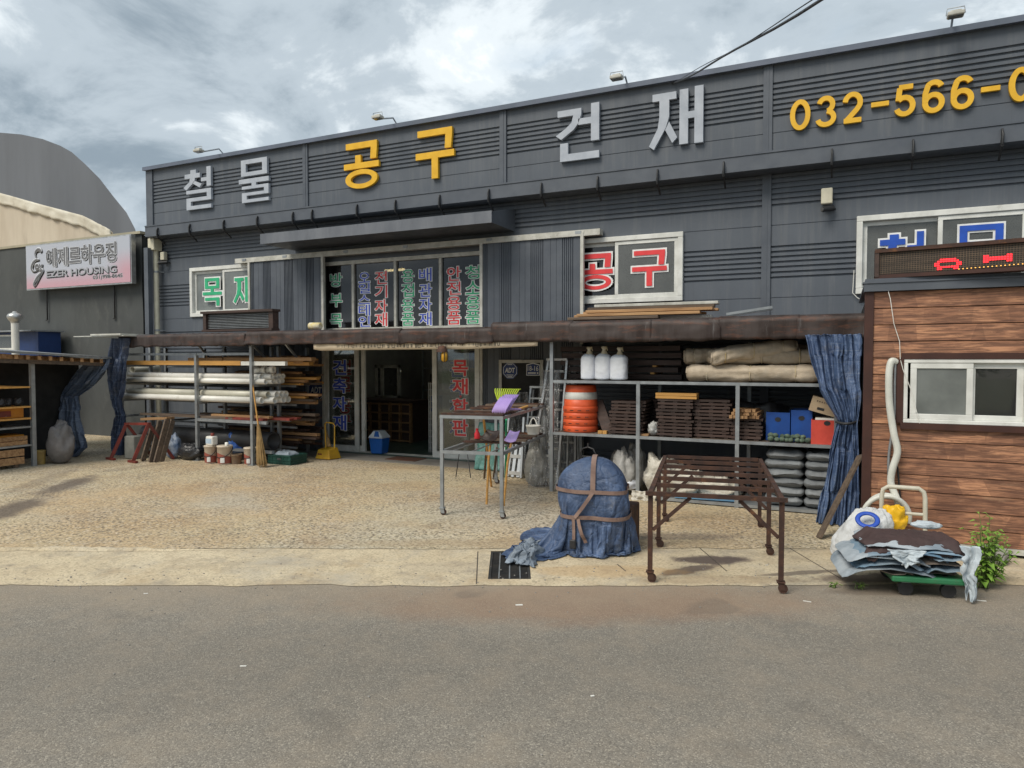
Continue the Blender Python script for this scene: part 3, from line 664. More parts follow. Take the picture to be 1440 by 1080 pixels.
for ch, ya, yb in zip('철물공구', (205, 340, 515, 645), (325, 460, 635, 745)): ptext(dl2, 'letter', ch, *c6(208, 308, ya, yb), dy + .03, M['d_red'], depth=.002, off=.026, outline=.035)
def c5(x0, x1, y0, y1): return (600 + x0 / 4, 600 + x1 / 4, 460 + y0 / 4, 460 + y1 / 4)
for ch, ya, yb in zip('목재합판', (185, 288, 402, 518), (275, 378, 478, 612)):
    ptext(drr, 'letter', ch, *c5(145, 232, ya, yb), dy - .04, M['d_red'], depth=.002, off=.026, outline=.035)
    ptext(dr2, 'letter', '건축자재'['목재합판'.index(ch)], *c5(128, 205, ya + 3, yb + 6), dy + .03, M['d_blue'], depth=.002, off=.026, outline=.03)
ptext(drr, 'letter', '·', *c5(186, 196, 384, 396), dy - .04, M['d_red'], depth=.002)
# ---- sliding doors of vertical ribbed panel
def vsheet(x0, x1, z0, z1, y):
    mb = MB(); pts = [x0]; ds = [0]
    W_ = x1 - x0; x = x0 + .02; k = 0
    zones = [(.03, .10), (.33, .56), (.86, 1.1), (1.40, 1.62), (1.9, 2.2), (2.44, 2.7)]
    for a, b in zones:
        n = int((b - a) / .034)
        for i in range(n):
            s = x0 + a + i * .034
            if s + .03 > x1: break
            pts += [s, s + .006, s + .014, s + .02]; ds += [0, .016, .016, 0]
        for s in (x0 + b + .10, x0 + b + .2):
            if s + .01 < x1: pts += [s, s + .003, s + .006]; ds += [0, .006, 0]
    order = sorted(zip(pts, ds)); order.append((x1, 0)); vs_, fs = [], []
    for x, d in order: vs_ += [(x, y + d, z0), (x, y + d, z1)]
    for i in range(len(order) - 1): fs.append((2 * i + 2, 2 * i, 2 * i + 1, 2 * i + 3)[::-1])
    return mb.add(vs_, fs)
sy = YF - .17
def sliding(px0, px1, ztop):
    x0, x1 = P(px0, 400, y=sy).x, P(px1, 400, y=sy).x
    m = vsheet(x0 + .05, x1 - .05, .04, ztop - .05, sy); m.box(x0 + .05, x1 - .05, sy + .02, sy + .03, .04, ztop - .05)
    d = m.build('sliding_door', M['trim'], store)
    m = MB()
    for q in ((x0, x0 + .05, .03, ztop), (x1 - .05, x1, .03, ztop), (x0 + .05, x1 - .05, ztop - .05, ztop)): m.box(q[0], q[1], sy - .03, sy + .03, q[2], q[3])
    m.build('door_frame', M['alu_w'], d); return d, x0, x1
st = P(350, 365.5, y=sy).z
sl, _, _ = sliding(350, 456, st); sr, rx0, rx1 = sliding(675.5, 821, st)
# wicket door in the right sliding door
wx0, wx1, wz = P(703, 540, y=sy).x, P(765, 540, y=sy).x, P(703, 506, y=sy).z
m = MB(); m.box(wx0, wx0 + .05, sy - .04, sy - .002, .05, wz); m.box(wx1 - .05, wx1, sy - .04, sy - .002, .05, wz); m.box(wx0 + .05, wx1 - .05, sy - .04, sy - .002, wz - .05, wz)
wd = m.build('wicket_frame', M['alu_w'], sr)
m = MB(); m.box(wx0 + .05, wx1 - .05, sy - .018, sy - .003, .06, wz - .05); m.build('wicket_leaf', M['dark'], sr)
m = MB(); m.box(wx1 - .04, wx1 - .015, sy - .07, sy - .04, 1.0, 1.16); m.build('door_handle', M['black'], sr)
def octo(mb, cx, cz, r, y, d):
    mb.prism([(cx + r * math.cos(RD(22.5 + 45 * i)), y, cz + r * math.sin(RD(22.5 + 45 * i))) for i in range(8)][::-1], (0, -d, 0))
def alarm_sign(px, py, rpx, y, label):
    c = P(px, py, y=y); r = abs(P(px + rpx, py, y=y).x - c.x); s = thing('alarm_sign', (c.x, y, c.z), label, 'sign')
    m = MB(); octo(m, c.x, c.z, r, y - .001, .006); m.build('plate', M['navy'], s)
    m = MB(); octo(m, c.x, c.z, r * .9, y - .0075, .0012); m.build('border', M['white'], s)
    m = MB(); octo(m, c.x, c.z, r * .84, y - .009, .0012); m.build('field', M['navy'], s)
    text(s, 'letter', 'ADT', c.x - r * .62, c.x + r * .62, c.z - r * .25, c.z + r * .3, y - .0108, M['white'], depth=.001, off=.03, shear=.15)
    for dz, ww in ((.66, .3), (-.5, .42), (-.68, .3)):
        m = MB(); m.box(c.x - r * ww, c.x + r * ww, y - .0118, y - .0108, c.z + r * dz - .006, c.z + r * dz + .006); m.build('print_line', M['white'], s)
alarm_sign(717.5, 521, 11.5, sy - .019, 'blue octagonal ADT alarm sign on the door beside the number plate')
alarm_sign(445, 549, 13, sy - .004, 'blue octagonal alarm sign half hidden behind the timber rack at the left door')
a, b = P(741, 528, y=sy), P(760, 511, y=sy); s = thing('number_plate', (a.x, sy - .02, a.z), 'small navy house number plate reading 18-16 with white border', 'sign')
def house(mb, x0, x1, z0, z1, y, d): mb.prism([(x0, y, z0), (x0, y, z1 - .03), ((x0 + x1) / 2, y, z1), (x1, y, z1 - .03), (x1, y, z0)], (0, -d, 0))
m = MB(); house(m, a.x, b.x, a.z, b.z + .01, sy - .02, .005); m.build('border', M['white'], s)
m = MB(); house(m, a.x + .012, b.x - .012, a.z + .012, b.z - .004, sy - .0255, .001); m.build('plate', M['navy'], s)
text(s, 'letter', '18-16', a.x + .025, b.x - .025, a.z + .075, b.z - .04, sy - .027, M['white'], depth=.001, off=.012)
m = MB(); m.box(a.x + .03, b.x - .07, sy - .0279, sy - .027, a.z + .03, a.z + .052); m.box(b.x - .05, b.x - .025, sy - .0279, sy - .027, a.z + .028, a.z + .055); m.build('print_line', M['white'], s)
# ---- parapet sign letters
sg = thing('shop_sign', (-7, YF - .06, 4.86), 'raised silver and yellow Korean letters along the store parapet', 'sign')
for ch, px0, px1, col in (('철', 257, 296, 'silver'), ('물', 335, 377, 'silver'), ('공', 483, 532, 'yellow'), ('구', 584, 638, 'yellow'), ('건', 781, 843, 'silver'), ('재', 912, 989, 'silver')):
    xa_, xb_ = P(px0, 250, y=YF - .08).x, P(px1, 250, y=YF - .08).x
    sign_letter(sg, ch, xa_, xb_, 4.86, 5.70, YF - .012, .055, M[col])
def arc_(cx, cz, rx, rz, a0, a1, n=16): return [(cx + rx * math.cos(RD(a0 + (a1 - a0) * i / n)), cz + rz * math.sin(RD(a0 + (a1 - a0) * i / n))) for i in range(n + 1)]
DIG = {'0': [arc_(.5, .5, .40, .43, 0, 360, 40)], '3': [arc_(.48, .715, .34, .215, 165, -75), arc_(.48, .285, .40, .22, 82, -168)],
       '2': [arc_(.5, .66, .38, .27, 172, -25) + [(.70, .42), (.20, .10)], [(.06, .085), (.95, .085)]], '5': [[(.88, .92), (.20, .92)], [(.24, .90), (.17, .50)], arc_(.48, .33, .40, .26, 138, -160)],
       '6': [arc_(.50, .31, .38, .245, 0, 360, 32), arc_(.52, .70, .36, .235, 25, 140) + [(.13, .62), (.12, .45), (.125, .33)]]}
def stroke(path, wd, mp, y, dp, m, k=0):
    q = [Vector(mp(p)) for p in path]; closed = (q[0] - q[-1]).length < 1e-4; n = len(q); L_, R_ = [], []
    for i in range(n):
        a, b = (q[i - 1] if i else (q[-2] if closed else q[0])), (q[i + 1] if i < n - 1 else (q[1] if closed else q[-1])); d = (b - a).normalized(); nn = Vector((-d.y, d.x)) * wd / 2; L_.append(q[i] + nn); R_.append(q[i] - nn)
    y -= k
    for i in range(n - 1):
        c4 = [L_[i], L_[i + 1], R_[i + 1], R_[i]]; f = [(v.x, y - dp, v.y) for v in c4]; b = [(v.x, y, v.y) for v in c4]
        m.add(f + b, [(0, 1, 2, 3), (0, 4, 5, 1), (3, 2, 6, 7)])
    if not closed:
        for i in (0, n - 1): m.add([(L_[i].x, y - dp, L_[i].y), (R_[i].x, y - dp, R_[i].y), (R_[i].x, y, R_[i].y), (L_[i].x, y, L_[i].y)], [(0, 1, 2, 3)])
def digit(parent, ch, x0, x1, z0, z1, y, dp, wd):
    m = MB()
    for k, p in enumerate(DIG[ch]): stroke(p, wd, lambda q: (x0 + q[0] * (x1 - x0), z0 + q[1] * (z1 - z0)), y, dp, m, .0015 * k)
    m.build('digit', M['yellow'], parent)
sg2 = thing('phone_sign', (0, YF - .06, 4.9), 'raised yellow telephone number 032-566-0 at the right end of the parapet', 'sign')
for ch, px0, px1 in (('0', 1112, 1139), ('3', 1148, 1176), ('2', 1185, 1213), ('-', 1225, 1250), ('5', 1258, 1287), ('6', 1297, 1328), ('6', 1337, 1369), ('-', 1379, 1406), ('0', 1419, 1451)):
    xa_, xb_ = P(px0, 150, y=YF - .05).x, P(px1, 150, y=YF - .05).x
    if ch == '-': m = MB(); m.box(xa_, xb_, YF - .06, YF - .012, 5.05, 5.11); m.build('digit', M['yellow'], sg2)
    else: digit(sg2, ch, xa_, xb_, 4.88, 5.285, YF - .012, .05, .064)
# ---- interior furniture seen through the doors
c = thing('shop_counter', (-8.2, 12.2, .03), 'brown shop counter faced with a grid of pigeonholes inside the doorway', 'counter')
cx0, cx1 = P(513, 600, y=12.0).x - .4, P(577, 600, y=12.0).x
cz1 = P(545, 563, y=12.0).z
m = MB(); m.box(cx0, cx1, 12.06, 12.7, .03, cz1 - .04); m.build('body', M['wood_dk'], c)
m = MB(); m.box(cx0 - .03, cx1 + .03, 11.97, 12.75, cz1 - .04, cz1); m.build('top', M['wood_dk'], c)
m = MB()
for i in range(7): x = cx0 + (cx1 - cx0) * i / 6; m.box(x - .015, x + .015, 11.98, 12.06, .03, cz1 - .045)
for i in range(5): z = .05 + (cz1 - .14) * i / 4; m.box(cx0, cx1, 11.985, 12.06, z, z + .03)
m.build('grid', M['wood'], c)
pw = thing('office_window', (-8.2, 12.9, cz1), 'white framed inner office window behind the shop counter', 'window')
qx0, qx1, qz1 = cx0, P(562, 540, y=12.9).x, P(520, 513, y=12.9).z; qz0 = P(520, 560, y=12.9).z
m = MB(); qm = P(537, 540, y=12.9).x
for q in ((qx0, qx1, qz0, qz0 + .07), (qx0, qx1, qz1 - .07, qz1), (qx0, qx0 + .07, qz0, qz1), (qx1 - .07, qx1, qz0, qz1), (qm - .04, qm + .04, qz0, qz1)): m.box(q[0], q[1], 12.9, 12.96, q[2], q[3])
m.build('frame', M['alu_w'], pw); m = MB(); m.box(qx0, qx1, 12.93, 12.936, qz0, qz1); m.build('pane', M['film'], pw)
cx, cy_ = P(528, 639, z=.04).x, P(528, 639, z=.04).y
tb = thing('trash_bin', (cx, cy_ + .12, .045), 'blue swing-top rubbish bin with white lid inside the doorway', 'bin')
M['binblue'] = flat('blue_plastic', (.015, .11, .42), .35); M['binwhite'] = flat('pale_lid_plastic', (.62, .68, .74), .4)
def fr(mb, x, y, z0, z1, a0, b0, a1, b1): mb.hexa([(x - a0, y - b0, z0), (x + a0, y - b0, z0), (x + a0, y + b0, z0), (x - a0, y + b0, z0), (x - a1, y - b1, z1), (x + a1, y - b1, z1), (x + a1, y + b1, z1), (x - a1, y + b1, z1)])
tx, tyy = cx, cy_ + .12
m = MB(); fr(m, tx, tyy, .045, .33, .12, .11, .145, .13); m.build('body', M['binblue'], tb, bevel=.02)
m = MB(); fr(m, tx, tyy, .33, .35, .15, .135, .15, .135); fr(m, tx, tyy, .35, .46, .148, .132, .06, .10); m.build('lid', M['binwhite'], tb, bevel=.012)
m = MB(); m.hexa([(tx - .02, tyy - .139, .36), (tx + .09, tyy - .137, .36), (tx + .10, tyy - .12, .36), (tx - .02, tyy - .12, .36), (tx - .01, tyy - .112, .455), (tx + .055, tyy - .11, .455), (tx + .055, tyy - .09, .455), (tx - .01, tyy - .09, .455)]); m.build('flap', M['binblue'], tb)
# wire rack inside door right
wr = thing('wire_rack', (P(607, 640, z=.04).x, 11.0, .03), 'white wire display rack just inside the right door jamb', 'rack')
ra, rb = P(603, 538, y=11.0), P(613, 538, y=11.0); m = MB()
for i in range(5): x = ra.x + (rb.x - ra.x) * i / 4; m.tube([(x, 11, .03), (x, 11, ra.z)], .008, 5)
for i in range(12): z = .1 + (ra.z - .12) * i / 11; m.tube([(ra.x, 11, z), (rb.x, 11, z)], .004, 4)
m.build('grid', M['white'], wr)
# stocked shelves deep in the shop
sh = thing('stock_shelf', (-6.4, 15, .03), 'dim stock shelves with blue bags at the back of the shop', 'shelf')
m = MB()
for z in (.4, .95, 1.5, 2.05): m.box(-9.6, -4.2, 15, 15.5, z, z + .03)
for x in (-9.6, -7.8, -6.0, -4.2): m.box(x - .02, x + .02, 15, 15.04, .03, 2.5)
m.build('frame', M['galv'], sh)
for i in range(26):
    x = -9.4 + (i % 9) * .58 + U(-.05, .05); z = (.43, .98, 1.53)[i // 9]; m = MB(); m.box(x, x + U(.25, .45), 15.05, 15.4, z, z + U(.2, .42))
    m.build('stock', (M['binblue'], M['wood_dk'], M['black'], M['pvc_g'])[i % 4], sh)
# fluorescent fittings seen through the glass
for px, px2, py, y, mt, lb in ((321, 343, 382, 12., 'tube', 'lit green-white fluorescent tube behind the small left upper window'), (852, 900, 344.5, 12., 'tube', 'lit green-white fluorescent tube behind the upper window lettered in red'), (541, 569, 381, 12.5, 'tube_y', 'lit yellow fluorescent tube behind the upper glazing')):
    a, b = P(px, py, y=y), P(px2, py, y=y); z = a.z
    s = thing('ceiling_lamp', ((a.x + b.x) / 2, y, z), lb, 'lamp'); m = MB(); m.tube([(a.x, y, z), (b.x, y, z)], .022, 8); m.build('tube', M[mt], s)
    m = MB(); m.box(a.x - .02, b.x + .02, y - .04, y + .04, z + .03, z + .07); m.build('housing', M['white'], s)
for i, x in enumerate((-8.4, -6.9, -5.4)):  # added lamps, hidden above the glazing, to brighten the shop inside
    s = thing('ceiling_lamp', (x, 12.2, 4.55), 'added unseen fill lamp high under the shop ceiling, %s of three' % ('left', 'middle', 'right')[i], 'lamp'); m = MB(); m.tube([(x, 11.6, 4.55), (x, 12.8, 4.55)], .03, 8); m.build('tube', M['tube_fill'], s); m = MB(); m.box(x - .06, x + .06, 11.55, 12.85, 4.585, 4.65); m.build('housing', M['white'], s)
# door mat
a, b = P(508, 653, z=.03), P(566, 653, z=.03); m = MB(); m.box(a.x, b.x, 9.85, 10.22, .027, .036)
one('door_mat', m, pm('brown_mat', (.16, .075, .045), (.11, .055, .04), 9, .95, .5, 150), 'flat reddish brown mat in front of the shop doorway', 'mat')
# ================================================================== fittings on the store front
# downspout
x = P(220, 400, y=YF - .12).x; ds = thing('downspout', (x, YF - .12, .03), 'cream drain pipe with a square hopper at the left corner of the store', 'pipe')
m = MB(); m.tube([(x, YF - .12, .03), (x, YF - .12, GZ0 - .2)], .055, 10); m.build('pipe', M['cream'], ds)
m = MB(); m.box(x - .10, x + .09, YF - .24, YF - .03, GZ0 - .26, GZ0 - .01); m.build('hopper', M['cream'], ds, bevel=.01)
for z in (2.35, 3.6):
    m = MB(); m.tube([(x, YF - .12, z), (x, YF - .12, z + .04)], .062, 10); m.bar((x + .05, YF - .12, z + .02), (x + .09, YF - .0, z + .02), .02, .02); m.build('clip', M['galv'], ds)
# sensor boxes with cameras
def sensor(px, py, label, size=.17):
    c = F(px, py); s = thing('alarm_box', (c.x, YF, c.z - size / 2), label, 'alarm box')
    m = MB(); m.box(c.x - size * .42, c.x + size * .42, YF - .13, YF - .035, c.z - size * .62, c.z + size * .62); m.build('box', M['cream'], s, bevel=.015, seg=2)
    m = MB(); m.box(c.x - .03, c.x + .03, YF - .035, YF, c.z - .05, c.z + .05); m.build('mount', M['black'], s)
    k = thing('security_camera', (c.x, YF, c.z - size), 'small black camera under the ' + label.split(' alarm')[0] + ' alarm box', 'camera')
    m = MB(); m.tube([(c.x + .10, YF - .0, c.z - size * .95), (c.x + .06, YF - .07, c.z - size * .95)], .015, 6); m.build('arm', M['black'], k)
    m = MB(); m.tube([(c.x + .08, YF - .06, c.z - size * .93), (c.x - .05, YF - .17, c.z - size * 1.1)], .036, 10); b_ = m.build('housing', M['black'], k)
    m = MB(); m.tube([(c.x - .05, YF - .17, c.z - size * 1.1), (c.x - .06, YF - .178, c.z - size * 1.11)], .028, 10); m.build('lens', M['pvc_g'], k)
sensor(1163, 278, 'cream square alarm box on the wall left of the blue lettered window'); sensor(235, 361, 'cream alarm box beside the downspout on the store corner', .14)
# floodlights on arms
def flood(bpx, bpy, hpx, hpy, label):
    x = F(bpx, bpy).x; h = P(hpx, hpy, x=x + .0); 
    yb = YF + .05; hy_ = max(h.y, YF - 1.35); hz = h.z
    s = thing('floodlight', (x, yb, ZT), label, 'floodlight', 'floodlights on arms above the parapet')
    m = MB(); m.tube([(x, yb, ZT - .2), (x, yb, ZT + .06), (x, yb - .12, ZT + .14), (x, hy_ + .08, hz)], .014, 7); m.build('arm', M['galv'], s)
    m = MB(); m.box(x - .09, x + .09, hy_ - .06, hy_ + .07, hz - .025, hz + .025); m.box(x - .06, x + .06, hy_ - .03, hy_ + .04, hz + .025, hz + .05); m.build('housing', M['alu_w'], s, bevel=.02, seg=2)
    m = MB(); m.box(x - .075, x + .075, hy_ - .045, hy_ + .055, hz - .031, hz - .026); m.build('lens', M['frost'], s)
    m = MB(); m.tube([(x - .1, hy_, hz), (x - .09, hy_, hz + .08), (x + .09, hy_, hz + .08), (x + .1, hy_, hz)], .006, 6); m.build('yoke', M['galv'], s)
flood(312, 221, 279, 212, 'floodlight on the parapet above the leftmost silver letters'); flood(556, 181, 531, 165, 'floodlight on the parapet above the yellow letters')
flood(881, 126, 867, 109, 'floodlight on the parapet between the two large right silver letters'); flood(1338, 47, 1344, 20, 'floodlight on the parapet above the telephone number')
# power cable
a = F(943, 116); a.y += .1; b = P(1108, 0, y=5.2); d = b - a; m = MB()
for k, r_ in ((0, .010), (1, .004)):
    pts = []
    for i in range(26):
        t = i / 25 * 2.6; q = a + d * t; q.z -= (.35 + .03 * k) * math.sin(min(1, t / 2.6) * math.pi) * .4; q += Vector((.008 * math.sin(t * 9 + k * 2), 0, .010 * math.cos(t * 9 + k * 2.1) + .03 * k)); pts.append(q)
    m.tube(pts, r_, 6)
one('power_cable', m, M['black'], 'thick black overhead cable running up from the parapet', 'cable')

# ================================================================== front canopy
cxl, cxm, cxr = P(167, 480, y=YC).x, P(690, 475, y=YC).x, P(1216, 460, y=YC).x
can = thing('canopy', ((cxl + cxr) / 2, 9.3, 1.97), 'low lean-to canopy with a long rusty brown fascia in front of the store', 'canopy')
zb_, zt_l, zt_r = 1.968, 2.185, 2.235
edges = [cxl, cxl + 1.55, cxl + 3.0, P(442, 480, y=YC).x, P(560, 480, y=YC).x, cxm, P(800, 470, y=YC).x, P(912, 470, y=YC).x, P(1010, 470, y=YC).x, P(1120, 470, y=YC).x, cxr]
for i, (a, b) in enumerate(zip(edges, edges[1:])):
    t = min(1, max(0, ((a + b) / 2 - cxm + .6) / 1.2)); zt = zt_l + (zt_r - zt_l) * t; dy_ = .012 * (i % 3) ; dz = U(-.012, .008)
    def fn(u, v, a=a, b=b, zt=zt, dy_=dy_, dz=dz):
        x = a + (b - a + .03) * u; wob = .018 * fbm(x * 2.1, v * 1.5, 7.7 + i); 
        return Vector((x, YC + dy_ * .5 + wob + (0 if v < .9 else (v - .9) * .6), zb_ + dz + (zt - zb_) * v + .010 * fbm(x * 5, v, 1.1) * (1 - v) * 2))
    m = MB(); m.grid(fn, 34, 8); m.build('fascia_sheet', M['fascia'], can, thick=.006)
m = MB(); m.box(cxl + .02, cxr - .02, YC + .05, YC + .09, zb_ + .01, zb_ + .07); m.build('front_rail', M['rust'], can)
# roof of the canopy: corrugated sheets rising to the wall
nsh = 9
for i in range(nsh):
    a = cxl + (cxr - cxl) * i / nsh; b = cxl + (cxr - cxl) * (i + 1) / nsh
    def fr_(u, v, a=a, b=b, i=i):
        x = a + (b - a + .04) * u; return Vector((x, YC + .05 + (YF - .09 - YC) * v, 2.165 + .006 * (i % 2) + .03 * v + .01 * math.sin(x * 42)))
    m = MB(); m.grid(fr_, 40, 3); m.build('roof_sheet', M['rust'], can, thick=.004)
for x in (cxl + .1, -9.95, -8.69, -5.0, -3.42, -2.27, -1.1, .02):
    m = MB(); m.bar((x, YC + .1, 2.14), (x, YF - .05, 2.17), .05, .06); m.build('rafter', M['rust'], can)
for (x, l) in ((-8.75, .5), (-9.95, .4), (-8.0, .42)):
    m = MB(); m.bar((x, YC + .12, 2.10), (x + .02, YC + .12 + l, 1.72), .03, .03); m.build('brace', M['galv'], can)
# the flat white offcut at the left end
m = MB(); a, b = P(111, 473, y=8.1), P(181, 474, y=8.1); m.box(a.x, b.x, 8.0, 8.5, a.z - .015, a.z); m.box(a.x + .5, b.x - .05, 7.98, 8.45, a.z + .002, a.z + .03)
one('roof_offcut', m, M['alu_w'], 'pale metal sheet laid over the left end of the canopy', 'metal sheet')
# banner half hidden behind the fascia
ba, bb = P(443, 490, y=YC + .06), P(757, 484, y=YC + .06); zlow = P(600, 492.5, y=YC + .06).z
m = MB(); M['banner'] = pm('cream_banner', (.60, .50, .36), (.52, .43, .31), 3, .7, .1, 20)
def bf(u, v):
    x = ba.x + (bb.x - ba.x) * u; low = zlow + .012 * math.sin(u * 3.1) + max(0, u - .72) * .16 + max(0, .04 - u) * .6
    return Vector((x, YC + .032 + .006 * math.sin(x * 3), low + (2.06 - low) * v))
m.grid(bf, 60, 4); bo = one('banner', m, M['banner'], 'cream cloth banner peeping out below the rusty fascia over the doorway', 'banner', thick=.003)
m = MB(); random.seed(5); x = ba.x + .45
while x < bb.x - .55:
    ww = U(.02, .05); z0 = zlow + .038 + max(0, (x - ba.x) / (bb.x - ba.x) - .72) * .16; h_ = .03
    k = random.random()
    yb_ = YC + .026
    if k < .4: m.box(x, x + ww, yb_, yb_ + .002, z0 + .012, z0 + .018); m.box(x + ww * .4, x + ww * .4 + .007, yb_ - .003, yb_ - .001, z0 + .018, z0 + .05)
    elif k < .7: m.box(x, x + .007, yb_, yb_ + .002, z0, z0 + .05); m.box(x + ww * .6, x + ww * .6 + .007, yb_ - .003, yb_ - .001, z0 + .005, z0 + .05)
    else: m.box(x, x + ww, yb_, yb_ + .002, z0, z0 + .007); m.box(x, x + .006, yb_ - .003, yb_ - .001, z0 + .007, z0 + .05); m.box(x + ww - .006, x + ww, yb_ - .003, yb_ - .001, z0 + .007, z0 + .05)
    x += ww + U(.018, .06)
m.build('letter', M['black'], bo)
# caged work lamp hanging from the fascia
c = P(623.5, 489, y=YC - .03); wl_ = thing('work_lamp', (c.x, c.y, c.z - .1), 'small yellow caged work lamp hanging from the rusty fascia', 'lamp')
M['lampyellow'] = flat('amber_plastic', (.62, .33, .03), .4)
m = MB(); m.lathe([(.015, .09), (.05, .08), (.075, .02), (.078, 0)], (c.x - .02, c.y, c.z - .06), 12); m.build('shade', M['rust'], wl_)
m = MB(); m.lathe([(.02, -.13), (.045, -.11), (.05, -.03), (.03, 0)], (c.x + .015, c.y, c.z - .06), 10); m.build('bulb', M['lampyellow'], wl_)
m = MB()
for k in range(6): t = k * math.pi / 3; m.tube([(c.x + .015 + .055 * math.cos(t), c.y + .055 * math.sin(t), c.z - .06), (c.x + .015 + .056 * math.cos(t), c.y + .056 * math.sin(t), c.z - .17), (c.x + .015 + .02 * math.cos(t), c.y + .02 * math.sin(t), c.z - .2)], .005, 4)
m.build('cage', M['black'], wl_)
# old screen box lying on the canopy
q0, q1 = P(289, 467, y=8.6), P(387, 467, y=8.6); zt2 = P(289, 438.5, y=8.6).z; sb = thing('screen_frame', ((q0.x + q1.x) / 2, 8.6, 2.2), 'dark wooden frame with grey slatted screen standing on the canopy roof', 'screen')
m = MB(); yy = 8.6; t_ = .07
for z0, z1, xa_, xb_ in ((zt2 - .04, zt2, q0.x - .03, q1.x + .02), (2.215, 2.25, q0.x, q1.x)): m.box(xa_, xb_, yy - .08, yy + .1, z0, z1)
m.box(q0.x, q0.x + t_, yy - .05, yy + .08, 2.25, zt2 - .04); m.box(q1.x - t_ * 1.3, q1.x, yy - .05, yy + .08, 2.25, zt2 - .04); m.build('frame', M['wood_dk'], sb)
m = MB(); m.box(q0.x + t_, q1.x - t_, yy + .03, yy + .05, 2.25, zt2 - .04); m.build('back', M['pvc_g'], sb)
for i in range(9):
    z = 2.27 + i * (zt2 - .05 - 2.27) / 9; m = MB(); m.hexa([(q0.x + t_, yy - .01, z), (q1.x - t_ * 1.3, yy - .01, z), (q1.x - t_ * 1.3, yy + .025, z + .012), (q0.x + t_, yy + .025, z + .012), (q0.x + t_, yy - .01, z + .006), (q1.x - t_ * 1.3, yy - .01, z + .006), (q1.x - t_ * 1.3, yy + .025, z + .018), (q0.x + t_, yy + .025, z + .018)]); m.build('slat', M['galv'], sb)
# sponge roll
c = P(443.5, 467, y=8.5); m = MB(); pts = [(c.x - .11, 8.5, 2.265), (c.x - .105, 8.5, 2.265), (c.x + .10, 8.5, 2.262), (c.x + .105, 8.5, 2.262)]; m.tube(pts, [.04, .055, .055, .04], 10)
one('sponge_roll', m, pm('yellow_sponge', (.62, .50, .22), (.66, .62, .5), 14, .9, .4, 60), 'crumpled yellow roll lying on the fascia by the left sliding door', 'roll')
# planks stacked on the canopy to the right
spec = [(800, 925, 451, 455, 8.55, 'wood_old'), (802, 1000, 449, 452, 8.75, 'alu_w'), (813, 984, 444, 449, 8.6, 'wood'), (826, 1002, 438, 443.5, 8.65, 'wood'), (828, 1004, 433, 438, 8.8, 'wood_old'), (838, 1010, 427, 432, 8.9, 'alu_w')]
for i, (p0, p1, t0, t1, y, mt) in enumerate(spec):
    a, b = P(p0, t1 + 1.5, y=y), P(p1, t1 - 4, y=y); za = max(2.245, P((p0 + p1) / 2, t1, y=y).z); hh = .04
    za = 2.25 + (0, .0, .045, .09, .135, .18)[i]
    m = MB(); m.bar((a.x, y, za + .02), (b.x, y + .06, za + .022), .14 + .03 * (i % 2), .036)
    if i in (2, 3): m.bar((a.x - .1, y + .16, za + .018), (b.x + .04, y + .2, za + .02), .10, .03)
    one('plank', m, M[mt], ('weathered grey plank jutting out lowest at the left of the roof stack', 'pale strip near the bottom of the plank stack on the canopy roof', 'orange-brown plank lying third from the bottom of the stack on the canopy roof', 'orange-brown plank in the middle of the stack on the canopy roof, below a dark one', 'dark weathered plank second from the top of the stack on the canopy roof', 'pale strip topmost of the plank stack on the canopy roof')[i], 'plank', 'planks stacked on the canopy roof', bevel=.004)
a, b = P(1022, 445, y=8.5), P(1086, 434, y=8.5); m = MB(); m.bar((a.x, 8.5, 2.26), (b.x, 8.55, 2.33), .07, .025); m.bar((a.x, 8.46, 2.275), (b.x, 8.51, 2.345), .01, .03)
one('steel_channel', m, M['galv'], 'pale blue-grey steel channel tilted up on the right of the canopy', 'steel channel')

# ================================================================== left neighbour
M['tent'] = pm('dark_grey_tent_fabric', (.075, .080, .078), (.058, .062, .062), 1.2, .75, .25, 5, stretch=(1, 1, .5), dirt=((.115, .118, .108), 2.5, .55, .5), bd=.03)
NY = 10.25
nb = thing('tent_warehouse', (-17.5, NY, 0), 'dark grey fabric-clad warehouse left of the store', 'building')
zt0 = P(190, 329.5, y=NY).z; nx1 = X0 - .0
def tf(u, v):
    x = -24 + (nx1 + 24) * u; z = -.05 + (zt0 + .05) * v
    crease = .025 * math.exp(-((x + 14.05) / .05) ** 2) * math.sin(z * 9)
    return Vector((x, NY + .03 * fbm(x * .8, z * .6, 3.3) + crease, z))
m = MB(); m.grid(tf, 160, 40); m.build('wall', M['tent'], nb)
m = MB(); m.box(-24, nx1, NY + .15, 22, zt0 - .12, zt0 - .02); m.build('roof', M['tent'], nb)
m = MB(); m.box(-24, nx1 + .02, NY - .05, NY + .16, zt0 - .005, zt0 + .05); m.build('edge_strip', pm('beige_edge', (.40, .36, .26), (.33, .30, .22), 3, .8), nb)
for px, y0, y1 in ((68, 405, 450), (163, 402, 448)):
    a, b = P(px, y0, y=NY), P(px, y1, y=NY); m = MB(); m.tube([(a.x, NY - .04, a.z), (a.x, NY - .04, b.z), (a.x - .07, NY - .03, b.z)], .016, 6); m.build('conduit', M['black'], nb)
m = MB(); m.box(X0 - .5, X0 - .062, NY + .06, YF + .4, -.05, zt0 - .02); m.build('side_filler', M['tent'], nb)
m = MB(); m.box(P(205, 450, y=NY - .1).x, P(210.5, 450, y=NY - .1).x, NY - .12, NY - .02, 0, P(207, 350, y=NY).z); m.build('corner_sheet', M['trim'], nb)
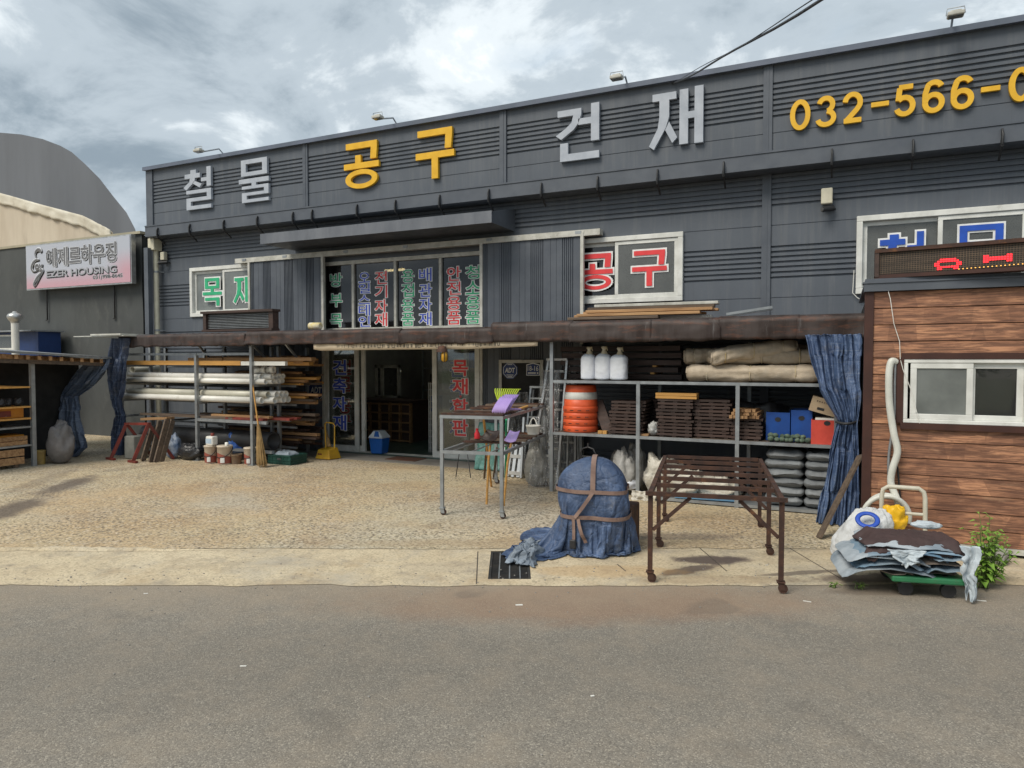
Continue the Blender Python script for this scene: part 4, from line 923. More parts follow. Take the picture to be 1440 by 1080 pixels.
# its sign
sA, sB = P(37, 408, y=NY - .25), P(185, 400, y=NY - .25); sz1 = P(37, 345.5, y=NY - .25).z; sz0 = P(37, 408.5, y=NY - .25).z
es = thing('billboard', ((sA.x + sB.x) / 2, NY - .2, sz0), 'grey to pink sign board with Korean name and EZER HOUSING on the grey wall', 'sign')
def mk_signface():
    t = NT('pink_grey_print'); s_ = t.n('ShaderNodeSeparateXYZ'); t.l(t.tc.outputs['Generated'], s_.inputs[0])
    f1 = t.ramp(s_.outputs[2], [(.0, 1.), (.45, 0.)], 'EASE'); f2 = t.math('MULTIPLY', t.ramp(s_.outputs[0], [(.75, 0.), (.97, 1.)], 'EASE'), t.ramp(s_.outputs[2], [(.2, 1.), (.8, 0.)], 'EASE'))
    c = t.mix(t.math('MAXIMUM', f1, f2), (.44, .46, .52), (.54, .31, .36)); return t.done(c, .35)
m = MB(); m.box(sA.x, sB.x, NY - .24, NY - .14, sz0, sz1); m.build('case', M['alu'], es)
m = MB(); m.box(sA.x + .03, sB.x - .03, NY - .252, NY - .243, sz0 + .03, sz1 - .03); m.build('face', mk_signface(), es)
M['signlight'] = flat('light_grey_print', (.40, .41, .44)); M['signgrey'] = flat('grey_print', (.17, .17, .18)); M['signblack'] = flat('black_print', (.02, .02, .022)); M['signwhite'] = flat('white_print', (.62, .63, .66))
W_, H_ = sB.x - sA.x, sz1 - sz0; fy = NY - .253
def S(u0, u1, v0, v1): return (sA.x + W_ * u0, sA.x + W_ * u1, sz0 + H_ * v0, sz0 + H_ * v1)
for body, b_, off in (('에제르하우징', (.215, .875, .47, .88), .02), ('EZER HOUSING', (.21, .875, .25, .40), .012)):
    q = S(*b_); big = off > .015; text(es, 'shadow', body, q[0] + .025, q[1] + .025, q[2] - .025, q[3] - .025, fy, M['signblack'], depth=.002, off=.05 if big else .045)
    text(es, 'letter', body, *q, fy - .003, M['signgrey'] if big else M['signlight'], depth=.002, off=off, outline=.03 if big else None, omat=M['signwhite'])
q = S(.66, .925, .115, .215); text(es, 'letter', '031)998-8645', *q, fy, M['signblack'], depth=.002, off=.01, outline=.05, omat=M['signwhite'])
# curly monogram
def mono(dx, dz, r_, y, mt, nm):
    m = MB(); pts = [(.17, .82), (.155, .88), (.125, .88), (.105, .80), (.12, .68), (.145, .66), (.11, .66), (.075, .58), (.065, .48), (.085, .41), (.12, .42), (.14, .48), (.13, .55), (.11, .53), (.115, .47), (.15, .50), (.178, .55), (.165, .48), (.15, .42), (.175, .42), (.15, .30), (.115, .14), (.09, .08), (.085, .14), (.12, .27), (.165, .36)]
    fine = []
    for i in range(len(pts) - 1):
        p0, p1, p2, p3 = [pts[min(max(i + k, 0), len(pts) - 1)] for k in (-1, 0, 1, 2)]
        for j in range(5):
            t = j / 5; f = lambda a, b, c_, d: .5 * (2 * b + (c_ - a) * t + (2 * a - 5 * b + 4 * c_ - d) * t * t + (3 * b - a - 3 * c_ + d) * t ** 3)
            fine.append((f(p0[0], p1[0], p2[0], p3[0]), f(p0[1], p1[1], p2[1], p3[1])))
    k = r_
    m.tube([(sA.x + W_ * u + dx, y, sz0 + H_ * v + dz) for u, v in fine], [k * (.75 + .5 * math.sin(i * .22)) for i in range(len(fine))], 6, flat=1)
    for i, q_ in enumerate(m.v): m.v[i] = Vector((q_.x, y + (q_.y - y) * .06, q_.z))
    m.build(nm, mt, es)
mono(.025, -.025, .05, fy - .002, M['signblack'], 'shadow'); mono(0, 0, .045, fy - .008, M['signwhite'], 'emblem_outline'); mono(0, 0, .026, fy - .014, M['signgrey'], 'emblem')
# beige tent behind
M['beige'] = pm('beige_tent_fabric', (.56, .49, .39), (.47, .40, .31), 1.0, .8, .15, 4, stretch=(1, 1, .25), dirt=((.25, .20, .15), .8, .55, .5), bd=.03)
M['beige2'] = pm('pale_tent_trim', (.66, .62, .52), (.56, .51, .41), 1.2, .8, .15, 4, dirt=((.27, .22, .17), 1.5, .58, .5), bd=.03)
BY = 17.
bt = thing('beige_tent', (P(20, 330, y=BY).x, BY, 0), 'stained beige fabric tent hall behind the grey warehouse', 'building')
g = [P(-260, 206, y=BY), P(0, 273, y=BY), P(60, 290, y=BY), P(120, 306, y=BY), P(158, 326, y=BY), P(166, 345, y=BY)]
base = [Vector((q.x, BY, -.4)) for q in g]
m = MB(); m.prism([base[0], base[-1]] + g[::-1], (-14, 10, 0)); m.build('hall', M['beige'], bt)
def bandf(u, v):
    s_ = u * (len(g) - 2); i = min(int(s_), len(g) - 3); q = g[i].lerp(g[i + 1], s_ - i)
    return q + Vector((0, -.08 - .05 * fbm(u * 30, v * 2, 1.2), .06 - v * (.42 + .05 * fbm(u * 20, 0, 2.2))))
m = MB(); m.grid(bandf, 80, 6); m.build('roof_edge', M['beige2'], bt, thick=.02)
# grey arched hall
M['dome'] = pm('grey_membrane', (.155, .165, .182), (.125, .133, .147), .25, .7, .05, 3, stretch=(1, 1, .2))
AY = 34.
ah = thing('arched_hall', (P(0, 300, y=AY).x, AY, 0), 'huge grey arched membrane hall in the far left background', 'building')
arc = [(-190, 345), (-178, 312), (-140, 252), (-100, 215), (-50, 192), (0, 186.5), (30, 189), (60, 195.5), (85, 205), (101, 214), (120, 231), (140, 251), (160, 277), (178, 299), (190, 322), (196, 345)]
pts = [P(a, b, y=AY) for a, b in arc]; pts = [Vector((pts[0].x, AY, -.4))] + pts + [Vector((pts[-1].x, AY, -.4))]
m = MB(); m.prism(pts[::-1], (-28, 16, 0)); m.build('hall', M['dome'], ah)
ORD = ['first', 'second', 'third', 'fourth', 'fifth', 'sixth', 'seventh', 'eighth', 'ninth', 'tenth', 'eleventh', 'twelfth', 'thirteenth']
# ================================================================== left rack
def tarp_mat(name, c, c2, grid=.9, big=0, crease=0):
    t = NT(name); v = t.map((1, 1, 1))
    col = t.mix(t.ramp(t.noise(3.2, 7, .65), [(.36, 0.), (.64, 1.)]), c, c2)
    col = t.mix(t.ramp(t.noise(9, 8, .7, t.map((1, 1, .35))), [(.57, 0.), (.72, .55)]), col, tuple(min(1, q * 2.1 + .05) for q in c))
    g1 = t.ramp(t.noise(90, 2, .6, t.map((1, 1, .03))), [(.60, 0.), (.70, 1.)]); g2 = t.ramp(t.noise(90, 2, .6, t.map((.03, .03, 1))), [(.60, 0.), (.70, 1.)])
    col = t.mix(t.math('MULTIPLY', t.math('MAXIMUM', g1, g2), .34 * grid), col, (.36, .42, .50))
    col = t.mix(t.ramp(t.noise(5, 8, .7, t.map((1, 1, 1), (3, 7, 1))), [(.56, 0.), (.72, .5)]), col, (.20, .185, .16))
    col = t.mix(t.ramp(t.noise(1.9, 6, .7), [(.5, 0.), (.7, .6 * big)]), col, tuple(q * 2.3 + .03 for q in c)) if big else col
    nb_ = t.bump(t.noise(16, 7, .68, None, .6), .5, .025); nb_ = t.bump(t.noise(5.5, 4, .6, None, 1.2), .5, .05, nb_)
    if crease:
        wv = t.n('ShaderNodeVectorMath'); wv.operation = 'ADD'; nz = t.n('ShaderNodeTexNoise'); nz.inputs['Scale'].default_value = 2.5; t.l(t.co, nz.inputs['Vector']); t.l(t.co, wv.inputs[0]); t.l(nz.outputs['Color'], wv.inputs[1])
        ed = t.ramp(t.vor(4.2, 'DISTANCE_TO_EDGE', 'Distance', t.map((1, 1, .6), src=wv.outputs[0])), [(0., 0.), (.12, 1.)]); nb_ = t.bump(ed, .28, .02, nb_); col = t.mix(t.math('MULTIPLY', t.ramp(t.vor(4.2, 'DISTANCE_TO_EDGE', 'Distance', t.map((1, 1, .6), src=wv.outputs[0])), [(0., 1.), (.02, 0.)]), .14), col, (.26, .32, .42))
    return t.done(col, .48, 0, nb_, .45)
M['tarp'] = tarp_mat('blue_tarpaulin', (.085, .135, .25), (.048, .08, .165))
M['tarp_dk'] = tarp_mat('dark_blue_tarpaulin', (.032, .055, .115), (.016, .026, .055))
M['tarp_lt'] = tarp_mat('faded_blue_tarpaulin', (.10, .135, .20), (.06, .085, .14), 1.2)
LX = [P(q, 600, y=YS).x for q in (172, 277.5, 355)]
zr = lambda px, py, y=YS: P(px, py, y=y).z
LZ = [zr(278, 498), zr(278, 513.5), zr(278, 539), zr(278, 565), zr(278, 589), .12]
DB = 9.02
rk = thing('pipe_rack', ((LX[0] + LX[2]) / 2, YS, .02), 'galvanised steel rack loaded with white pipes left of the doorway', 'rack')
for i, x in enumerate(LX):
    for y in (YS, DB):
        m = MB(); m.box(x - .025, x + .025, y - .025, y + .025, .022, 1.965 if (i == 2 or y == DB) else LZ[0] + .02); p_ = m.build('post', M['galv'], rk)
        m = MB(); m.box(x - .06, x + .06, y - .06, y + .06, .0222, .03); m.build('foot_plate', M['galv'], p_)
    for z in LZ[1:]:
        m = MB(); m.box(x - .02, x + .02, YS + .026, DB - .026, z - .04, z); m.build('arm', M['galv'], rk)
m = MB(); m.box(LX[0], LX[2], YS - .015, YS + .015, LZ[0] - .02, LZ[0] + .02); m.build('top_rail', M['galv'], rk)
m = MB(); m.box(LX[1] + .026, LX[2] + .32, YS - .02, YS + .025, LZ[4] - .035, LZ[4] + .012); m.build('shelf_rail', M['galv'], rk)
m = MB(); m.box(LX[0] + .03, LX[2] + .3, DB - .06, DB - .03, LZ[4] - .035, LZ[4] + .012); m.build('shelf_rail', M['galv'], rk)
# pipes on two levels
xr1 = P(366, 535, y=8.5).x; xr2 = P(373, 560, y=8.5).x; xl = P(176, 530, y=8.5).x
def pipe(y, z, r, x0, x1, mt, lab, grp, wall=.006):
    m = MB(); m.pipe((x0, y, z), (x1, y + U(-.01, .01), z), r, wall); return one('pipe', m, M[mt], lab, 'pipe', grp)
r = .045
for row, n in ((0, 6), (1, 5)):
    for i in range(n):
        y = YS + .09 + i * (2 * r + .003) + row * r; pipe(y, LZ[2] + r + row * r * 1.75, r, xl + U(0, .1), xr1 + U(-.05, .12), 'pvc', 'thin white pipe, %s from the front in the %s row of the upper pipe level' % (ORD[i], ('bottom', 'top')[row]), 'white pipes on the upper pipe level')
r = .052
for row, n in ((0, 5), (1, 4)):
    for i in range(n):
        y = YS + .09 + i * (2 * r + .003) + row * r
        if row == 1 and i == 0:
            xs = P(282, 553, y=y).x; pipe(y, LZ[3] + r * 2.8, r, xl, xs, 'pvc_c', 'short cream pipe ending beside the middle post of the rack', None)
            pipe(y, LZ[3] + r * 2.8, r, xs + .04, xr2, 'pvc_c', 'cream pipe lying on top at the front of the lower pipe level', None)
        elif row == 0 and i == 0: pipe(y, LZ[3] + r, r, P(163, 560, y=y).x, xr2 - .08, 'pvc', 'white pipe jutting out past the left post on the lower pipe level', None)
        else: pipe(y, LZ[3] + r * (1 + 1.8 * row), r, xl + U(0, .1), xr2 + U(-.02, .14), 'pvc', 'white pipe, %s from the front in the %s row of the lower pipe level' % (ORD[i], ('bottom', 'top')[row]), 'white pipes on the lower pipe level')
pipe(8.93, LZ[3] + .30, .06, P(172, 545, y=8.9).x, P(369, 548, y=8.9).x, 'pvc_g', 'dark grey pipe lying above the lower white pipes', None)
# couplings on top
for (px, py, mt, dx, l) in ((366, 526, 'pvc', .11, '1'), (373, 527, 'pvc', .03, '2')):
    c = P(px, py, y=8.62); m = MB(); z = LZ[2] + .045 * 3.75 + .055
    m.pipe((c.x - .10, 8.6 + (.1 if l == '2' else 0), z), (c.x + .03, 8.6 + (.1 if l == '2' else .03), z + .012), .052, .006); m.pipe((c.x + .03, 8.6 + (.1 if l == '2' else .03), z + .012), (c.x + .10, 8.62 + (.1 if l == '2' else .03), z + .012), .064, .009)
    one('pipe_coupling', m, M[mt], 'white pipe coupling lying ' + ('at the front' if l == '1' else 'behind the other one') + ' on top of the upper white pipes', 'coupling')
c = P(189.5, 520, y=9.0); m = MB(); m.pipe((c.x - .15, 9.6, LZ[1] - .1), (c.x, 8.95, LZ[1] - .1), .062, .01); one('pipe', m, M['pvc_c'], 'cream pipe end pointing outwards high at the left of the rack', 'pipe')
# big black pipe
c = P(385, 608, y=8.78); rb_ = .155; m = MB(); xe_ = P(239, 605, y=8.8).x
m.pipe((xe_ - .6, 8.78, .38 + .0), (c.x, 8.78, .38), rb_, .018, 28); one('black_pipe', m, M['blackpipe'], 'wide black pipe lying under the white pipes', 'pipe')
for x in (LX[0] + .4, LX[1] - .3, LX[2] - .15):
    pass
m = MB(); m.box(LX[0] + .3, LX[2] + .2, 8.63, 8.69, .19, .235); m.box(LX[0] + .3, LX[2] + .2, 8.87, 8.93, .19, .235); m.build('low_rail', M['galv'], rk)
# timber boards: one mesh each
def board(x0, x1, y, z, w_, h_, mt, lab, grp, dy=0, cat='board'):
    m = MB(); m.bar((x0, y, z + h_ / 2), (x1, y + dy, z + h_ / 2), w_, h_); return one('board', m, M[mt], lab, cat, grp)
board(P(175, 510, y=8.46).x, P(339, 512, y=8.46).x, 8.47, LZ[1], .05, .075, 'wood_y', 'long pale yellow board at the front of the top level of the rack', None)
m = MB(); ya = 8.47; xa_, xb_ = P(340, 513, y=8.46).x, P(402, 513, y=8.46).x; m.box(xa_, xb_, 8.44, 8.5, LZ[1], LZ[1] + .065); one('plastic_channel', m, M['pvc'], 'white hollow plastic profile beside the pale board on the top level', 'profile')
zz_ = LZ[1]
for i, (p0, p1, y, dz, mt) in enumerate(((268, 316, 8.6, .07, 'wood'), (317, 440, 8.62, .075, 'wood'), (330, 428, 8.75, .03, 'wood'), (360, 432, 8.85, .0, 'wood'), (372, 436, 8.75, .0, 'wood_y'), (380, 438, 8.93, .04, 'wood'), (300, 400, 8.9, .09, 'wood_old'))):
    board(P(p0, 505, y=y).x, P(p1, 505, y=y).x, y, zz_ + dz, .11, .055, mt, 'orange-brown timber length on the top level of the pipe rack', 'timber on the top level of the pipe rack', U(-.03, .03))
for i, (p0, p1, y, dz, mt) in enumerate(((200, 330, 8.5, .0, 'wood_old'), (236, 340, 8.62, .0, 'wood_dk'), (320, 372, 8.5, .0, 'rustred'), (300, 380, 8.6, .03, 'wood'), (322, 410, 8.72, .0, 'rustred'), (340, 404, 8.85, .0, 'rustred'), (345, 420, 8.92, .0, 'rustred'))):
    board(P(p0, 585, y=y).x, P(p1, 590, y=y).x, y, LZ[4] + .014 + dz, .10, .035, mt, 'reddish brown steel or timber length on the rail above the black pipe', 'lengths above the black pipe', U(-.02, .02))
# timber rack behind, ends showing right of the pipe rack
rk2 = thing('timber_rack', (-9.6, 9.2, .02), 'steel rack stuffed with timber offcuts between the pipe rack and the doorway', 'rack')
TZ = [zr(400, 515, 9.25), zr(400, 541, 9.25), zr(400, 567, 9.25), zr(400, 598, 9.25), .25]; TX = (-11.6, -8.95)
for x in TX:
    for y in (9.16, 10.05): m = MB(); m.box(x - .025, x + .025, y - .025, y + .025, .022, 1.96); m.build('post', M['galv'], rk2)
for z in TZ:
    for x in TX: m = MB(); m.box(x - .02, x + .02, 9.19, 10.02, z - .04, z - .002); m.build('arm', M['galv'], rk2)
    m = MB(); m.box(TX[0] + .03, TX[1] + .55, 9.15, 9.18, z - .035, z - .003); m.build('rail', M['galv'], rk2)
random.seed(21)
for li, z in enumerate(TZ):
    nlay = (4, 5, 4, 5, 6)[li]
    for k in range(nlay):
        zz2 = z + k * .048
        for j in range(6):
            if random.random() < .05 + .06 * k: continue
            y = 9.24 + j * .135 + U(-.02, .02); px = U(418, 453) if li < 3 else U(410, 450)
            x1_ = P(px, 540, y=y).x; board(x1_ - U(1.4, 2.4), x1_, y, zz2, U(.06, .12), U(.03, .046), random.choice(('wood', 'wood', 'wood', 'wood_y', 'wood_old') if li < 3 else ('wood_old', 'wood_dk', 'wood', 'rust')),
                  'rough ' + ('orange-brown timber end on the topmost level', 'orange-brown timber end on the second level from the top', 'orange-brown timber end on the middle level', 'dark timber end on the level above the lowest', 'dark timber end on the lowest level')[li] + ' of the timber rack', 'timber on level %s of the timber rack' % ('one', 'two', 'three', 'four', 'five')[li], U(-.05, .05))
# ---- things on the ground before the pipe rack
M['pail'] = pm('cream_pail', (.58, .50, .40), (.50, .42, .33), 6, .45, dirt=((.3, .13, .09), 5, .55, .5)); M['paint'] = pm('brick_red_print', (.30, .085, .06), (.24, .07, .05), 8, .5)
def pail(px, py, wpx, hpx, lab, tilt=0):
    c = P(px, py, z=.022); Z = -c.x * math.sin(YAW) + c.y * math.cos(YAW); r_ = wpx * Z / 980 / 2; h_ = hpx * Z / 980; y = c.y + r_; x = c.x
    s = thing('paint_pail', (x, y, .022), lab, 'pail')
    m = MB(); m.lathe([(r_ * .88, .0), (r_ * .9, .01), (r_, h_ * .92), (r_ * 1.05, h_ * .93), (r_ * 1.05, h_), (r_ * .98, h_ + .004), (r_ * .2, h_ + .006)], (x, y, .022), 20); m.build('body', M['pail'], s)
    m = MB(); m.grid(lambda u, v: Vector((x + (r_ * (.9 + .1 * (.12 + .42 * v) / .92) + .002) * math.cos(u * 2 * math.pi), y + (r_ * (.9 + .1 * (.12 + .42 * v) / .92) + .002) * math.sin(u * 2 * math.pi), .022 + h_ * (.05 + .48 * v - .13 * math.sin(u * 2 * math.pi + 1) * v))), 24, 3, wrap=True); m.build('printed_band', M['paint'], s)
    m = MB(); a_ = math.atan2(-y, -x); m.grid(lambda u, v: Vector((x + (r_ + .004) * math.cos(a_ - .6 + u * .55), y + (r_ + .004) * math.sin(a_ - .6 + u * .55), .022 + h_ * (.1 + .28 * v))), 6, 2); m.build('paper_label', M['white'], s)
    m = MB(); m.tube([(x + r_ * 1.03 * math.cos(a_ + t), y + r_ * 1.03 * math.sin(a_ + t), .022 + h_ * (.72 - .28 * math.cos((t + .25) * .95) + .12 * t)) for t in [-1.5 + .25 * i for i in range(13)]], .006, 5); m.build('wire_handle', M['black'], s)
    return x, y, r_, h_
p1 = pail(289.5, 652, 17, 25, 'cream and red paint pail at the left of the row under the black pipe'); p2 = pail(308, 653.5, 21, 26, 'largest cream and red paint pail, in the middle under the black pipe'); p3 = pail(345.5, 654, 17, 24, 'cream and red paint pail standing against the rack post by the broom')
c = P(326.5, 653, z=.022); m = MB(); m.lathe([(.075, 0), (.09, .14), (.095, .145), (.095, .16), (.08, .155), (.075, .02)], (c.x, c.y + .09, .022), 16); one('tin_can', m, pm('rusty_tin', (.22, .15, .09), (.15, .10, .07), 9, .7), 'small dirty brown tin between the paint pails', 'tin')
x, y, r_, h_ = p1; s = thing('chemical_jug', (x + .03, y, .03 + h_), 'white plastic jug with red cap standing on a paint pail', 'jug')
m = MB(); m.box(x - .05, x + .11, y - .06, y + .06, .03 + h_, .03 + h_ + .15); m.build('body', M['pvc'], s, bevel=.02, seg=2); m = MB(); m.lathe([(.028, 0), (.03, .045), (.02, .05)], (x + .05, y, .03 + h_ + .15), 10); m.build('cap', M['rustred'], s)
m = MB(); m.box(x - .04, x + .09, y - .063, y - .061, .06 + h_, .03 + h_ + .11); m.build('paper_label', flat('pale_blue_print', (.42, .52, .62)), s)
x, y, r_, h_ = p2; m = MB(); m.lathe([(.03, 0), (.03, .05), (.015, .055)], (x + .08, y - .03, .028 + h_ + .002), 10); one('bottle_cap', m, M['pvc'], 'small white cap standing on the largest paint pail', 'cap')
def blob_bag(cx, cy, z0, rx, ry, h_, seed, amp=.22, n=44, mlt=24, pinch=0.):
    def fn(u, v):
        t = u * 2 * math.pi; p = v * math.pi; k = math.sin(p) ** .72; q = Vector((math.cos(t) * k, math.sin(t) * k, -math.cos(p)))
        d = 1 + amp * fbm(q.x * 1.6 + seed, q.y * 1.6, q.z * 1.6, 3) + amp * .5 * abs(fbm(q.x * 4 + seed, q.y * 4, q.z * 3, 3))
        zq = (q.z * .5 + .5); zz3 = max(0, zq * d)
        return Vector((cx + q.x * rx * d * (1 - pinch * zq ** 3), cy + q.y * ry * d * (1 - pinch * zq ** 3), z0 + h_ * min(zz3, 1.15)))
    mb = MB(); mb.grid(fn, n, mlt, wrap=True); return mb
c = P(336, 640, z=.022); one('blue_bag', blob_bag(P(333, 630, y=8.75).x, 8.75, .13, .18, .13, .34, 3.), pm('blue_plastic_bag', (.02, .07, .30), (.06, .14, .36), 9, .25, .5, 25, bd=.02), 'glossy blue plastic bag slumped behind the paint pails', 'bag')
c = P(258, 648, z=.022); one('black_bag', blob_bag(c.x, c.y + .16, .022, .25, .15, .26, 8.), pm('black_plastic_bag', (.02, .02, .022), (.035, .035, .037), 9, .3, .6, 18, bd=.03), 'black plastic rubbish bag under the left end of the black pipe', 'bag')
c = P(234, 646, z=.022); one('printed_bag', blob_bag(c.x, c.y + .13, .022, .13, .11, .4, 15.), pm('blue_white_bag', (.45, .50, .56), (.06, .12, .26), 5, .4, .5, 18, bd=.03), 'blue and white printed bag stuffed behind the leaning boards', 'bag')
c = P(172, 645, z=.022); c2_ = P(196, 645, z=.022); m = MB(); m.box(c.x + .02, c2_.x, c.y + .02, c.y + .3, .022, .42); one('grey_box', m, pm('dusty_grey_plastic', (.28, .28, .25), (.20, .20, .18), 4, .7), 'dusty grey box at the left foot of the pipe rack', 'box', bevel=.015)
# red sawhorse leaning
s = thing('sawhorse', P(172, 648, z=.022), 'red steel sawhorse with chipped white paint at the left end of the rack', 'sawhorse')
for (t, f) in (((178, 596), (156, 645)), ((209, 596), (187, 649))):
    fb_ = P(*f, z=.04); tp = P(*t, y=fb_.y + .22); m = MB(); m.bar(fb_, tp, .05, .05); m.build('leg', M['rustred'], s)
    m = MB(); m.bar(fb_ + Vector((-.13, .02, -.0)), fb_ + Vector((.13, -.03, 0)), .05, .036); m.build('foot', M['rustred'], s)
    m = MB(); m.bar(tp, Vector((tp.x + .14, tp.y + .36, .03)), .045, .045); m.build('leg', M['rustred'], s)
a = P(178, 596, y=P(156, 645, z=.04).y + .22); b = P(209, 596, y=P(187, 649, z=.04).y + .22); m = MB(); m.bar(a - (b - a) * .05, b + (b - a) * .05, .05, .04); m.build('top_bar', M['rustred'], s)
# leaning weathered boards / wooden trestle
for i, (f, t) in enumerate((((201, 648), (215, 600)), ((212, 650), (225, 592)), ((219, 650), (235, 590)), ((227, 649), (243, 591)))):
    fb_ = P(*f, z=.024); tp = P(*t, y=fb_.y + .3); m = MB(); m.bar(fb_, tp, .085, .03, up=(1, 0, 0)); one('board', m, M['wood_old'], 'weathered grey-brown board leaning beside the red sawhorse, %s' % ('leftmost of four', 'second from the left of four', 'third from the left of four', 'rightmost of four')[i], 'board')
a, b = P(203, 589, y=8.35), P(240, 588, y=8.35); m = MB(); m.bar(a, b, .16, .04); one('plank', m, M['wood'], 'short wooden plank laid across the tops of the leaning boards', 'plank')
# broom
s = thing('broom', P(366, 656, z=.022), 'tall bundled twig broom standing before the pipe rack', 'broom')
g_ = P(366, 657, z=.022); nk = P(363.5, 601, y=g_.y + .04); tp = P(355, 538, y=g_.y + .12); m = MB(); m.tube([nk - Vector((0, 0, .1)), nk, tp], [.012, .014, .012], 7); m.build('handle', M['wood_y'], s)
M['straw'] = pm('straw', (.42, .28, .12), (.27, .17, .07), 9, .85, rnd=.0); m = MB(); random.seed(4)
for i in range(120):
    t = U(0, 6.28); k = U(.1, 1) ** .6; e = g_ + Vector((math.cos(t) * .105 * k + .02, math.sin(t) * .07 * k + .02, U(.0, .06))); s0 = nk + Vector((math.cos(t) * .02, math.sin(t) * .02, U(-.02, .04))); md = s0.lerp(e, .5) + Vector((math.cos(t) * .012, 0, -.01))
    m.tube([s0, md, e], [.006, .006, .0035], 3, caps=False)
m.build('bristles', M['straw'], s); m = MB(); m.tube([nk + Vector((0, 0, .02)), nk - Vector((0, 0, .12))], [.022, .03], 10); m.build('binding', M['straw'], s)
# green crate with sack
a, b = P(378, 652, z=.022), P(413, 653, z=.022); s = thing('green_crate', ((a.x + b.x) / 2, a.y + .2, .022), 'dark green plastic crate holding a pale folded sack', 'crate')
M['crate'] = pm('green_plastic', (.022, .085, .065), (.016, .06, .048), 7, .5); x0_, x1_, y0_, y1_, zc = a.x, b.x + .04, a.y, a.y + .38, .18
m = MB(); m.box(x0_, x1_, y0_, y1_, .022, .036)
for q in ((x0_, x1_, y0_, y0_ + .02), (x0_, x1_, y1_ - .02, y1_), (x0_, x0_ + .02, y0_ + .02, y1_ - .02), (x1_ - .02, x1_, y0_ + .02, y1_ - .02)): m.box(*q, .036, zc)
m.build('body', M['crate'], s); m = MB()
for z in (zc - .025, .09, .05): m.box(x0_ - .012, x1_ + .012, y0_ - .012, y0_ - .001, z, z + .016); m.box(x1_ + .001, x1_ + .013, y0_ - .012, y1_ + .01, z, z + .016)
for i in range(7): x = x0_ + (x1_ - x0_) * i / 6; m.box(x - .008, x + .008, y0_ - .009, y0_ - .0012, .03, zc - .03)
m.build('ribs', M['crate'], s); m = MB(); m.box((x0_ + x1_) / 2 - .04, (x0_ + x1_) / 2 + .04, y0_ - .014, y0_ - .012, .10, .13); m.build('handle_plate', M['pvc_g'], s)
def pillow(cx, cy, z0, lx, ly, h_, seed, rz=0, sag=.0, n=36, k=16, pw=.38, wr=.03):
    def fn(u, v):
        t = u * 2 * math.pi; p = v * math.pi; sg_ = lambda q, e: math.copysign(abs(q) ** e, q)
        rr = math.sin(p) ** .3; X = sg_(math.cos(t), pw) * rr; Y = sg_(math.sin(t), pw) * rr; zq = -math.cos(p)
        edge = max(abs(X), abs(Y)); tk = (1 - .7 * edge ** 9)
        w_ = wr * fbm(X * 2.4 + seed, Y * 2.4, zq + seed * .3, 4)
        x = X * lx / 2 * (1 + .04 * fbm(seed, Y * 3, 0)); y = Y * ly / 2 * (1 + .04 * fbm(X * 3, seed, 0)); z = h_ / 2 + zq * h_ / 2 * tk + w_ * (1 if zq > -.2 else .2) - sag * X * X * h_
        return Vector((cx + x * math.cos(rz) - y * math.sin(rz), cy + x * math.sin(rz) + y * math.cos(rz), z0 + max(z, .0)))
    mb = MB(); mb.grid(fn, n, k, wrap=True); return mb
one('folded_sack', pillow((x0_ + x1_) / 2 - .02, y0_ + .18, .11, .36, .3, .11, 6.), pm('pale_blue_sack', (.36, .42, .47), (.29, .34, .39), 6, .7, .3, 30), 'pale blue-grey sack bulging out of the green crate', 'sack')
# yellow long-handled dustpan
a, b = P(443, 645, z=.028), P(466, 646, z=.028); s = thing('dustpan', ((a.x + b.x) / 2, a.y + .12, .028), 'yellow long-handled dustpan standing by the glass doors', 'dustpan')
M['dpan'] = pm('scuffed_yellow_plastic', (.62, .38, .03), (.52, .30, .03), 7, .5, dirt=((.25, .17, .06), 5, .58, .5)); x0_, x1_, y0_ = a.x, b.x, a.y
m = MB(); m.hexa([(x0_, y0_, .028), (x1_, y0_, .028), (x1_ + .05, y0_ + .26, .028), (x0_ + .02, y0_ + .26, .028), (x0_ + .05, y0_ + .02, .19), (x1_ - .03, y0_ + .02, .19), (x1_ - .0, y0_ + .22, .22), (x0_ + .06, y0_ + .22, .22)]); m.build('pan', M['dpan'], s, bevel=.012, seg=2)
hz_ = P(455, 594, y=y0_ + .1).z; xm = (x0_ + x1_) / 2
m = MB(); m.tube([(xm - .02, y0_ + .12, .19), (xm - .03, y0_ + .12, hz_ - .03), (xm - .0, y0_ + .12, hz_), (xm + .13, y0_ + .14, hz_ - .01), (xm + .16, y0_ + .14, hz_ - .05), (xm + .155, y0_ + .14, .2)], .011, 6); m.build('handle', M['dpan'], s)
m = MB(); m.box(x0_ + .06, x0_ + .14, y0_ + .003, y0_ + .009, .10, .125); m.build('sticker', M['rustred'], s)
m = MB(); m.tube([(xm - .02, y0_ + .2, .22), (xm - .05, y0_ + .22, .35), (xm - .12, y0_ + .24, .5), (xm - .14, y0_ + .24, .62)], [.05, .025, .014, .012], 7); m.build('hand_broom', M['straw'], s)

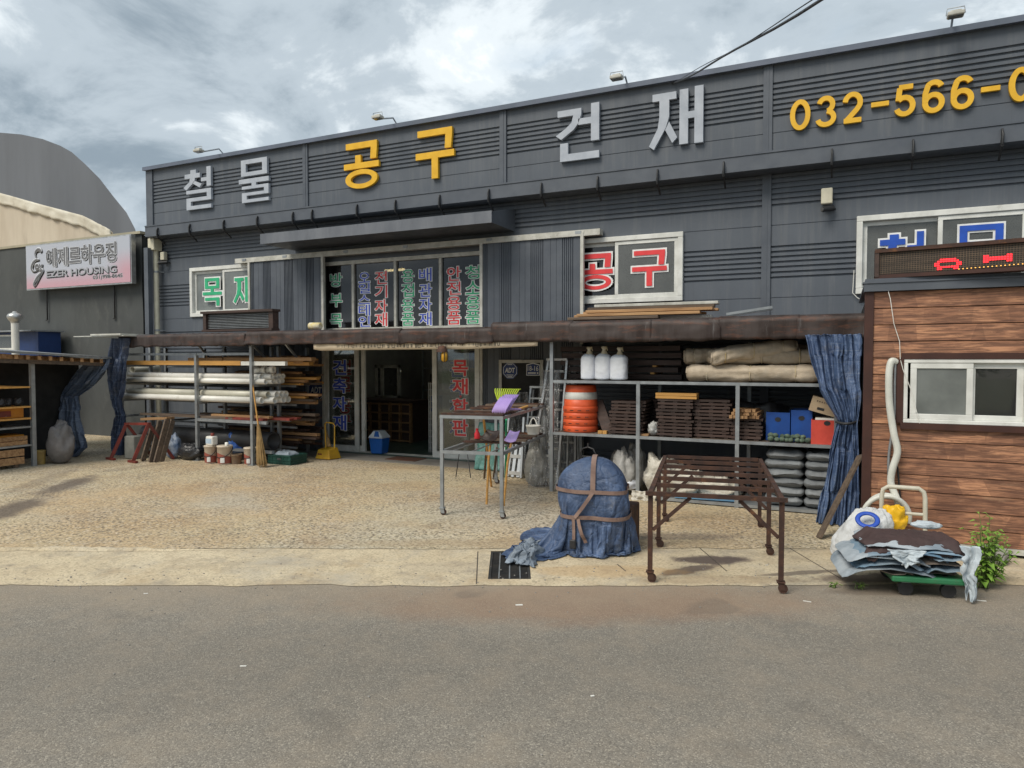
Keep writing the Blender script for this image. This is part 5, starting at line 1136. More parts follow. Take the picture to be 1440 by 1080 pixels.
# ================================================================== tarp curtains
def curtain(name, lab, rows, y, mt, pleats=9, amp=.05, nu=90, nv=60, seed=0, dyf=None):
    """rows: (v, x_left, x_right, z, y) from top to bottom"""
    def fn(u, v):
        s_ = v * (len(rows) - 1); i = min(int(s_), len(rows) - 2); t = s_ - i; t = t * t * (3 - 2 * t); a, b = rows[i], rows[i + 1]
        xl_, xr_, z, yy, am = [a[k] + (b[k] - a[k]) * t for k in range(5)]
        uu = u + .035 * fbm(u * 4 + seed, v * 1.4, 2.) 
        ph = uu * pleats * 2 * math.pi + 3.2 * fbm(u * 2, v * 1.2 + seed, 5.)
        d = am * (.75 * math.sin(ph) + .4 * math.sin(2.3 * ph + 1.3 + seed) + 1.6 * fbm(u * 6, v * 4, seed, 5))
        x = xl_ + (xr_ - xl_) * (u + .012 * math.cos(ph)); return Vector((x + .02 * fbm(v * 6, u * 6, seed + 3), yy + d, z + .012 * fbm(u * 9, v * 3, seed)))
    m = MB(); m.grid(fn, nu, nv); return one(name, m, M[mt], lab, 'tarp', thick=.004)
y = 8.02
def row(pl, pr, py, y, am): a, b = P(pl, py, y=y), P(pr, py, y=y); return (a.x, b.x, a.z, y, am)
cu = curtain('tarp_curtain', 'blue tarp curtain tied in the middle at the right end of the storage rack', [row(1131, 1211, 471, 8.17, .035), row(1138, 1211, 500, 8.14, .04), row(1152, 1210, 548, 8.1, .04), row(1178, 1206, 592, 8.06, .035), row(1168, 1207, 630, 8.04, .04), row(1156, 1208, 690, 8.0, .05), (P(1147, 735, y=7.95).x, P(1209, 735, y=7.95).x, .03, 7.95, .05)], y, 'tarp', 5, seed=2)
a, b = P(1177, 594, y=8.0), P(1207, 596, y=8.0); m = MB(); m.tube([(a.x - .01, 8.06, a.z), ((a.x * 2 + b.x) / 3, 7.985, a.z - .01), ((a.x + 2 * b.x) / 3, 7.985, a.z - .005), (b.x + .01, 8.08, a.z + .02)], .014, 7); m.build('tie_cord', M['black'], cu)
curtain('tarp_curtain', 'dark blue tarp curtain gathered at the left end of the canopy', [row(156, 182, 476, 8.2, .04), row(154, 177, 505, 8.2, .05), row(153, 173, 535, 8.22, .05), row(157, 170, 560, 8.25, .04), row(162, 175, 585, 8.3, .04), row(158, 173, 612, 8.3, .05), row(160, 172, 640, 8.3, .04)], 8.2, 'tarp_dk', 4, seed=5, nu=60)
# left lean-to: sheet roof, rack of crates, curtain
lt = thing('lean_to', (-12.6, 6.6, .02), 'low lean-to shed with a thin metal roof at the left edge', 'shed')
r0, r1_, r2, r3 = P(-30, 494, y=5.95), P(157, 504.5, y=8.15), P(157, 504.5, y=8.15) + Vector((-3.2, .8, .1)), P(-30, 494, y=5.95) + Vector((-3.2, .8, .12))
m = MB(); dz = Vector((0, 0, .035)); m.hexa([r0, r1_, r2, r3, r0 + dz, r1_ + dz, r2 + dz, r3 + dz]); m.build('roof_sheet', M['galv'], lt)
for i in range(13):
    t = i / 12; q = r0.lerp(r1_, t) + Vector((-.05, .02, -.05)); m = MB(); m.bar(q, q + Vector((-2.6, .6, .02)), .05, .07); m.build('rafter', M['wood'], lt)
m = MB(); m.bar(r0 + Vector((-.1, .02, -.13)), r1_ + Vector((-.1, .02, -.1)), .05, .06); m.build('beam', M['wood_old'], lt)
m = MB(); m.bar(r0 + Vector((-.02, .0, -.05)), r1_ + Vector((-.35, -.2, -.045)), .02, .07); m.build('edge_board', M['wood'], lt)
pb = P(48, 655, z=.022); m = MB(); m.box(pb.x - .03, pb.x + .03, pb.y - .03, pb.y + .03, .022, 1.78); m.build('post', M['galv'], lt)
p2_ = P(-40, 700, z=.022); m = MB(); m.box(pb.x - .03, pb.x + .03, pb.y - 1.5, pb.y - 1.44, .022, 1.8); m.build('post', M['galv'], lt)
XR = pb.x
for pz in (543.5, 571.5, 588, 600, 626):
    q = P(30, pz, x=XR); m = MB(); m.box(XR - .95, XR + .02, pb.y - 1.5, pb.y - .04, q.z - .025, q.z); m.build('shelf_board', M['wood_y'] if pz in (543.5, 571.5, 588) else M['galv'], lt)
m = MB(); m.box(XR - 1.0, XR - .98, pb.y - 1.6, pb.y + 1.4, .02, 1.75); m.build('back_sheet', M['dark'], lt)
M['orange'] = pm('orange_crate_plastic', (.48, .20, .02), (.40, .15, .02), 6, .5, dirt=((.2, .08, .02), 4, .58, .5))
for i, (pz, h_) in enumerate(((588, .17), (606, .16))):
    z = P(25, pz, x=XR - .05).z + (.0 if i else .002); s = thing('orange_crate', (XR - .25, pb.y - .3, z), 'dirty orange crate on the %s shelf of the left lean-to' % ('upper', 'lower')[i], 'crate')
    zb2 = P(30, (588, 600)[i], x=XR).z + .002 if i == 0 else P(30, 626, x=XR).z + .002
    m = MB(); m.box(XR - .5, XR - .06, pb.y - .75, pb.y - .1, zb2, zb2 + h_); m.build('body', M['orange'], s, bevel=.01); m = MB(); m.box(XR - .058, XR - .05, pb.y - .5, pb.y - .3, zb2 + .03, zb2 + .12); m.build('panel', M['rustred'], s)
z = P(30, 571.5, x=XR).z
for i in range(5):
    m = blob_bag(XR - .12 - .05 * (i % 2), pb.y - .15 - i * .13, z, .07, .07, .12, i * 3.1); one('coil', m, M['black'], 'black coil of hose on the middle shelf of the left lean-to', 'coil', 'black coils on the lean-to shelf')
s = thing('wooden_crate', (XR - .2, pb.y - .6, .03), 'slatted wooden crate at the foot of the left lean-to', 'crate')
for i in range(2): m = MB(); z = .08 + i * .13; m.box(XR - .02, XR + .01, pb.y - 1.3, pb.y - .15, z, z + .11); m.build('slat', M['wood'], s)
for yy in (pb.y - 1.2, pb.y - .25): m = MB(); m.box(XR - .06, XR - .021, yy - .03, yy + .03, .024, .32); m.build('corner_block', M['wood_old'], s)
s = thing('wooden_crate', (XR - .2, pb.y - .6, .45), 'slatted wooden crate on the lower shelf of the left lean-to', 'crate'); zq = P(30, 626, x=XR).z + .002
for i in range(2): m = MB(); z = zq + .0 + i * .075; m.box(XR - .04, XR - .02, pb.y - 1.3, pb.y - .08, z, z + .065); m.build('slat', M['wood'], s)
m = MB(); m.box(XR - .08, XR - .041, pb.y - .2, pb.y - .14, zq, zq + .14); m.build('corner_block', M['wood_old'], s)
# brown tarp and a dark sheet standing in for shade inside the lean-to
m = MB(); a = P(48, 522, y=8.3); b = P(108, 522, y=8.3)
def bt_(u, v):
    top = .0 if True else 0; x = a.x - .2 + (b.x - a.x + .2) * u; zt_ = 1.62 - .09 * abs(u - .4) * 2 + (.0 if u > .4 else -.1 * (0.4 - u)); zb3 = P(75, 556, y=8.3).z
    return Vector((x, 8.35 + .05 * fbm(u * 5, v * 3, 1.), zb3 + (zt_ - zb3) * v))
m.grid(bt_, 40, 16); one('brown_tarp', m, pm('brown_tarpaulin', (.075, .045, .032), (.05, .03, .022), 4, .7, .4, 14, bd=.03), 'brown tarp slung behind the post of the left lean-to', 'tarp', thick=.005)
m = MB(); a2, b2 = P(50, 600, y=8.45), P(83, 600, y=8.45); m.box(a2.x - .3, b2.x, 8.45, 8.5, .02, P(70, 557, y=8.45).z); one('shade_sheet', m, M['tarp_dk'], 'dark sheet standing in for the shade inside the left lean-to', 'sheet')
m = MB(); q0, q1 = P(50, 556, y=8.0), P(105, 558, y=8.0); m.bar(q0, q1, .03, .03); one('cross_pole', m, M['galv'], 'thin pole across the opening of the left lean-to', 'pole')
y = 7.9
curtain('tarp_curtain', 'faded blue tarp curtain tied at the waist and sweeping the ground at the left', [row(124, 154, 505, 8.1, .03), row(112, 148, 520, 8.05, .05), row(98, 132, 540, 8.0, .06), row(86, 108, 557, 7.95, .04), row(84, 112, 575, 7.9, .05), row(81, 117, 605, 7.88, .06), row(78, 121, 627, 7.85, .07), (P(75, 645, y=7.82).x, P(110, 645, y=7.82).x, .03, 7.82, .06)], y, 'tarp_lt', 6, seed=9)
c = P(57, 654, z=.022); one('grey_sack', blob_bag(c.x + .08, c.y + .28, .022, .24, .19, .66, 4.4, .16, pinch=.35), pm('grey_woven_sack', (.20, .185, .18), (.15, .14, .135), 5, .75, .5, 20, bd=.03), 'grey-brown sack standing between the lean-to post and the curtain', 'sack')
c = P(54.5, 653, z=.022); m = MB(); m.lathe([(.075, 0), (.085, .2), (.088, .21), (.088, .23), (.07, .225), (.065, .03)], (c.x, c.y + .02, .022), 16); one('yellow_tin', m, pm('dirty_yellow_tin', (.36, .25, .07), (.22, .15, .06), 6, .7), 'dirty yellow tin at the foot of the lean-to post', 'tin')
# vent pipe with turbine cap, blue cabin roof behind
yv = 9.2; q = P(22, 490, y=yv); s = thing('vent_pipe', (q.x, yv, 1.6), 'white vent pipe with a round silver turbine cap behind the lean-to', 'vent')
zt3 = P(22, 452, y=yv).z; m = MB(); m.tube([(q.x, yv, .02), (q.x, yv, zt3)], .075, 14); m.build('pipe', M['pvc'], s)
m = MB(); m.lathe([(.085, -.03), (.09, 0), (.12, .03), (.15, .09), (.145, .13), (.11, .17), (.05, .19), (.035, .22), (.0, .225)], (q.x, yv, zt3), 18); m.build('turbine_cap', M['alu'], s)
yv = 9.6; a, b = P(-30, 492, y=yv), P(54, 492, y=yv); zt4 = P(20, 467, y=yv).z; s = thing('blue_cabin', ((a.x + b.x) / 2, yv, 0), 'small blue cabin with a flat grey roof behind the lean-to', 'cabin')
m = MB(); m.box(a.x - 1, b.x, yv, yv + .5, .0, zt4); m.build('wall', flat('blue_sheet', (.014, .04, .14), .5), s); m = MB(); m.box(a.x - 1.1, b.x + .07, yv - .2, yv + .55, zt4, zt4 + .03); m.build('roof', M['galv'], s)
w0, w1_ = P(-10, 480, y=yv), P(19, 480, y=yv); m = MB(); m.box(w0.x, w1_.x, yv - .02, yv - .001, zt4 - .42, zt4 - .06); wf = m.build('window', M['vinyl'], s); m = MB(); m.box(w0.x + .1, w1_.x - .04, yv - .024, yv - .021, zt4 - .36, zt4 - .1); m.build('pane', M['film'], wf)
# ================================================================== right storage rack
RX = [P(q, 600, y=YS).x for q in (776, 897.5, 1037, 1176)]
RZ = [P(897, 536, y=YS).z, P(897, 613, y=YS).z, P(1037, 708, y=YS).z]; RB = 9.55
rr = thing('storage_rack', ((RX[0] + RX[3]) / 2, YS, .02), 'long galvanised three-level storage rack to the right of the doorway', 'rack')
for x in RX:
    for y in (YS, RB): m = MB(); m.box(x - .022, x + .022, y - .022, y + .022, .022, 1.97 if x in (RX[0], RX[3]) or y == RB else RZ[0] + .0); m.build('post', M['galv'], rr)
for li, z in enumerate(RZ):
    for a, b in zip(RX, RX[1:]):
        if li == 2 and a == RX[0]: continue
        m = MB(); m.box(a + .023, b - .023, YS - .02, YS + .02, z - .035, z); m.build('front_rail', M['galv'], rr)
        m = MB(); m.box(a + .023, b - .023, YS + .021, RB - .03, z - .02, z - .004); m.build('shelf_board', M['wood_old'] if li < 2 else M['galv'], rr)
# white bagged jugs
M['jug'] = pm('milky_plastic_bag', (.70, .72, .76), (.60, .62, .68), 5, .35, .35, 14, bd=.02); M['knot'] = pm('amber_bag_knot', (.50, .38, .18), (.62, .55, .42), 9, .4)
for i, (p0, p1, tp, lb) in enumerate(((816, 836.5, 497, 'leftmost'), (836, 858, 496.5, 'middle'), (857, 881, 498, 'rightmost and widest'))):
    a, b = P(p0, 534, y=8.48), P(p1, 534, y=8.48); x = (a.x + b.x) / 2; w_ = (b.x - a.x) / 2; zt5 = P((p0 + p1) / 2, tp, y=8.5).z; h_ = zt5 - RZ[0]; s = thing('bagged_jug', (x, 8.52, RZ[0]), '%s of three white knotted plastic sacks on the top shelf' % lb, 'sack')
    def jf(u, v, x=x, w_=w_, h_=h_, i=i):
        t = u * 2 * math.pi; sg_ = lambda q, e: math.copysign(abs(q) ** e, q)
        pr = [(0, .2), (.02, .92), (.08, 1.0), (.5, 1.02), (.82, 1.0), (.9, .88), (.96, .6), (1.0, .22)]
        for (va, ra), (vb_, rb2) in zip(pr, pr[1:]):
            if v <= vb_: k = ra + (rb2 - ra) * (v - va) / (vb_ - va); break
        k *= 1 + .05 * fbm(math.cos(t) * 2 + i * 5, math.sin(t) * 2, v * 4)
        return Vector((x + sg_(math.cos(t), .75) * w_ * k, 8.52 + sg_(math.sin(t), .75) * w_ * .8 * k, RZ[0] + .002 + h_ * v))
    m = MB(); m.grid(jf, 32, 26, wrap=True); m.build('body', M['jug'], s)
    m = MB(); m.lathe([(.05, -.02), (.035, .02), (.022, .04), (.04, .07), (.03, .085)], (x + .01, 8.52, RZ[0] + h_), 10); m.tube([(x, 8.52, RZ[0] + h_ + .04), (x + .05, 8.5, RZ[0] + h_ + .08), (x + .06, 8.5, RZ[0] + h_ + .03)], [.018, .014, .006], 6); m.build('knot', M['knot'], s)
# dark decking boards behind
random.seed(8)
for k in range(5):
    for j in range(3):
        z = RZ[0] + .01 + k * .092; y = 8.95 + j * .15; x0_ = P(794, 510, y=y).x + U(-.04, .04); x1_ = P(957, 510, y=y).x + U(-.03, .03)
        board(x0_, x1_, y, z, .13, .062, 'wood_dk', 'dark decking board behind the white sacks, %s one %s of the pile' % (('front', 'middle', 'rear')[j], ('at the bottom', 'second from the bottom', 'in the middle layer', 'second from the top', 'at the top')[k]), 'decking boards behind the white sacks')
for k, px in ((0, 917), (1, 920)):
    c = P(px, 520, y=8.85); m = MB(); m.box(c.x - .025, c.x + .025, 8.86, 9.3, RZ[0] + .078 + (k + .0) * .092, RZ[0] + .099 + k * .092); one('spacer', m, M['wood_y'], 'small yellow wooden spacer, %s of two between the dark decking boards' % ('lower', 'upper')[k], 'spacer')
# burlap rolls
M['burlap'] = pm('coir_matting', (.55, .46, .35), (.42, .345, .255), 7, .95, .6, 70, dirt=((.42, .37, .30), 5, .52, .6), bd=.012)
def roll(p, q, r_, seed, lab, rope=None, sag=0):
    p, q = Vector(p), Vector(q); d = (q - p).normalized(); up = Vector((0, 0, 1)); sd_ = d.cross(up).normalized()
    def fn(u, v):
        t = u * 2 * math.pi; pr = max(0., min(1., v)); c_ = p.lerp(q, pr); k = 1 + .22 * fbm(math.cos(t) * 1.3 + seed, math.sin(t) * 1.3, pr * 4, 4); e = min(pr, 1 - pr)
        for rp in (.16, .5, .84): k *= 1 - .09 * math.exp(-((pr - rp) / .022) ** 2)
        k *= min(1, .80 + e * 6); c_ = c_ + up * (sag * math.sin(pr * math.pi))
        return c_ + (sd_ * math.cos(t) + up * math.sin(t) * .86) * r_ * k
    m = MB(); m.grid(fn, 30, 54, wrap=True)
    for e_, c_ in ((p, -d), (q, d)):       # spiral end
        pts = []
        for i in range(60): t = i / 59 * 3.3 * 2 * math.pi; rad = r_ * .80 * (1 - i / 62); pts.append(e_ + c_ * .006 + (sd_ * math.cos(t) + up * math.sin(t) * .86) * rad)
        m.tube(pts, r_ * .085, 5); m.prism([e_ + c_ * .002 + (sd_ * math.cos(i * .3142) + up * math.sin(i * .3142) * .86) * r_ * .8 for i in range(20)], c_ * .002)
    o = one('coir_roll', m, M['burlap'], lab, 'roll')
    for rp in (.16, .5, .84):
        c_ = p.lerp(q, rp) + up * (sag * math.sin(rp * math.pi)); mm = MB(); mm.tube([c_ + (sd_ * math.cos(i * .35) + up * math.sin(i * .35) * .86) * r_ * .96 for i in range(18)], .006, 4, closed=True); mm.build('tie', M['knot'], o)
    return o
z0 = RZ[0] + .005
def rp_(pl, pr, y0, y1, z, r_, seed, lab, sag=0): a, b = P(pl, 530, y=y0), P(pr, 530, y=y1); return roll((a.x, y0, z), (b.x, y1, z), r_, seed, lab, sag=sag)
rp_(968, 1150, 8.53, 8.55, z0 + .10, .116, 1., 'lowest front coir matting roll on the top shelf, reaching the blue curtain')
rp_(1000, 1160, 8.86, 8.88, z0 + .10, .116, 2., 'coir matting roll at the bottom behind the front one on the top shelf')
rp_(996, 1150, 8.56, 8.64, z0 + .295, .108, 3., 'coir matting roll in the second layer of the top shelf', .01)
rp_(963, 1040, 8.66, 8.85, z0 + .30, .115, 4., 'short coir matting roll at the upper left of the pile')
a, b = P(1002, 510, y=8.5), P(1120, 485, y=8.85); roll((a.x, 8.44, z0 + .28), (b.x, 8.66, z0 + .40), .112, 5., 'coir matting roll lying aslant on top with its round end facing out', sag=.02)
rp_(1075, 1165, 8.7, 8.9, z0 + .36, .09, 6., 'coir matting roll at the upper right of the pile by the curtain')
# traffic drums
M['drum'] = pm('orange_drum_plastic', (.72, .115, .035), (.60, .09, .03), 5, .42, dirt=((.35, .07, .03), 4, .6, .5)); M['reflective'] = pm('reflective_band', (.62, .62, .58), (.52, .51, .47), 4, .5)
a, b = P(791, 607, y=8.62), P(838, 607, y=8.62); dx = (a.x + b.x) / 2; rd = (b.x - a.x) / 2; dyy = 8.68
z = RZ[1] + .001; hb = .085
for k in range(4):
    m = MB(); zk = z + k * hb; m.lathe([(rd * .97, 0), (rd, .008), (rd, .05), (rd * .985, .072), (rd * .95, .080), (rd * .93, .084)], (dx, dyy, zk), 30); s = one('drum_base', m, M['drum'], ('lowest', 'second from the bottom', 'third from the bottom', 'uppermost')[k] + ' of the stacked orange drum bases under the traffic drum', 'drum base')
    m = MB()
    for t in (-2.35, -1.9, -1.45, -1.0):
        for e in (-.05, .05): t2 = t + e + .05 * k; m.box(dx + (rd + .001) * math.cos(t2) - .012, dx + (rd + .001) * math.cos(t2) + .012, dyy + (rd + .002) * math.sin(t2) - .001, dyy + (rd + .002) * math.sin(t2) + .004, zk + .026, zk + .034)
    m.build('slot', M['black'], s)
zz5 = z + 4 * hb; zt6 = P(815, 541, y=8.62).z; hh = zt6 - zz5; s = thing('traffic_drum', (dx, dyy, zz5), 'orange traffic drum with a wide white band on the middle shelf', 'traffic drum')
m = MB(); m.lathe([(rd * .95, 0), (rd * .94, hh * .30), (rd * .91, hh * .31)], (dx, dyy, zz5), 30); m.build('lower_body', M['drum'], s)
m = MB(); m.lathe([(rd * .93, 0), (rd * .945, .004), (rd * .91, hh * .34), (rd * .90, hh * .345)], (dx, dyy, zz5 + hh * .305), 30); m.build('band', M['reflective'], s)
m = MB(); m.lathe([(rd * .89, 0), (rd * .90, .006), (rd * .86, hh * .28), (rd * .82, hh * .335), (rd * .7, hh * .345)], (dx, dyy, zz5 + hh * .652), 30); m.build('upper_body', M['drum'], s)
# leaning board, small blocks
a, b = P(836, 566, y=8.6), P(856, 607, y=8.6); m = MB(); m.bar((a.x, 8.75, a.z), (b.x, 8.6, RZ[1] + .01), .14, .03, up=(0, 1, 0)); one('board', m, M['wood_dk'], 'dark board leaning between the traffic drum and the deck tile stack', 'board')
for i, px in enumerate((844, 850.5)):
    c = P(px, 607, y=8.46); m = MB(); m.box(c.x - .028, c.x + .025, 8.45, 8.51, RZ[1] + .001, RZ[1] + .04); one('wood_block', m, M['wood_y'], ('left', 'right')[i] + ' of two small yellow wood blocks beside the traffic drum', 'block')
# deck tile stacks
random.seed(31)
def tile_mesh(w_):
    m = MB(); d = .42
    for i in range(6): y = -d / 2 + (i + .5) * d / 6; m.box(-w_ / 2, w_ / 2, y - .030, y + .030, .015, .0415)
    for i in range(3): x = -w_ / 2 + w_ * (.14 + .36 * i); m.box(x - .025, x + .025, -d / 2 + .012, d / 2 - .012, 0, .0148)
    return m
def stack(p0, p1, n, y, lab, grp, x_off=0):
    a, b = P(p0, 600, y=y), P(p1, 600, y=y); w_ = b.x - a.x; x = (a.x + b.x) / 2; first = tile_mesh(w_).build('deck_tile', M['wood_dk']); tag(first, lab, 'deck tile', grp)
    for k in range(n):
        o = first if k == 0 else copy_tree(first); o['label'] = 'deck tile %s from the bottom of %s' % (ORD[k], lab); o.location = (x + U(-.018, .018), y + .22 + U(-.015, .015), RZ[1] + .001 + k * .042); o.rotation_euler = (0, U(-.004, .004), U(-.04, .04))
    return x, w_, RZ[1] + n * .042
stack(857, 905, 10, 8.47, 'the leftmost stack on the middle shelf', 'deck tiles in the leftmost stack')
stack(905, 925, 10, 8.9, 'the shadowed stack behind the rack post', 'deck tiles in the shadowed stack')
x, w_, zt7 = stack(923.5, 973, 11, 8.46, 'the stack topped with yellow laths', 'deck tiles under the yellow laths')
for i in range(4):
    m = MB(); m.bar((x - w_ / 2 - .02, 8.5 + (i % 2) * .1, zt7 + .022 + (i // 2) * .036), (x + w_ / 2 + .05, 8.5 + (i % 2) * .1 + U(-.01, .01), zt7 + .022 + (i // 2) * .036), .06, .033); one('lath', m, M['wood_y'], '%s yellow pine lath on top of the tall deck tile stack' % ('lower front', 'lower rear', 'upper front', 'upper rear')[i], 'lath')
stack(974, 1027, 11, 8.52, 'the stack just left of the third post', 'deck tiles left of the third post')
x, w_, zt8 = stack(1027, 1072, 6, 8.50, 'the low stack under square timber ends', 'deck tiles under the square timber ends')
random.seed(3)
for k in range(3):
    for i in range(8 - k):
        m = MB(); xx = x - w_ * .12 + (i - 3) * .042 + k * .02; m.bar((xx, 8.47 + U(-.03, .03), zt8 + .02 + k * .038), (xx + U(.03, .16), 9.4, zt8 + .02 + k * .038 + (.05 if i > 5 else 0)), .036, .034); one('timber_end', m, M['wood'], 'square sawn timber end in the bundle on the low deck tile stack', 'timber', 'square timber ends on the low stack')
c = P(918, 607, y=8.5); one('clear_bag', blob_bag(c.x - .0, 8.55, RZ[1], .07, .08, .16, 6.), pm('clear_film', (.42, .42, .40), (.30, .30, .29), 9, .25, .6, 22, bd=.02), 'scrunched clear plastic between two deck tile stacks', 'plastic')
m = MB(); c = P(905, 608, y=8.46); m.box(c.x - .06, c.x + .06, 8.45, 8.55, RZ[1] + .001, RZ[1] + .022); one('wood_block', m, M['wood'], 'thin wood scrap on the rail behind the second post', 'block')
# blue boxes, red box, carton, net balls
def cratebox(name, p0, p1, ptop, y, d, mt, lab, hole=(.5, .75), rz=0):
    a, b = P(p0, 612, y=y), P(p1, 612, y=y); z1_ = P((p0 + p1) / 2, ptop, y=y).z; z0_ = RZ[1] + .001; s = thing(name, ((a.x + b.x) / 2, y + d / 2, z0_), lab, 'box'); t_ = .008
    m = MB(); m.box(a.x, b.x, y, y + d, z0_, z0_ + t_)
    for q in ((a.x, b.x, y, y + t_), (a.x, b.x, y + d - t_, y + d), (a.x, a.x + t_, y + t_, y + d - t_), (b.x - t_, b.x, y + t_, y + d - t_)): m.box(*q, z0_ + t_, z1_)
    m.build('body', mt, s); hx = a.x + (b.x - a.x) * hole[0]; hz2 = z0_ + (z1_ - z0_) * hole[1]
    m = MB(); m.lathe([(.034, 0), (.034, .003)], (0, 0, 0), 14)
    for i, q in enumerate(m.v): m.v[i] = Vector((hx + q.x, y - .002 - q.z * .3, hz2 + q.y * .8))
    m.build('hand_hole', M['black'], s); return z1_, a.x, b.x
M['bluebox'] = pm('blue_corrugated_plastic', (.012, .07, .30), (.010, .055, .24), 6, .5); M['redbox'] = pm('red_corrugated_plastic', (.62, .075, .05), (.52, .06, .04), 6, .5); M['card'] = pm('cardboard', (.42, .32, .21), (.36, .27, .18), 6, .85)
cratebox('blue_box', 1077, 1110.5, 580, 8.62, .35, M['bluebox'], 'left blue box with a round hand hole on the middle shelf')
cratebox('blue_box', 1112, 1142, 577, 8.60, .35, M['bluebox'], 'right blue box next to the red one on the middle shelf')
z1_, ax_, bx2 = cratebox('red_box', 1140.5, 1177, 591, 8.44, .35, M['redbox'], 'red box with a hand hole beside the blue curtain', (.62, .88))
m = MB(); m.box(ax_ + .04, bx2, 8.46, 8.78, z1_ + .001, z1_ + .02); one('white_tray', m, M['pvc'], 'flat white tray lying on the red box', 'tray')
cc = Vector(((ax_ + bx2) / 2 - .02, 8.62, z1_ + .021)); s = thing('carton', cc, 'tilted tan cardboard carton on top of the red box', 'carton'); 
m = MB(); ang = RD(-16); pts = []
def rot2(x, z): return (cc.x + x * math.cos(ang) - z * math.sin(ang), z * math.cos(ang) + x * math.sin(ang) + cc.z + .045)
for z_ in (0, .17):
    for (x_, y_) in ((-.15, -.12), (.15, -.12), (.15, .12), (-.15, .12)): q = rot2(x_, z_); pts.append((q[0], cc.y + y_, q[1]))
m.hexa(pts); m.build('body', M['card'], s); m = MB(); q1_, q2_ = rot2(-.07, .045), rot2(-.005, .08); m.bar((q1_[0], cc.y - .1215, q1_[1]), (q2_[0], cc.y - .1215, q1_[1] - .018), .003, .028); m.build('printed_mark', M['black'], s)
m = MB()
for i in range(6): q = rot2(-.09 + i * .025, .125); m.bar((q[0] - .006, cc.y - .1215, q[1]), (q[0] + .008, cc.y - .1215, q[1] - .002), .002, .016)
m.build('print_line', M['wood_old'], s)
m = blob_bag((ax_ + bx2) / 2 - .75, 8.95, RZ[1], .36, .2, .42, 2.); one('black_netting', m, M['black'], 'heap of black netting behind the blue boxes', 'netting')
M['net'] = pm('green_net_ball', (.13, .17, .12), (.05, .08, .055), 26, .8, .6, 60, rnd=.2); random.seed(17)
for i in range(15):
    px = 1084 + (i % 8) * 7.4 + U(-1.5, 1.5); c = P(px, 615, y=8.5); r_ = .032 + U(-.003, .005); m = MB()
    m.grid(lambda u, v: Vector((c.x, 8.49 + .045 * (i // 8), RZ[1] + r_ * .9 + (.035 if i > 7 else 0))) + Vector((math.cos(u * 6.283) * math.sin(v * math.pi), math.sin(u * 6.283) * math.sin(v * math.pi), -math.cos(v * math.pi) * .85)) * r_ * (1 + .18 * fbm(u * 6.283, v * 5, i * 3.3)), 14, 9, wrap=True)
    one('net_ball', m, M['net'], 'small grey-green ball of netting on the shelf edge before the blue boxes', 'net ball', 'netting balls before the blue boxes')
# cement bags
M['cement'] = pm('grey_cement_bag', (.20, .215, .225), (.15, .16, .168), 4, .5, .4, 24, rnd=.1, bd=.02)
for col_, (p0, p1, n, y) in enumerate(((1075, 1131, 6, 8.46), (1130, 1180, 6, 8.44))):
    a, b = P(p0, 670, y=y), P(p1, 670, y=y); hb = (P(1100, 633, y=y).z - RZ[2]) / n
    for k in range(n):
        o = one('cement_bag', pillow((a.x + b.x) / 2 + U(-.012, .012), y + .3, RZ[2] + k * hb * .97, (b.x - a.x) * U(.97, 1.04), .6, hb * 1.14, col_ * 20 + k * 3.7, rz=U(-.05, .05), wr=.022), M['cement'], 'grey cement bag %s of the %s stack under the middle shelf' % (('at the bottom', 'second from the bottom', 'third from the bottom', 'third from the top', 'second from the top', 'at the top')[k], ('left', 'right')[col_]), 'cement bag', 'cement bags under the shelf')
# white sacks and bundled cloth on the lowest level
M['wsack'] = pm('dull_white_sack', (.46, .44, .40), (.36, .345, .31), 5, .7, .5, 18, bd=.03); M['clearsack'] = pm('cloudy_clear_bag', (.40, .39, .37), (.29, .285, .27), 5, .4, .6, 16, bd=.03); M['cloth'] = pm('cream_cloth', (.64, .60, .52), (.50, .47, .40), 6, .9, .8, 26, bd=.03)
for i, (px, py, rx, h_, y, mt, lb) in enumerate(((876, 690, .17, .50, 8.62, 'clearsack', 'cloudy clear bag standing behind the wrapped bundle'), (893, 685, .16, .54, 8.85, 'clearsack', 'cloudy clear bag beside the second rack post'), (868, 690, .13, .40, 9.15, 'clearsack', 'dim cloudy bag at the back of the lowest level'))):
    c = P(px, py, y=y); one('clear_sack', blob_bag(c.x, y, RZ[2] + .0, rx, .14, h_, i * 4. + 1, .2, pinch=.4), M[mt], lb, 'sack')
c = P(884, 680, y=8.6); one('white_bag', blob_bag(c.x, 8.62, RZ[2] + .02, .12, .1, .15, 33., .15), M['jug'], 'small shiny white bag low beside the second rack post', 'bag')
for i, (p0, p1, y, h_, lb) in enumerate(((908, 945, 8.50, .46, 'cream cloth bundle spilling over the lowest rail at the second post'), (938, 985, 8.56, .34, 'cream cloth bundle under the middle of the rack'), (975, 1035, 8.62, .26, 'low cream cloth bundle left of the cement bags'))):
    a, b = P(p0, 690, y=y), P(p1, 690, y=y); one('cloth_bundle', blob_bag((a.x + b.x) / 2, y + .08, RZ[2] - .01, (b.x - a.x) / 2 * 1.1, .22, h_, i * 7. + 2, .3), M['cloth'], lb, 'bundle')
a = P(905, 694, y=8.36); m = MB(); m.grid(lambda u, v: Vector((a.x - .15 + .3 * u + .02 * fbm(u * 5, v * 4, 1), 8.40 - .03 * v - .05 * fbm(u * 4, v * 3, 5) - .02, RZ[2] + .06 - .2 * v * (1 - .8 * abs(u - .6)))), 24, 14); one('hanging_cloth', m, M['cloth'], 'cream rag hanging over the lowest rail of the rack', 'rag', thick=.006)
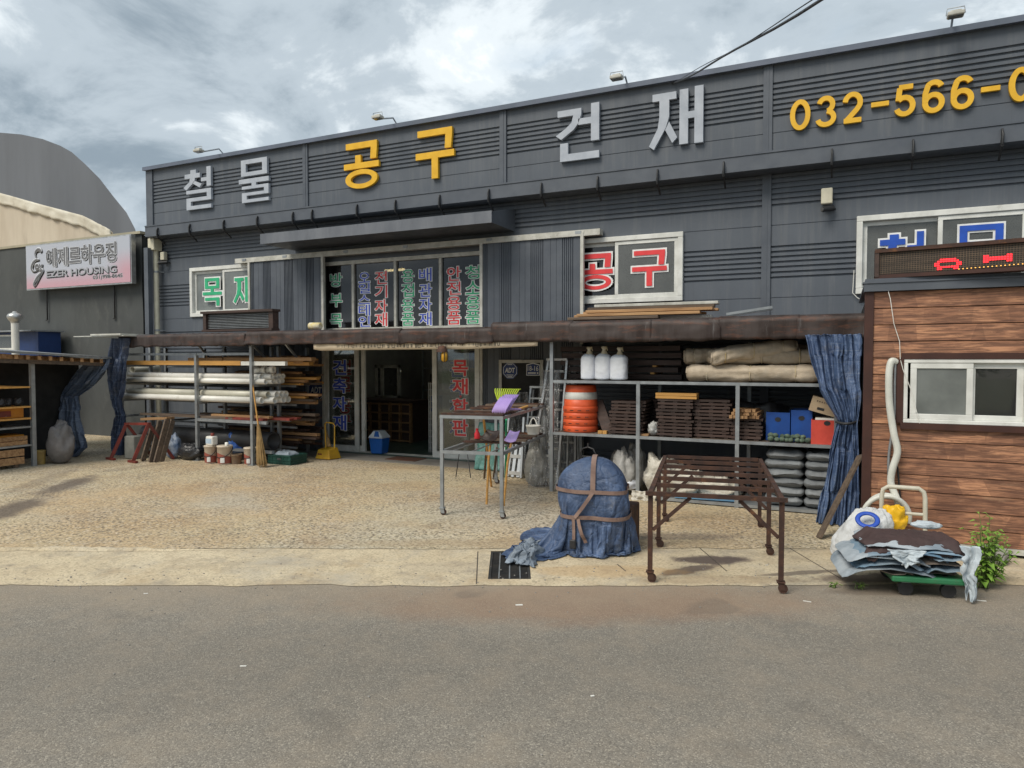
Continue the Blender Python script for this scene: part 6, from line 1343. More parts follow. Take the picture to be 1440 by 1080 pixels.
a, b = P(950, 690, y=8.44), P(1042, 692, y=8.44); m = MB(); m.bar((a.x, 8.45, RZ[2] + .02), (b.x, 8.5, RZ[2] + .025), .12, .02); one('blue_board', m, pm('pale_blue_board', (.12, .27, .42), (.10, .22, .35), 5, .6), 'pale blue board lying on the lowest level behind the rusty table', 'board')
# hand truck
c = P(826, 660, y=8.2); s = thing('hand_truck', (c.x, 8.25, .022), 'black tubular hand truck behind the tarp-wrapped bundle', 'hand truck')
zt9 = P(826, 629, y=8.2).z; w_ = .10; m = MB(); m.tube([(c.x - w_, 8.25, .15), (c.x - w_, 8.22, zt9 - .08), (c.x - w_ + .03, 8.22, zt9 - .02), (c.x, 8.22, zt9), (c.x + w_ - .03, 8.22, zt9 - .02), (c.x + w_, 8.22, zt9 - .08), (c.x + w_, 8.25, .15)], .011, 7)
for z in (zt9 - .12, zt9 - .35): m.tube([(c.x - w_, 8.235, z), (c.x + w_, 8.235, z)], .009, 6)
m.tube([(c.x, 8.22, zt9), (c.x, 8.22, zt9 + .05)], .012, 6); m.build('frame', M['black'], s)
for k in (-1, 1):
    m = MB(); m.tube([(c.x + k * .13 - .02, 8.3, .105), (c.x + k * .13 + .02, 8.3, .105)], .08, 16); m.build('wheel', M['black'], s)
m = MB(); m.box(c.x - .12, c.x + .12, 8.05, 8.25, .03, .04); m.build('toe_plate', M['black'], s)

# ================================================================== ladders in plastic behind the galvanised table
def ladder(cx, y, w0, w1, h_, lean, n, lab, mt='alu', rz=0):
    s = thing('stepladder', (cx, y, .024), lab, 'ladder', rz=rz); Mx = WM[s.name]
    W3_ = lambda x, yy, z: Mx @ Vector((x, yy, z))
    for k in (-1, 1):
        m = MB(); m.bar(W3_(k * w0 / 2, 0, 0), W3_(k * w1 / 2, lean, h_), .028, .06); m.build('rail', M[mt], s); m = MB(); m.bar(W3_(k * w0 / 2, 0, 0), W3_(k * w0 / 2 * .995, lean * .04, h_ * .04), .036, .07); m.build('foot_cap', M['black'], s)
        m = MB(); m.bar(W3_(k * w0 / 2 * .93, .22, 0), W3_(k * w1 / 2 * .9, lean + .07, h_ * .97), .022, .04); m.build('rear_rail', M[mt], s)
    for i in range(n):
        t = (i + 1) / (n + .6); ww = w0 + (w1 - w0) * t; m = MB(); m.bar(W3_(-ww / 2 + .015, lean * t - .01, h_ * t), W3_(ww / 2 - .015, lean * t - .01, h_ * t), .085, .024); m.build('step', M[mt], s)
    m = MB(); m.bar(W3_(-w1 / 2 - .02, lean + .03, h_), W3_(w1 / 2 + .02, lean + .03, h_), .14, .03); m.build('top_cap', M[mt], s)
M['alu_b'] = pm('bright_aluminium', (.66, .67, .67), (.56, .57, .57), 6, .35, metal=.5)
a, b = P(736, 682, z=.024), P(772, 690, z=.024)
ladder(P(764, 684, z=.024).x, P(764, 684, z=.024).y, .50, .34, 1.72, .30, 6, 'tall aluminium stepladder wrapped in clear film next to the storage rack', rz=-.35)
ladder(P(772, 676, z=.024).x + .15, 9.1, .50, .34, 1.55, .3, 5, 'aluminium stepladder half hidden behind the first post of the storage rack', rz=.05)
ladder(P(741, 672, z=.024).x, 9.55, .42, .3, 1.3, .25, 4, 'shorter aluminium stepladder standing behind the taller one', 'alu_b', rz=.12)
# white slatted platform stool
c = P(721, 671, z=.024); s = thing('work_platform', (c.x, c.y, .024), 'white folded aluminium platform leaning behind the galvanised table', 'platform')
for k in (-1, 0, 1):
    m = MB(); m.bar((c.x + k * .085, c.y, .03), (c.x + k * .075 + .02, c.y + .15, .62), .05, .03); m.build('slat', M['alu_b'], s)
for t in (.1, .5, .93): m = MB(); m.bar((c.x - .13, c.y + .15 * t - .02, .03 + .59 * t), (c.x + .13, c.y + .15 * t - .02, .03 + .59 * t), .03, .05); m.build('cross_bar', M['alu_b'], s)
for k in (-1, 1): m = MB(); m.bar((c.x + k * .15, c.y - .03, .03), (c.x + k * .12 + .02, c.y + .1, .9), .03, .05); m.build('leg', M['alu_b'], s)
# clear film over the ladders
def film_mat():
    t = NT('wrinkled_clear_film'); tr = t.n('ShaderNodeBsdfTransparent'); tr.inputs[0].default_value = (.9, .9, .9, 1); gl = t.n('ShaderNodeBsdfGlossy'); gl.inputs['Roughness'].default_value = .22
    df = t.n('ShaderNodeBsdfDiffuse'); df.inputs[0].default_value = (.5, .5, .48, 1); ms = t.n('ShaderNodeMixShader'); ms.inputs[0].default_value = .35; t.l(gl.outputs[0], ms.inputs[1]); t.l(df.outputs[0], ms.inputs[2])
    nb_ = t.bump(t.noise(14, 6, .7, t.map((1, 1, .5)), 1.), 1., .06); t.l(nb_, gl.inputs['Normal']); t.l(nb_, df.inputs['Normal'])
    m2 = t.n('ShaderNodeMixShader'); t.l(t.ramp(t.noise(9, 6, .7, t.map((1, 1, .35)), .8), [(.42, .12), (.68, .62)]), m2.inputs[0]); t.l(tr.outputs[0], m2.inputs[1]); t.l(ms.outputs[0], m2.inputs[2]); t.l(m2.outputs[0], t.o.inputs[0]); return t.m
M['clearfilm'] = film_mat()
def drape(pl, pr, y0, z1_, seed, lab, mt='clearfilm', zb=.03, sway=.1, lean=.3, group=None):
    a, b = P(pl, 600, y=y0), P(pr, 600, y=y0); m = MB()
    m.grid(lambda u, v: Vector((a.x + (b.x - a.x) * (.5 + (u - .5) * (1 - .35 * v)) + .03 * fbm(u * 4, v * 4, seed), y0 + lean * v + .06 * fbm(u * 6 + seed, v * 3, 0) + .03 * math.sin(u * 14 + seed + 3 * v), zb + (z1_ - zb) * v)), 40, 30); return one('plastic_film', m, M[mt], lab, 'film')
drape(742, 784, 8.5, 1.6, 1., 'loose clear film hanging over the tallest stepladder'); drape(775, 806, 8.75, 1.05, 4., 'clear film bundle beside the first post under the traffic drum')
drape(705, 738, 9.35, 1.25, 7., 'clear film over the shorter stepladder')
c = P(752, 683, z=.024); one('clear_bag', blob_bag(c.x + .03, c.y - .02, .024, .17, .12, .62, 9., .2, pinch=.6), pm('greyish_clear_bag', (.33, .32, .29), (.24, .235, .215), 5, .35, .7, 14, bd=.04), 'greyish clear plastic bag slumped at the foot of the ladders', 'bag')
m = MB(); a, b = P(664, 661, z=.03), P(698, 664, z=.03); m.grid(lambda u, v: Vector((a.x + (b.x - a.x) * u, a.y + .1 + .16 * v + .04 * fbm(u * 5, v * 4, 2), .03 + .72 * v)), 26, 24)
one('teal_pack', m, pm('teal_film_pack', (.12, .30, .27), (.20, .38, .34), 7, .3, .7, 22, bd=.03), 'teal plastic-wrapped pack leaning by the right glass door', 'pack', thick=.05)

# ================================================================== galvanised table on castors
def caster(mb_plate, mb_wheel, x, y, z, r_=.032, a=0):
    mb_plate.box(x - .03, x + .03, y - .03, y + .03, z + 2 * r_ + .012, z + 2 * r_ + .02)
    for k in (-1, 1): mb_plate.hexa([(x - .02 + .015 * 1, y + k * .018 - .002, z + r_ * .7), (x + .035, y + k * .018 - .002, z + r_ * .7), (x + .035, y + k * .018 + .002, z + r_ * .7), (x - .005, y + k * .018 + .002, z + r_ * .7), (x - .025, y + k * .018 - .002, z + 2 * r_ + .012), (x + .025, y + k * .018 - .002, z + 2 * r_ + .012), (x + .025, y + k * .018 + .002, z + 2 * r_ + .012), (x - .025, y + k * .018 + .002, z + 2 * r_ + .012)])
    mb_wheel.tube([(x + .015, y - .013, z + r_), (x + .015, y + .013, z + r_)], r_, 16)
def legs(T, pts, zt, sec, mt, h0, wheel, r_=.032, gz=.022):
    Mx = WM[T.name]
    for (x, y) in pts:
        m = MB(); m.box(x - sec / 2, x + sec / 2, y - sec / 2, y + sec / 2, h0, zt); m.v = [Mx @ q for q in m.v]; lg = m.build('leg', mt, T)
        p_, w_ = MB(), MB(); caster(p_, w_, x, y, gz, r_); p_.v = [Mx @ q for q in p_.v]; w_.v = [Mx @ q for q in w_.v]; p_.build('castor_fork', mt, lg); w_.build('castor_wheel', wheel, lg)
g1, g2, g3, g4 = P(624.5, 722, z=.022), P(703.5, 731, z=.022), P(765, 683, z=.022), P(698, 680, z=.022)
cen = (g1 + g2 + g3 + g4) / 4; rz = math.atan2(-(g3.x + g4.x - g1.x - g2.x) / 2, (g3.y + g4.y - g1.y - g2.y) / 2); LN = ((g3 + g4 - g1 - g2) / 2).length; WD = .69
gt = thing('steel_table', (cen.x, cen.y, 0), 'tall two-tier galvanised table on castors displaying garden tools', 'table', rz=rz); MG = WM[gt.name]
GZT = P(624.5, 583, y=g1.y).z; GZM = P(626, 632, y=g1.y).z
def tb(T, name, mt, *boxes):
    m = MB()
    for q in boxes: m.box(*q)
    m.v = [WM[T.name] @ v for v in m.v]; return m.build(name, mt, T)
hw, hl = WD / 2, LN / 2
legs(gt, [(-hw, -hl), (hw, -hl), (hw, hl), (-hw, hl)], GZT - .035, .036, M['galv'], .104, M['rust'], gz=.020)
for z in (GZT, GZM):
    tb(gt, 'frame', M['galv'], (-hw - .02, hw + .02, -hl - .02, -hl + .016, z - .034, z), (-hw - .02, hw + .02, hl - .016, hl + .02, z - .034, z), (-hw - .02, -hw + .016, -hl + .017, hl - .017, z - .034, z), (hw - .016, hw + .02, -hl + .017, hl - .017, z - .034, z))
for i, y in enumerate((-hl + .05, -hl + .42, -hl + .5, -hl + 1.0, hl - .75, hl - .4, hl - .1)): tb(gt, 'top_slat', M['rust'] if i % 3 != 2 else M['wood_old'], (-hw - .01, hw + .01, y - .045, y + .045, GZT + .001, GZT + .022))
for i in range(3): x = -hw + .12 + i * .22; tb(gt, 'wire_rail', M['galv'], (x - .007, x + .007, -hl + .02, hl - .02, GZM - .012, GZM - .002))
for i, y in enumerate((-hl + .75, hl - 1.0, hl - .75, hl - .5, hl - .2)): tb(gt, 'shelf_slat', M['wood_old'] if i % 2 else M['rust'], (-hw - .01, hw + .01, y - .05, y + .05, GZM + .001, GZM + .022))
# rakes and shovels on it
M['lilac'] = pm('lilac_plastic', (.46, .33, .66), (.40, .28, .60), 7, .45); M['lime'] = pm('lime_plastic', (.50, .62, .04), (.42, .54, .03), 7, .45)
def rake(cx, cy, z, ang, mt, lab, w_=.30, up=.2, hlen=.5, n=12, tall=.0):
    s = thing('rake', (cx, cy, z), lab, 'rake', rz=ang); Mx = WM[s.name]
    for i in range(n):
        u = i / (n - 1) * 2 - 1; m = MB(); m.tube([Mx @ Vector(q) for q in ((u * .05, 0, .01), (u * w_ * .33, -.03, up * .45), (u * w_ * .46, -.01, up * .85), (u * w_ * .5, .015, up), (u * w_ * .52, .05, up * 1.02))], [.007, .008, .007, .006, .004], 5); m.build('tine', M[mt], s)
    m = MB(); m.tube([Mx @ Vector((0, 0, .02)), Mx @ Vector((.02, .2, -.05)), Mx @ Vector((.04, hlen, -.02))], .013, 7); m.build('handle', M['wood_y'], s)
    m = MB(); m.bar(Mx @ Vector((-w_ * .3, -.028, up * .42)), Mx @ Vector((w_ * .3, -.028, up * .42)), .01, .016); m.build('spreader', M[mt], s); return s
q = P(711, 562, y=7.1); rake(q.x - .0, 7.12, GZT + .075, 0, 'lime', 'lime green leaf rake head standing fan-up on the galvanised table', .30, .20)
# lilac scoop rakes: nested curved toothed shells
q = P(708, 567, y=6.95)
for k in range(3):
    s = thing('lilac_rake', (q.x, 6.95 + .05 * k, GZT + .023), '%s of three nested lilac rake heads on the galvanised table' % ('front', 'middle', 'rear')[k], 'rake'); X_, Y_ = q.x + .012 * k, 6.92 + .035 * k
    m = MB(); m.grid(lambda u, v: Vector((X_ - .10 + .17 * u + .06 * v - .03, Y_ + .10 * v - .05 * math.sin(v * 3.14), GZT + .026 + .012 * k + .165 * v ** 1.4 + .008 * math.cos(u * 50))), 60, 12); m.build('head', M['lilac'], s, thick=.006)
    m = MB(); m.tube([(X_ - .02, Y_ + .06, GZT + .06), (X_ + .03, Y_ + .3, GZT + .04)], .012, 6); m.build('socket', M['lilac'], s)
def shovel(px, py, w_, mt, lab, hang):
    c = P(px, py, y=7.35); s = thing('shovel', (c.x, 7.35, GZM + .02), lab, 'shovel'); m = MB()
    m.grid(lambda u, v: Vector((c.x + (u - .5) * w_ * (1 - .12 * v) + .02 * v, 7.35 + .10 * v, GZM + .03 + .115 * v + .02 * (2 * u - 1) ** 2)), 14, 8); m.build('blade', M[mt], s, thick=.006)
    m = MB(); m.tube([(c.x + .0, 7.42, GZM + .1), (c.x + hang * .5, 7.3, GZM - .2), (c.x + hang, 7.2, .05)], .014, 7); m.build('handle', M['wood_y'], s)
M['brownmetal'] = pm('brown_enamel', (.055, .03, .022), (.04, .022, .018), 6, .4)
shovel(687, 609, .20, 'brownmetal', 'brown square shovel lying on the lower tier of the galvanised table', .05); shovel(717, 611, .15, 'lilac', 'lilac shovel blade lying on the lower tier of the galvanised table', -.01)
a, b = P(680, 588, y=7.25), P(691, 684, z=.024); m = MB(); m.tube([a, b], .015, 7); one('tool_handle', m, M['wood_y'], 'orange wooden tool handle leaning down through the galvanised table', 'handle')
a, b = P(712, 590, y=7.9), P(711, 679, z=.024); m = MB(); m.tube([a, b], .014, 7); one('tool_handle', m, M['d_green'], 'green tool handle reaching the ground behind the galvanised table', 'handle')
for i, (p, q) in enumerate((((684, 630), (681, 672)), ((699, 630), (694, 673)))):
    a, b = P(*p, y=7.9), P(*q, z=.05); m = MB(); m.tube([a, b], .016, 7); one('tool_handle', m, M['wood_old'], '%s dull wooden handle with black tip under the galvanised table' % ('left', 'right')[i], 'handle')
for i, (p, q) in enumerate((((646, 638), (641, 671)), ((657, 638), (662, 672)))):
    pass
m = MB(); a, b, c, d = P(641, 671, y=7.4), P(646, 636, y=7.4), P(657, 636, y=7.4), P(662, 672, y=7.4); m.tube([a, b, c, d], .006, 5); one('wire_hanger', m, M['black'], 'bent black wire hanging under the front of the galvanised table', 'wire')
c = P(750, 609, y=8.35); s = thing('basket', (c.x, 8.35, GZM + .024), 'small white plastic basket with a hoop handle on the lower tier', 'basket'); m = MB(); zb = GZM + .025
m.lathe([(.075, 0), (.095, .10), (.1, .105), (.1, .118), (.085, .116), (.07, .01)], (c.x, 8.35, zb), 20); m.build('bowl', M['pvc'], s); m = MB(); m.tube([(c.x - .06 + .12 * i / 10, 8.35, zb + .11 + .10 * math.sin(i / 10 * math.pi)) for i in range(11)], .007, 6); m.build('handle', M['pvc'], s)
c = P(671, 617, y=7.6); m = MB(); m.lathe([(.035, 0), (.035, .06), (.018, .09), (.016, .12), (.02, .125)], (c.x, 7.6, GZM + .024), 12); one('red_bottle', m, flat('red_bottle_plastic', (.62, .03, .04), .35), 'small red bottle on the lower tier of the galvanised table', 'bottle')

# ================================================================== rusty table on castors
t1, t2, t3, t4, t5, t6 = P(915, 818, z=.016), P(1097, 834, z=.016), P(1079, 780, z=.016), P(926, 768, z=.016), P(935, 733, z=.016), P(1068, 743, z=.016)
cen = (t1 + t2 + t5 + t6) / 4; lv = (t5 + t6 - t1 - t2) / 2; rz = math.atan2(-lv.x, lv.y); LN, WD = lv.length, .955
rt = thing('rusty_table', (cen.x, cen.y, 0), 'rusty brown steel slatted table frame on six castors by the road', 'table', rz=rz); MR = WM[rt.name]
RZT = P(911, 690, y=t1.y).z; hw, hl = WD / 2, LN / 2
legs(rt, [(x, y) for x in (-hw, hw) for y in (-hl, 0, hl)], RZT - .034, .036, M['rust'], .110, M['rust'], .034, .016)
for k in (-1, 1): tb(rt, 'side_rail', M['rust'], (k * hw - .018, k * hw + .018, -hl - .022, hl + .022, RZT - .032, RZT))
for i in range(7):
    y = -hl + LN * i / 6; tb(rt, 'cross_bar', M['rust'], (-hw + .023 - (.06 if i in (0,) else 0), hw - .023 + (.06 if i == 0 else 0), y - .013 - (.03 if i == 0 else 0), y + .013 - (.03 if i == 0 else 0), RZT - .028, RZT + (.006 if i else .004)))
for yy in (-hl, 0, hl):
    for k in (-1, 1):
        m = MB(); m.bar(MR @ Vector((k * (hw - .02), yy, RZT - .30)), MR @ Vector((k * (hw - .30), yy, RZT - .035)), .026, .026); m.build('brace', M['rust'], rt)
# ================================================================== tarp-wrapped bundle: the sheet is draped by a small cloth solver
import numpy as np
bc = Vector((P(823, 782, z=.02).x, P(823, 782, z=.02).y + .26, .02)); rzb = .16; BH = .83
CA, CB, CZ0, CN, CM = .295, .245, .42, 2.8, 2.3
def lump(cx_, sy_, z): t = np.arctan2(sy_, cx_); return 1 + .075 * np.sin(3 * t + 1 + z * 5) + .06 * np.sin(5 * t + 2.2 - z * 7) + .05 * np.sin(2 * t + z * 11) - .10 * np.clip(.30 - z, 0, .3)
def core_r(cx_, sy_, z):        # half-width of the load under the sheet at height z in the direction (cos, sin)
    zp = np.clip((z - CZ0) / (BH - CZ0), 0, .999); return lump(cx_, sy_, z) * (1 - zp ** CM) ** (1 / CM) / ((np.abs(cx_) / CA) ** CN + (np.abs(sy_) / CB) ** CN) ** (1 / CN)
def drape_cloth():
    nx, ny = 112, 96; wx, wy = 1.98, 1.9; rng = np.random.RandomState(4)
    gx, gy = np.meshgrid(np.linspace(-wx * .525, wx * .475, nx), np.linspace(-wy * .5, wy * .5, ny), indexing='ij')
    p = np.stack([gx, gy, np.full_like(gx, BH + .03)], -1); p[..., :2] *= .84; p[..., 2] += .05 * rng.rand(nx, ny) + .03 * np.sin(gx * 17 + 2 * np.sin(gy * 9)) + .03 * np.sin(gy * 19 + 2 * np.sin(gx * 8)); p0 = p.copy(); v = np.zeros_like(p); dx, dy_ = wx / (nx - 1), wy / (ny - 1)
    cons = []
    def addc(ax, step, off, rest):
        cons.append((ax, step, off, rest))
    def proj(a, b, rest, k, comp=True):
        d = b - a; l_ = np.sqrt((d * d).sum(-1, keepdims=True)) + 1e-9; c_ = (l_ - rest) / l_ * .5 * k
        if not comp: c_ = np.maximum(c_, 0)
        return d * c_
    def pair(sa, sb, rest, k, comp=True):
        c_ = proj(p[sa], p[sb], rest, k, comp); p[sa] += c_; p[sb] -= c_
    S_ = slice; dg = math.hypot(dx, dy_)
    for step in range(250):
        v *= .985; v[..., 2] -= 9.8 * .011; pv = p.copy(); p += v * .011
        for it in range(9):
            for o in (0, 1):
                pair((S_(o, nx - 1, 2),), (S_(o + 1, nx, 2),), dx, 1.) if (nx - 1 - o) % 2 == 0 or True and len(range(o, nx - 1, 2)) == len(range(o + 1, nx, 2)) else None
                pair((S_(None), S_(o, ny - 1, 2)), (S_(None), S_(o + 1, ny, 2)), dy_, 1.)
            for o in (0, 1):
                n1 = len(range(o, nx - 1, 2)); ia = S_(o, o + 2 * n1, 2); ib = S_(o + 1, o + 1 + 2 * n1, 2)
                pair((ia, S_(0, ny - 1)), (ib, S_(1, ny)), dg, .5); pair((ia, S_(1, ny)), (ib, S_(0, ny - 1)), dg, .5)
            if it % 3 == 0:
                for o in range(4):
                    n1 = len(range(o, nx - 2, 4)); pair((S_(o, o + 4 * n1, 4),), (S_(o + 2, o + 2 + 4 * n1, 4),), 2 * dx, .10)
                    n2 = len(range(o, ny - 2, 4)); pair((S_(None), S_(o, o + 4 * n2, 4)), (S_(None), S_(o + 2, o + 2 + 4 * n2, 4)), 2 * dy_, .10)
            # the load, the straps and the ground
            x, y, z = p[..., 0], p[..., 1], p[..., 2]; zq = np.clip((z - CZ0) / (BH + .012 - CZ0), 0, None); h_ = ((np.abs(x) / (CA + .012)) ** CN + (np.abs(y) / (CB + .012)) ** CN + 1e-12) ** (1 / CN) / lump(x, y, z)
            f = (h_ ** CM + zq ** CM) ** (1 / CM); ins = f < 1; sc2 = np.where(ins, 1 / np.maximum(f, .25), 1.); p[..., 0] *= sc2; p[..., 1] *= sc2; p[..., 2] = np.where(ins & (z > CZ0), CZ0 + (z - CZ0) * sc2, z)
            if step > 70:
                k = min(1., (step - 70) / 60)
                for zs in (.34, .565):
                    x, y, z = p[..., 0], p[..., 1], p[..., 2]; rad = np.sqrt(x * x + y * y) + 1e-6; Rs = core_r(x / rad, y / rad, np.full_like(z, zs)) + .016; w_ = (np.abs(z - zs) < .022) & (rad > Rs) & (rad < .62); tgt = rad + (Rs - rad) * k * .6; f = np.where(w_, tgt / rad, 1.); p[..., 0] *= f; p[..., 1] *= f
            if step > 70:
                x, y, z = p[..., 0], p[..., 1], p[..., 2]; rad = np.sqrt(x * x + y * y) + 1e-6; Rm = core_r(x / rad, y / rad, np.minimum(z, .3)) + .075 + .03 * np.sin(np.arctan2(y, x) * 9); w_ = (x > -.22) & (rad > Rm); f2 = np.where(w_, (rad + (Rm - rad) * .25) / rad, 1.); p[..., 0] *= f2; p[..., 1] *= f2
            p[..., 2] = np.maximum(p[..., 2], .006 + .004 * np.sin(p[..., 0] * 40) * np.sin(p[..., 1] * 37))
        v = (p - pv) / .011
        gnd = (p[..., 2] < .02)[..., None]; con = (f < 1.03)[..., None]; v = np.where(gnd, v * .3, v); v = np.where(con, v * .5, v)
        v = np.clip(v, -2.2, 2.2)
    return p
CL = drape_cloth(); nx_, ny_ = CL.shape[:2]
def BW(x, y, z): return Vector((bc.x + x * math.cos(rzb) - y * math.sin(rzb), bc.y + x * math.sin(rzb) + y * math.cos(rzb), .02 + z))
M['tarp_b'] = tarp_mat('worn_blue_tarpaulin', (.060, .098, .185), (.028, .048, .100), .2, 1, 1)
tbn = thing('wrapped_bundle', bc, 'tall load wrapped in worn blue tarp and strapped with brown webbing', 'bundle')
m = MB(); m.add([BW(*CL[i, j]) for i in range(nx_) for j in range(ny_)], [(i * ny_ + j, (i + 1) * ny_ + j, (i + 1) * ny_ + j + 1, i * ny_ + j + 1) for i in range(nx_ - 1) for j in range(ny_ - 1) if (abs((i / nx_ - .5) * 2) ** 3.2 + abs((j / ny_ - .5) * 2) ** 3.2) < 1.25 + .08 * math.sin(i * .9) * math.sin(j * .7)], True)
o = m.build('tarp', M['tarp_b'], tbn, thick=.003); sm_ = o.modifiers.new('sub', 'SUBSURF'); sm_.levels = 1; sm_.render_levels = 1; o.modifiers.move(len(o.modifiers) - 1, 0)
m = MB(); m.grid(lambda u, v_: BW(*((lambda r_, t: (r_ * math.cos(t), r_ * math.sin(t), v_ * BH))(float(core_r(np.array(math.cos(u * 6.2832)), np.array(math.sin(u * 6.2832)), np.array(v_ * BH))) - .01, u * 6.2832))), 30, 8, wrap=True); m.build('load', M['rust'], tbn)
M['strap'] = pm('brown_webbing', (.26, .175, .14), (.17, .11, .09), 9, .8, .4, 90)
def surf(t, z, lift=.01):       # outermost sheet point in direction t near height z
    a = np.arctan2(CL[..., 1], CL[..., 0]); r_ = np.hypot(CL[..., 0], CL[..., 1]); d = np.abs((a - t + math.pi) % (2 * math.pi) - math.pi); w_ = (d < .10) & (np.abs(CL[..., 2] - z) < .03) & (r_ < .6)
    rr2 = r_[w_].max() if w_.any() else float(core_r(np.array(math.cos(t)), np.array(math.sin(t)), np.array(z))) + .02
    return Vector((math.cos(t) * (rr2 + lift), math.sin(t) * (rr2 + lift), z))
def band(path, w_, nm='strap'):
    path = [Vector(q) for q in path]; path = [path[0]] + [(path[i - 1] + path[i] * 2 + path[i + 1]) / 4 for i in range(1, len(path) - 1)] + [path[-1]]; vs_, fs = [], []
    for i, q in enumerate(path):
        d = (path[min(i + 1, len(path) - 1)] - path[max(i - 1, 0)]).normalized(); n_ = Vector((q.x, q.y, max(0, q.z - .6) * 2)).normalized(); s_ = d.cross(n_).normalized() * w_ / 2; vs_ += [BW(*(q - s_)), BW(*(q + s_))]
    for i in range(len(path) - 1): fs.append((2 * i, 2 * i + 1, 2 * i + 3, 2 * i + 2))
    m = MB(); m.add(vs_, fs, False); m.build(nm, M['strap'], tbn, thick=.003)
fa = math.atan2(-bc.y, -bc.x) - rzb
def flatr(t, z, lift=.012): r_ = float(core_r(np.array(math.cos(t)), np.array(math.sin(t)), np.array(z))) + .022 + lift; return Vector((math.cos(t) * r_, math.sin(t) * r_, z))
for zs in (.34, .565): band([flatr(i / 72 * 2 * math.pi, zs) for i in range(73)], .034)
def over(t):
    pts = [surf(t, z_, .012) for z_ in [.565 + .03 * i for i in range(9)]]; pts = [q for q in pts if q.z < BH - .04]; e = pts[-1]; d = Vector((math.cos(t), math.sin(t), 0))
    rt_ = math.hypot(e.x, e.y); pts += [d * (rt_ * k) + Vector((0, 0, BH + .03 - (BH + .03 - e.z) * k ** 3)) for k in (.85, .65, .4, .2, .0)]; return pts
ft = over(fa - .08); bk = over(fa - .08 + math.pi); band(ft + bk[::-1][1:], .044)
band([flatr(fa - .08 - .52 * i / 12, .565 - .225 * i / 12, .016) for i in range(13)], .032)
for dt, nm in ((-.62, 'strap_tail'), (-.50, 'strap_tail')): band([surf(fa + dt + (.02 if dt < -.55 else .22) * i / 8, .33 - .026 * i, .016) for i in range(9)], .032, nm)
q = BW(*surf(fa - .6, .12, .03)); m = MB(); m.box(q.x - .028, q.x + .028, q.y - .015, q.y + .015, q.z - .05, q.z + .03); m.build('ratchet', M['black'], tbn, bevel=.008)
m = MB(); c = P(867, 776, z=.02); m.box(c.x - .16, c.x + .09, c.y + .08, c.y + .45, .02, .40); m.build('crate_inside', M['rust'], tbn, bevel=.01)
M['tarp_fray'] = tarp_mat('frayed_grey_tarp', (.20, .235, .275), (.13, .16, .20), 1.)
def trail2(u, v):
    a, b = P(712, 792, z=.02), P(752, 797, z=.02); c_, d_ = P(732, 774, z=.02), P(766, 768, z=.02); q = a.lerp(b, u).lerp(c_.lerp(d_, u), v); ed = max(0, min(1, u * 6, (1 - u) * 6, v * 5, (1 - v) * 5))
    return Vector((q.x + .05 * fbm(u * 6, v * 6, 1.), q.y + .06 * fbm(u * 6, v * 6, 4.), .026 + ed * (.05 + .09 * abs(fbm(u * 3.2, v * 3.2, 1., 4)))))
m = MB(); m.grid(trail2, 50, 36); m.build('tarp_fray', M['tarp_fray'], tbn, thick=.003)

# ================================================================== brown hut
HY = 7.30; hx0 = P(1213, 600, y=HY).x; hx1_ = 4.6; hz0, hz1 = .10, P(1222, 411, y=HY).z; HD = 2.6
def mk_hutwood():
    t = NT('printed_wood_siding'); oi = t.n('ShaderNodeObjectInfo'); add = t.n('ShaderNodeVectorMath'); add.operation = 'ADD'; t.l(t.co, add.inputs[0])
    mu = t.math('MULTIPLY', oi.outputs['Random'], 41.); t.l(mu, add.inputs[1]); v = add.outputs[0]
    pc = t.n('ShaderNodeTexVoronoi'); pc.inputs['Scale'].default_value = 1.0; t.l(t.map((3.2, .01, .5), src=v), pc.inputs['Vector'])
    bw = t.n('ShaderNodeRGBToBW'); t.l(pc.outputs['Color'], bw.inputs[0])
    c = t.ramp(t.noise(3.4, 5, .55, t.map((.8, 1, 2.6), src=v), .8), [(.30, (.21, .10, .056)), (.46, (.38, .182, .102)), (.60, (.53, .265, .144)), (.74, (.385, .185, .105))])
    c = t.mix(t.math('MULTIPLY', t.ramp(bw.outputs[0], [(.35, 1.), (.6, 0.)]), .45), c, (.17, .078, .048))
    gr = t.noise(26, 7, .7, t.map((.10, 1, 1.7), src=v), 1.4); c = t.mix(t.ramp(gr, [(.44, .75), (.56, 0.)]), c, (.095, .045, .03))
    c = t.mix(t.ramp(t.noise(9, 6, .7, t.map((.25, 1, 1), src=v)), [(.60, 0.), (.74, .45)]), c, (.58, .35, .21))
    c = t.mix(t.ramp(t.noise(2.2, 8, .72, t.map((1, 1, 2.2), src=v)), [(.66, 0.), (.72, .6)]), c, (.42, .36, .30))
    return t.done(c, .58, 0, t.bump(gr, .45, .006), .35)
M['hutwood'] = mk_hutwood(); M['huttrim'] = pm('dark_brown_trim', (.065, .026, .018), (.048, .02, .015), 5, .55, .15, 40)
hut = thing('wooden_hut', ((hx0 + hx1_) / 2, HY, 0), 'orange-brown plank-clad hut with a white sliding window at the right edge', 'hut')
m = MB(); m.box(hx0 + .03, hx1_, HY + .03, HY + HD, hz0 + .04, hz1 - .02); 
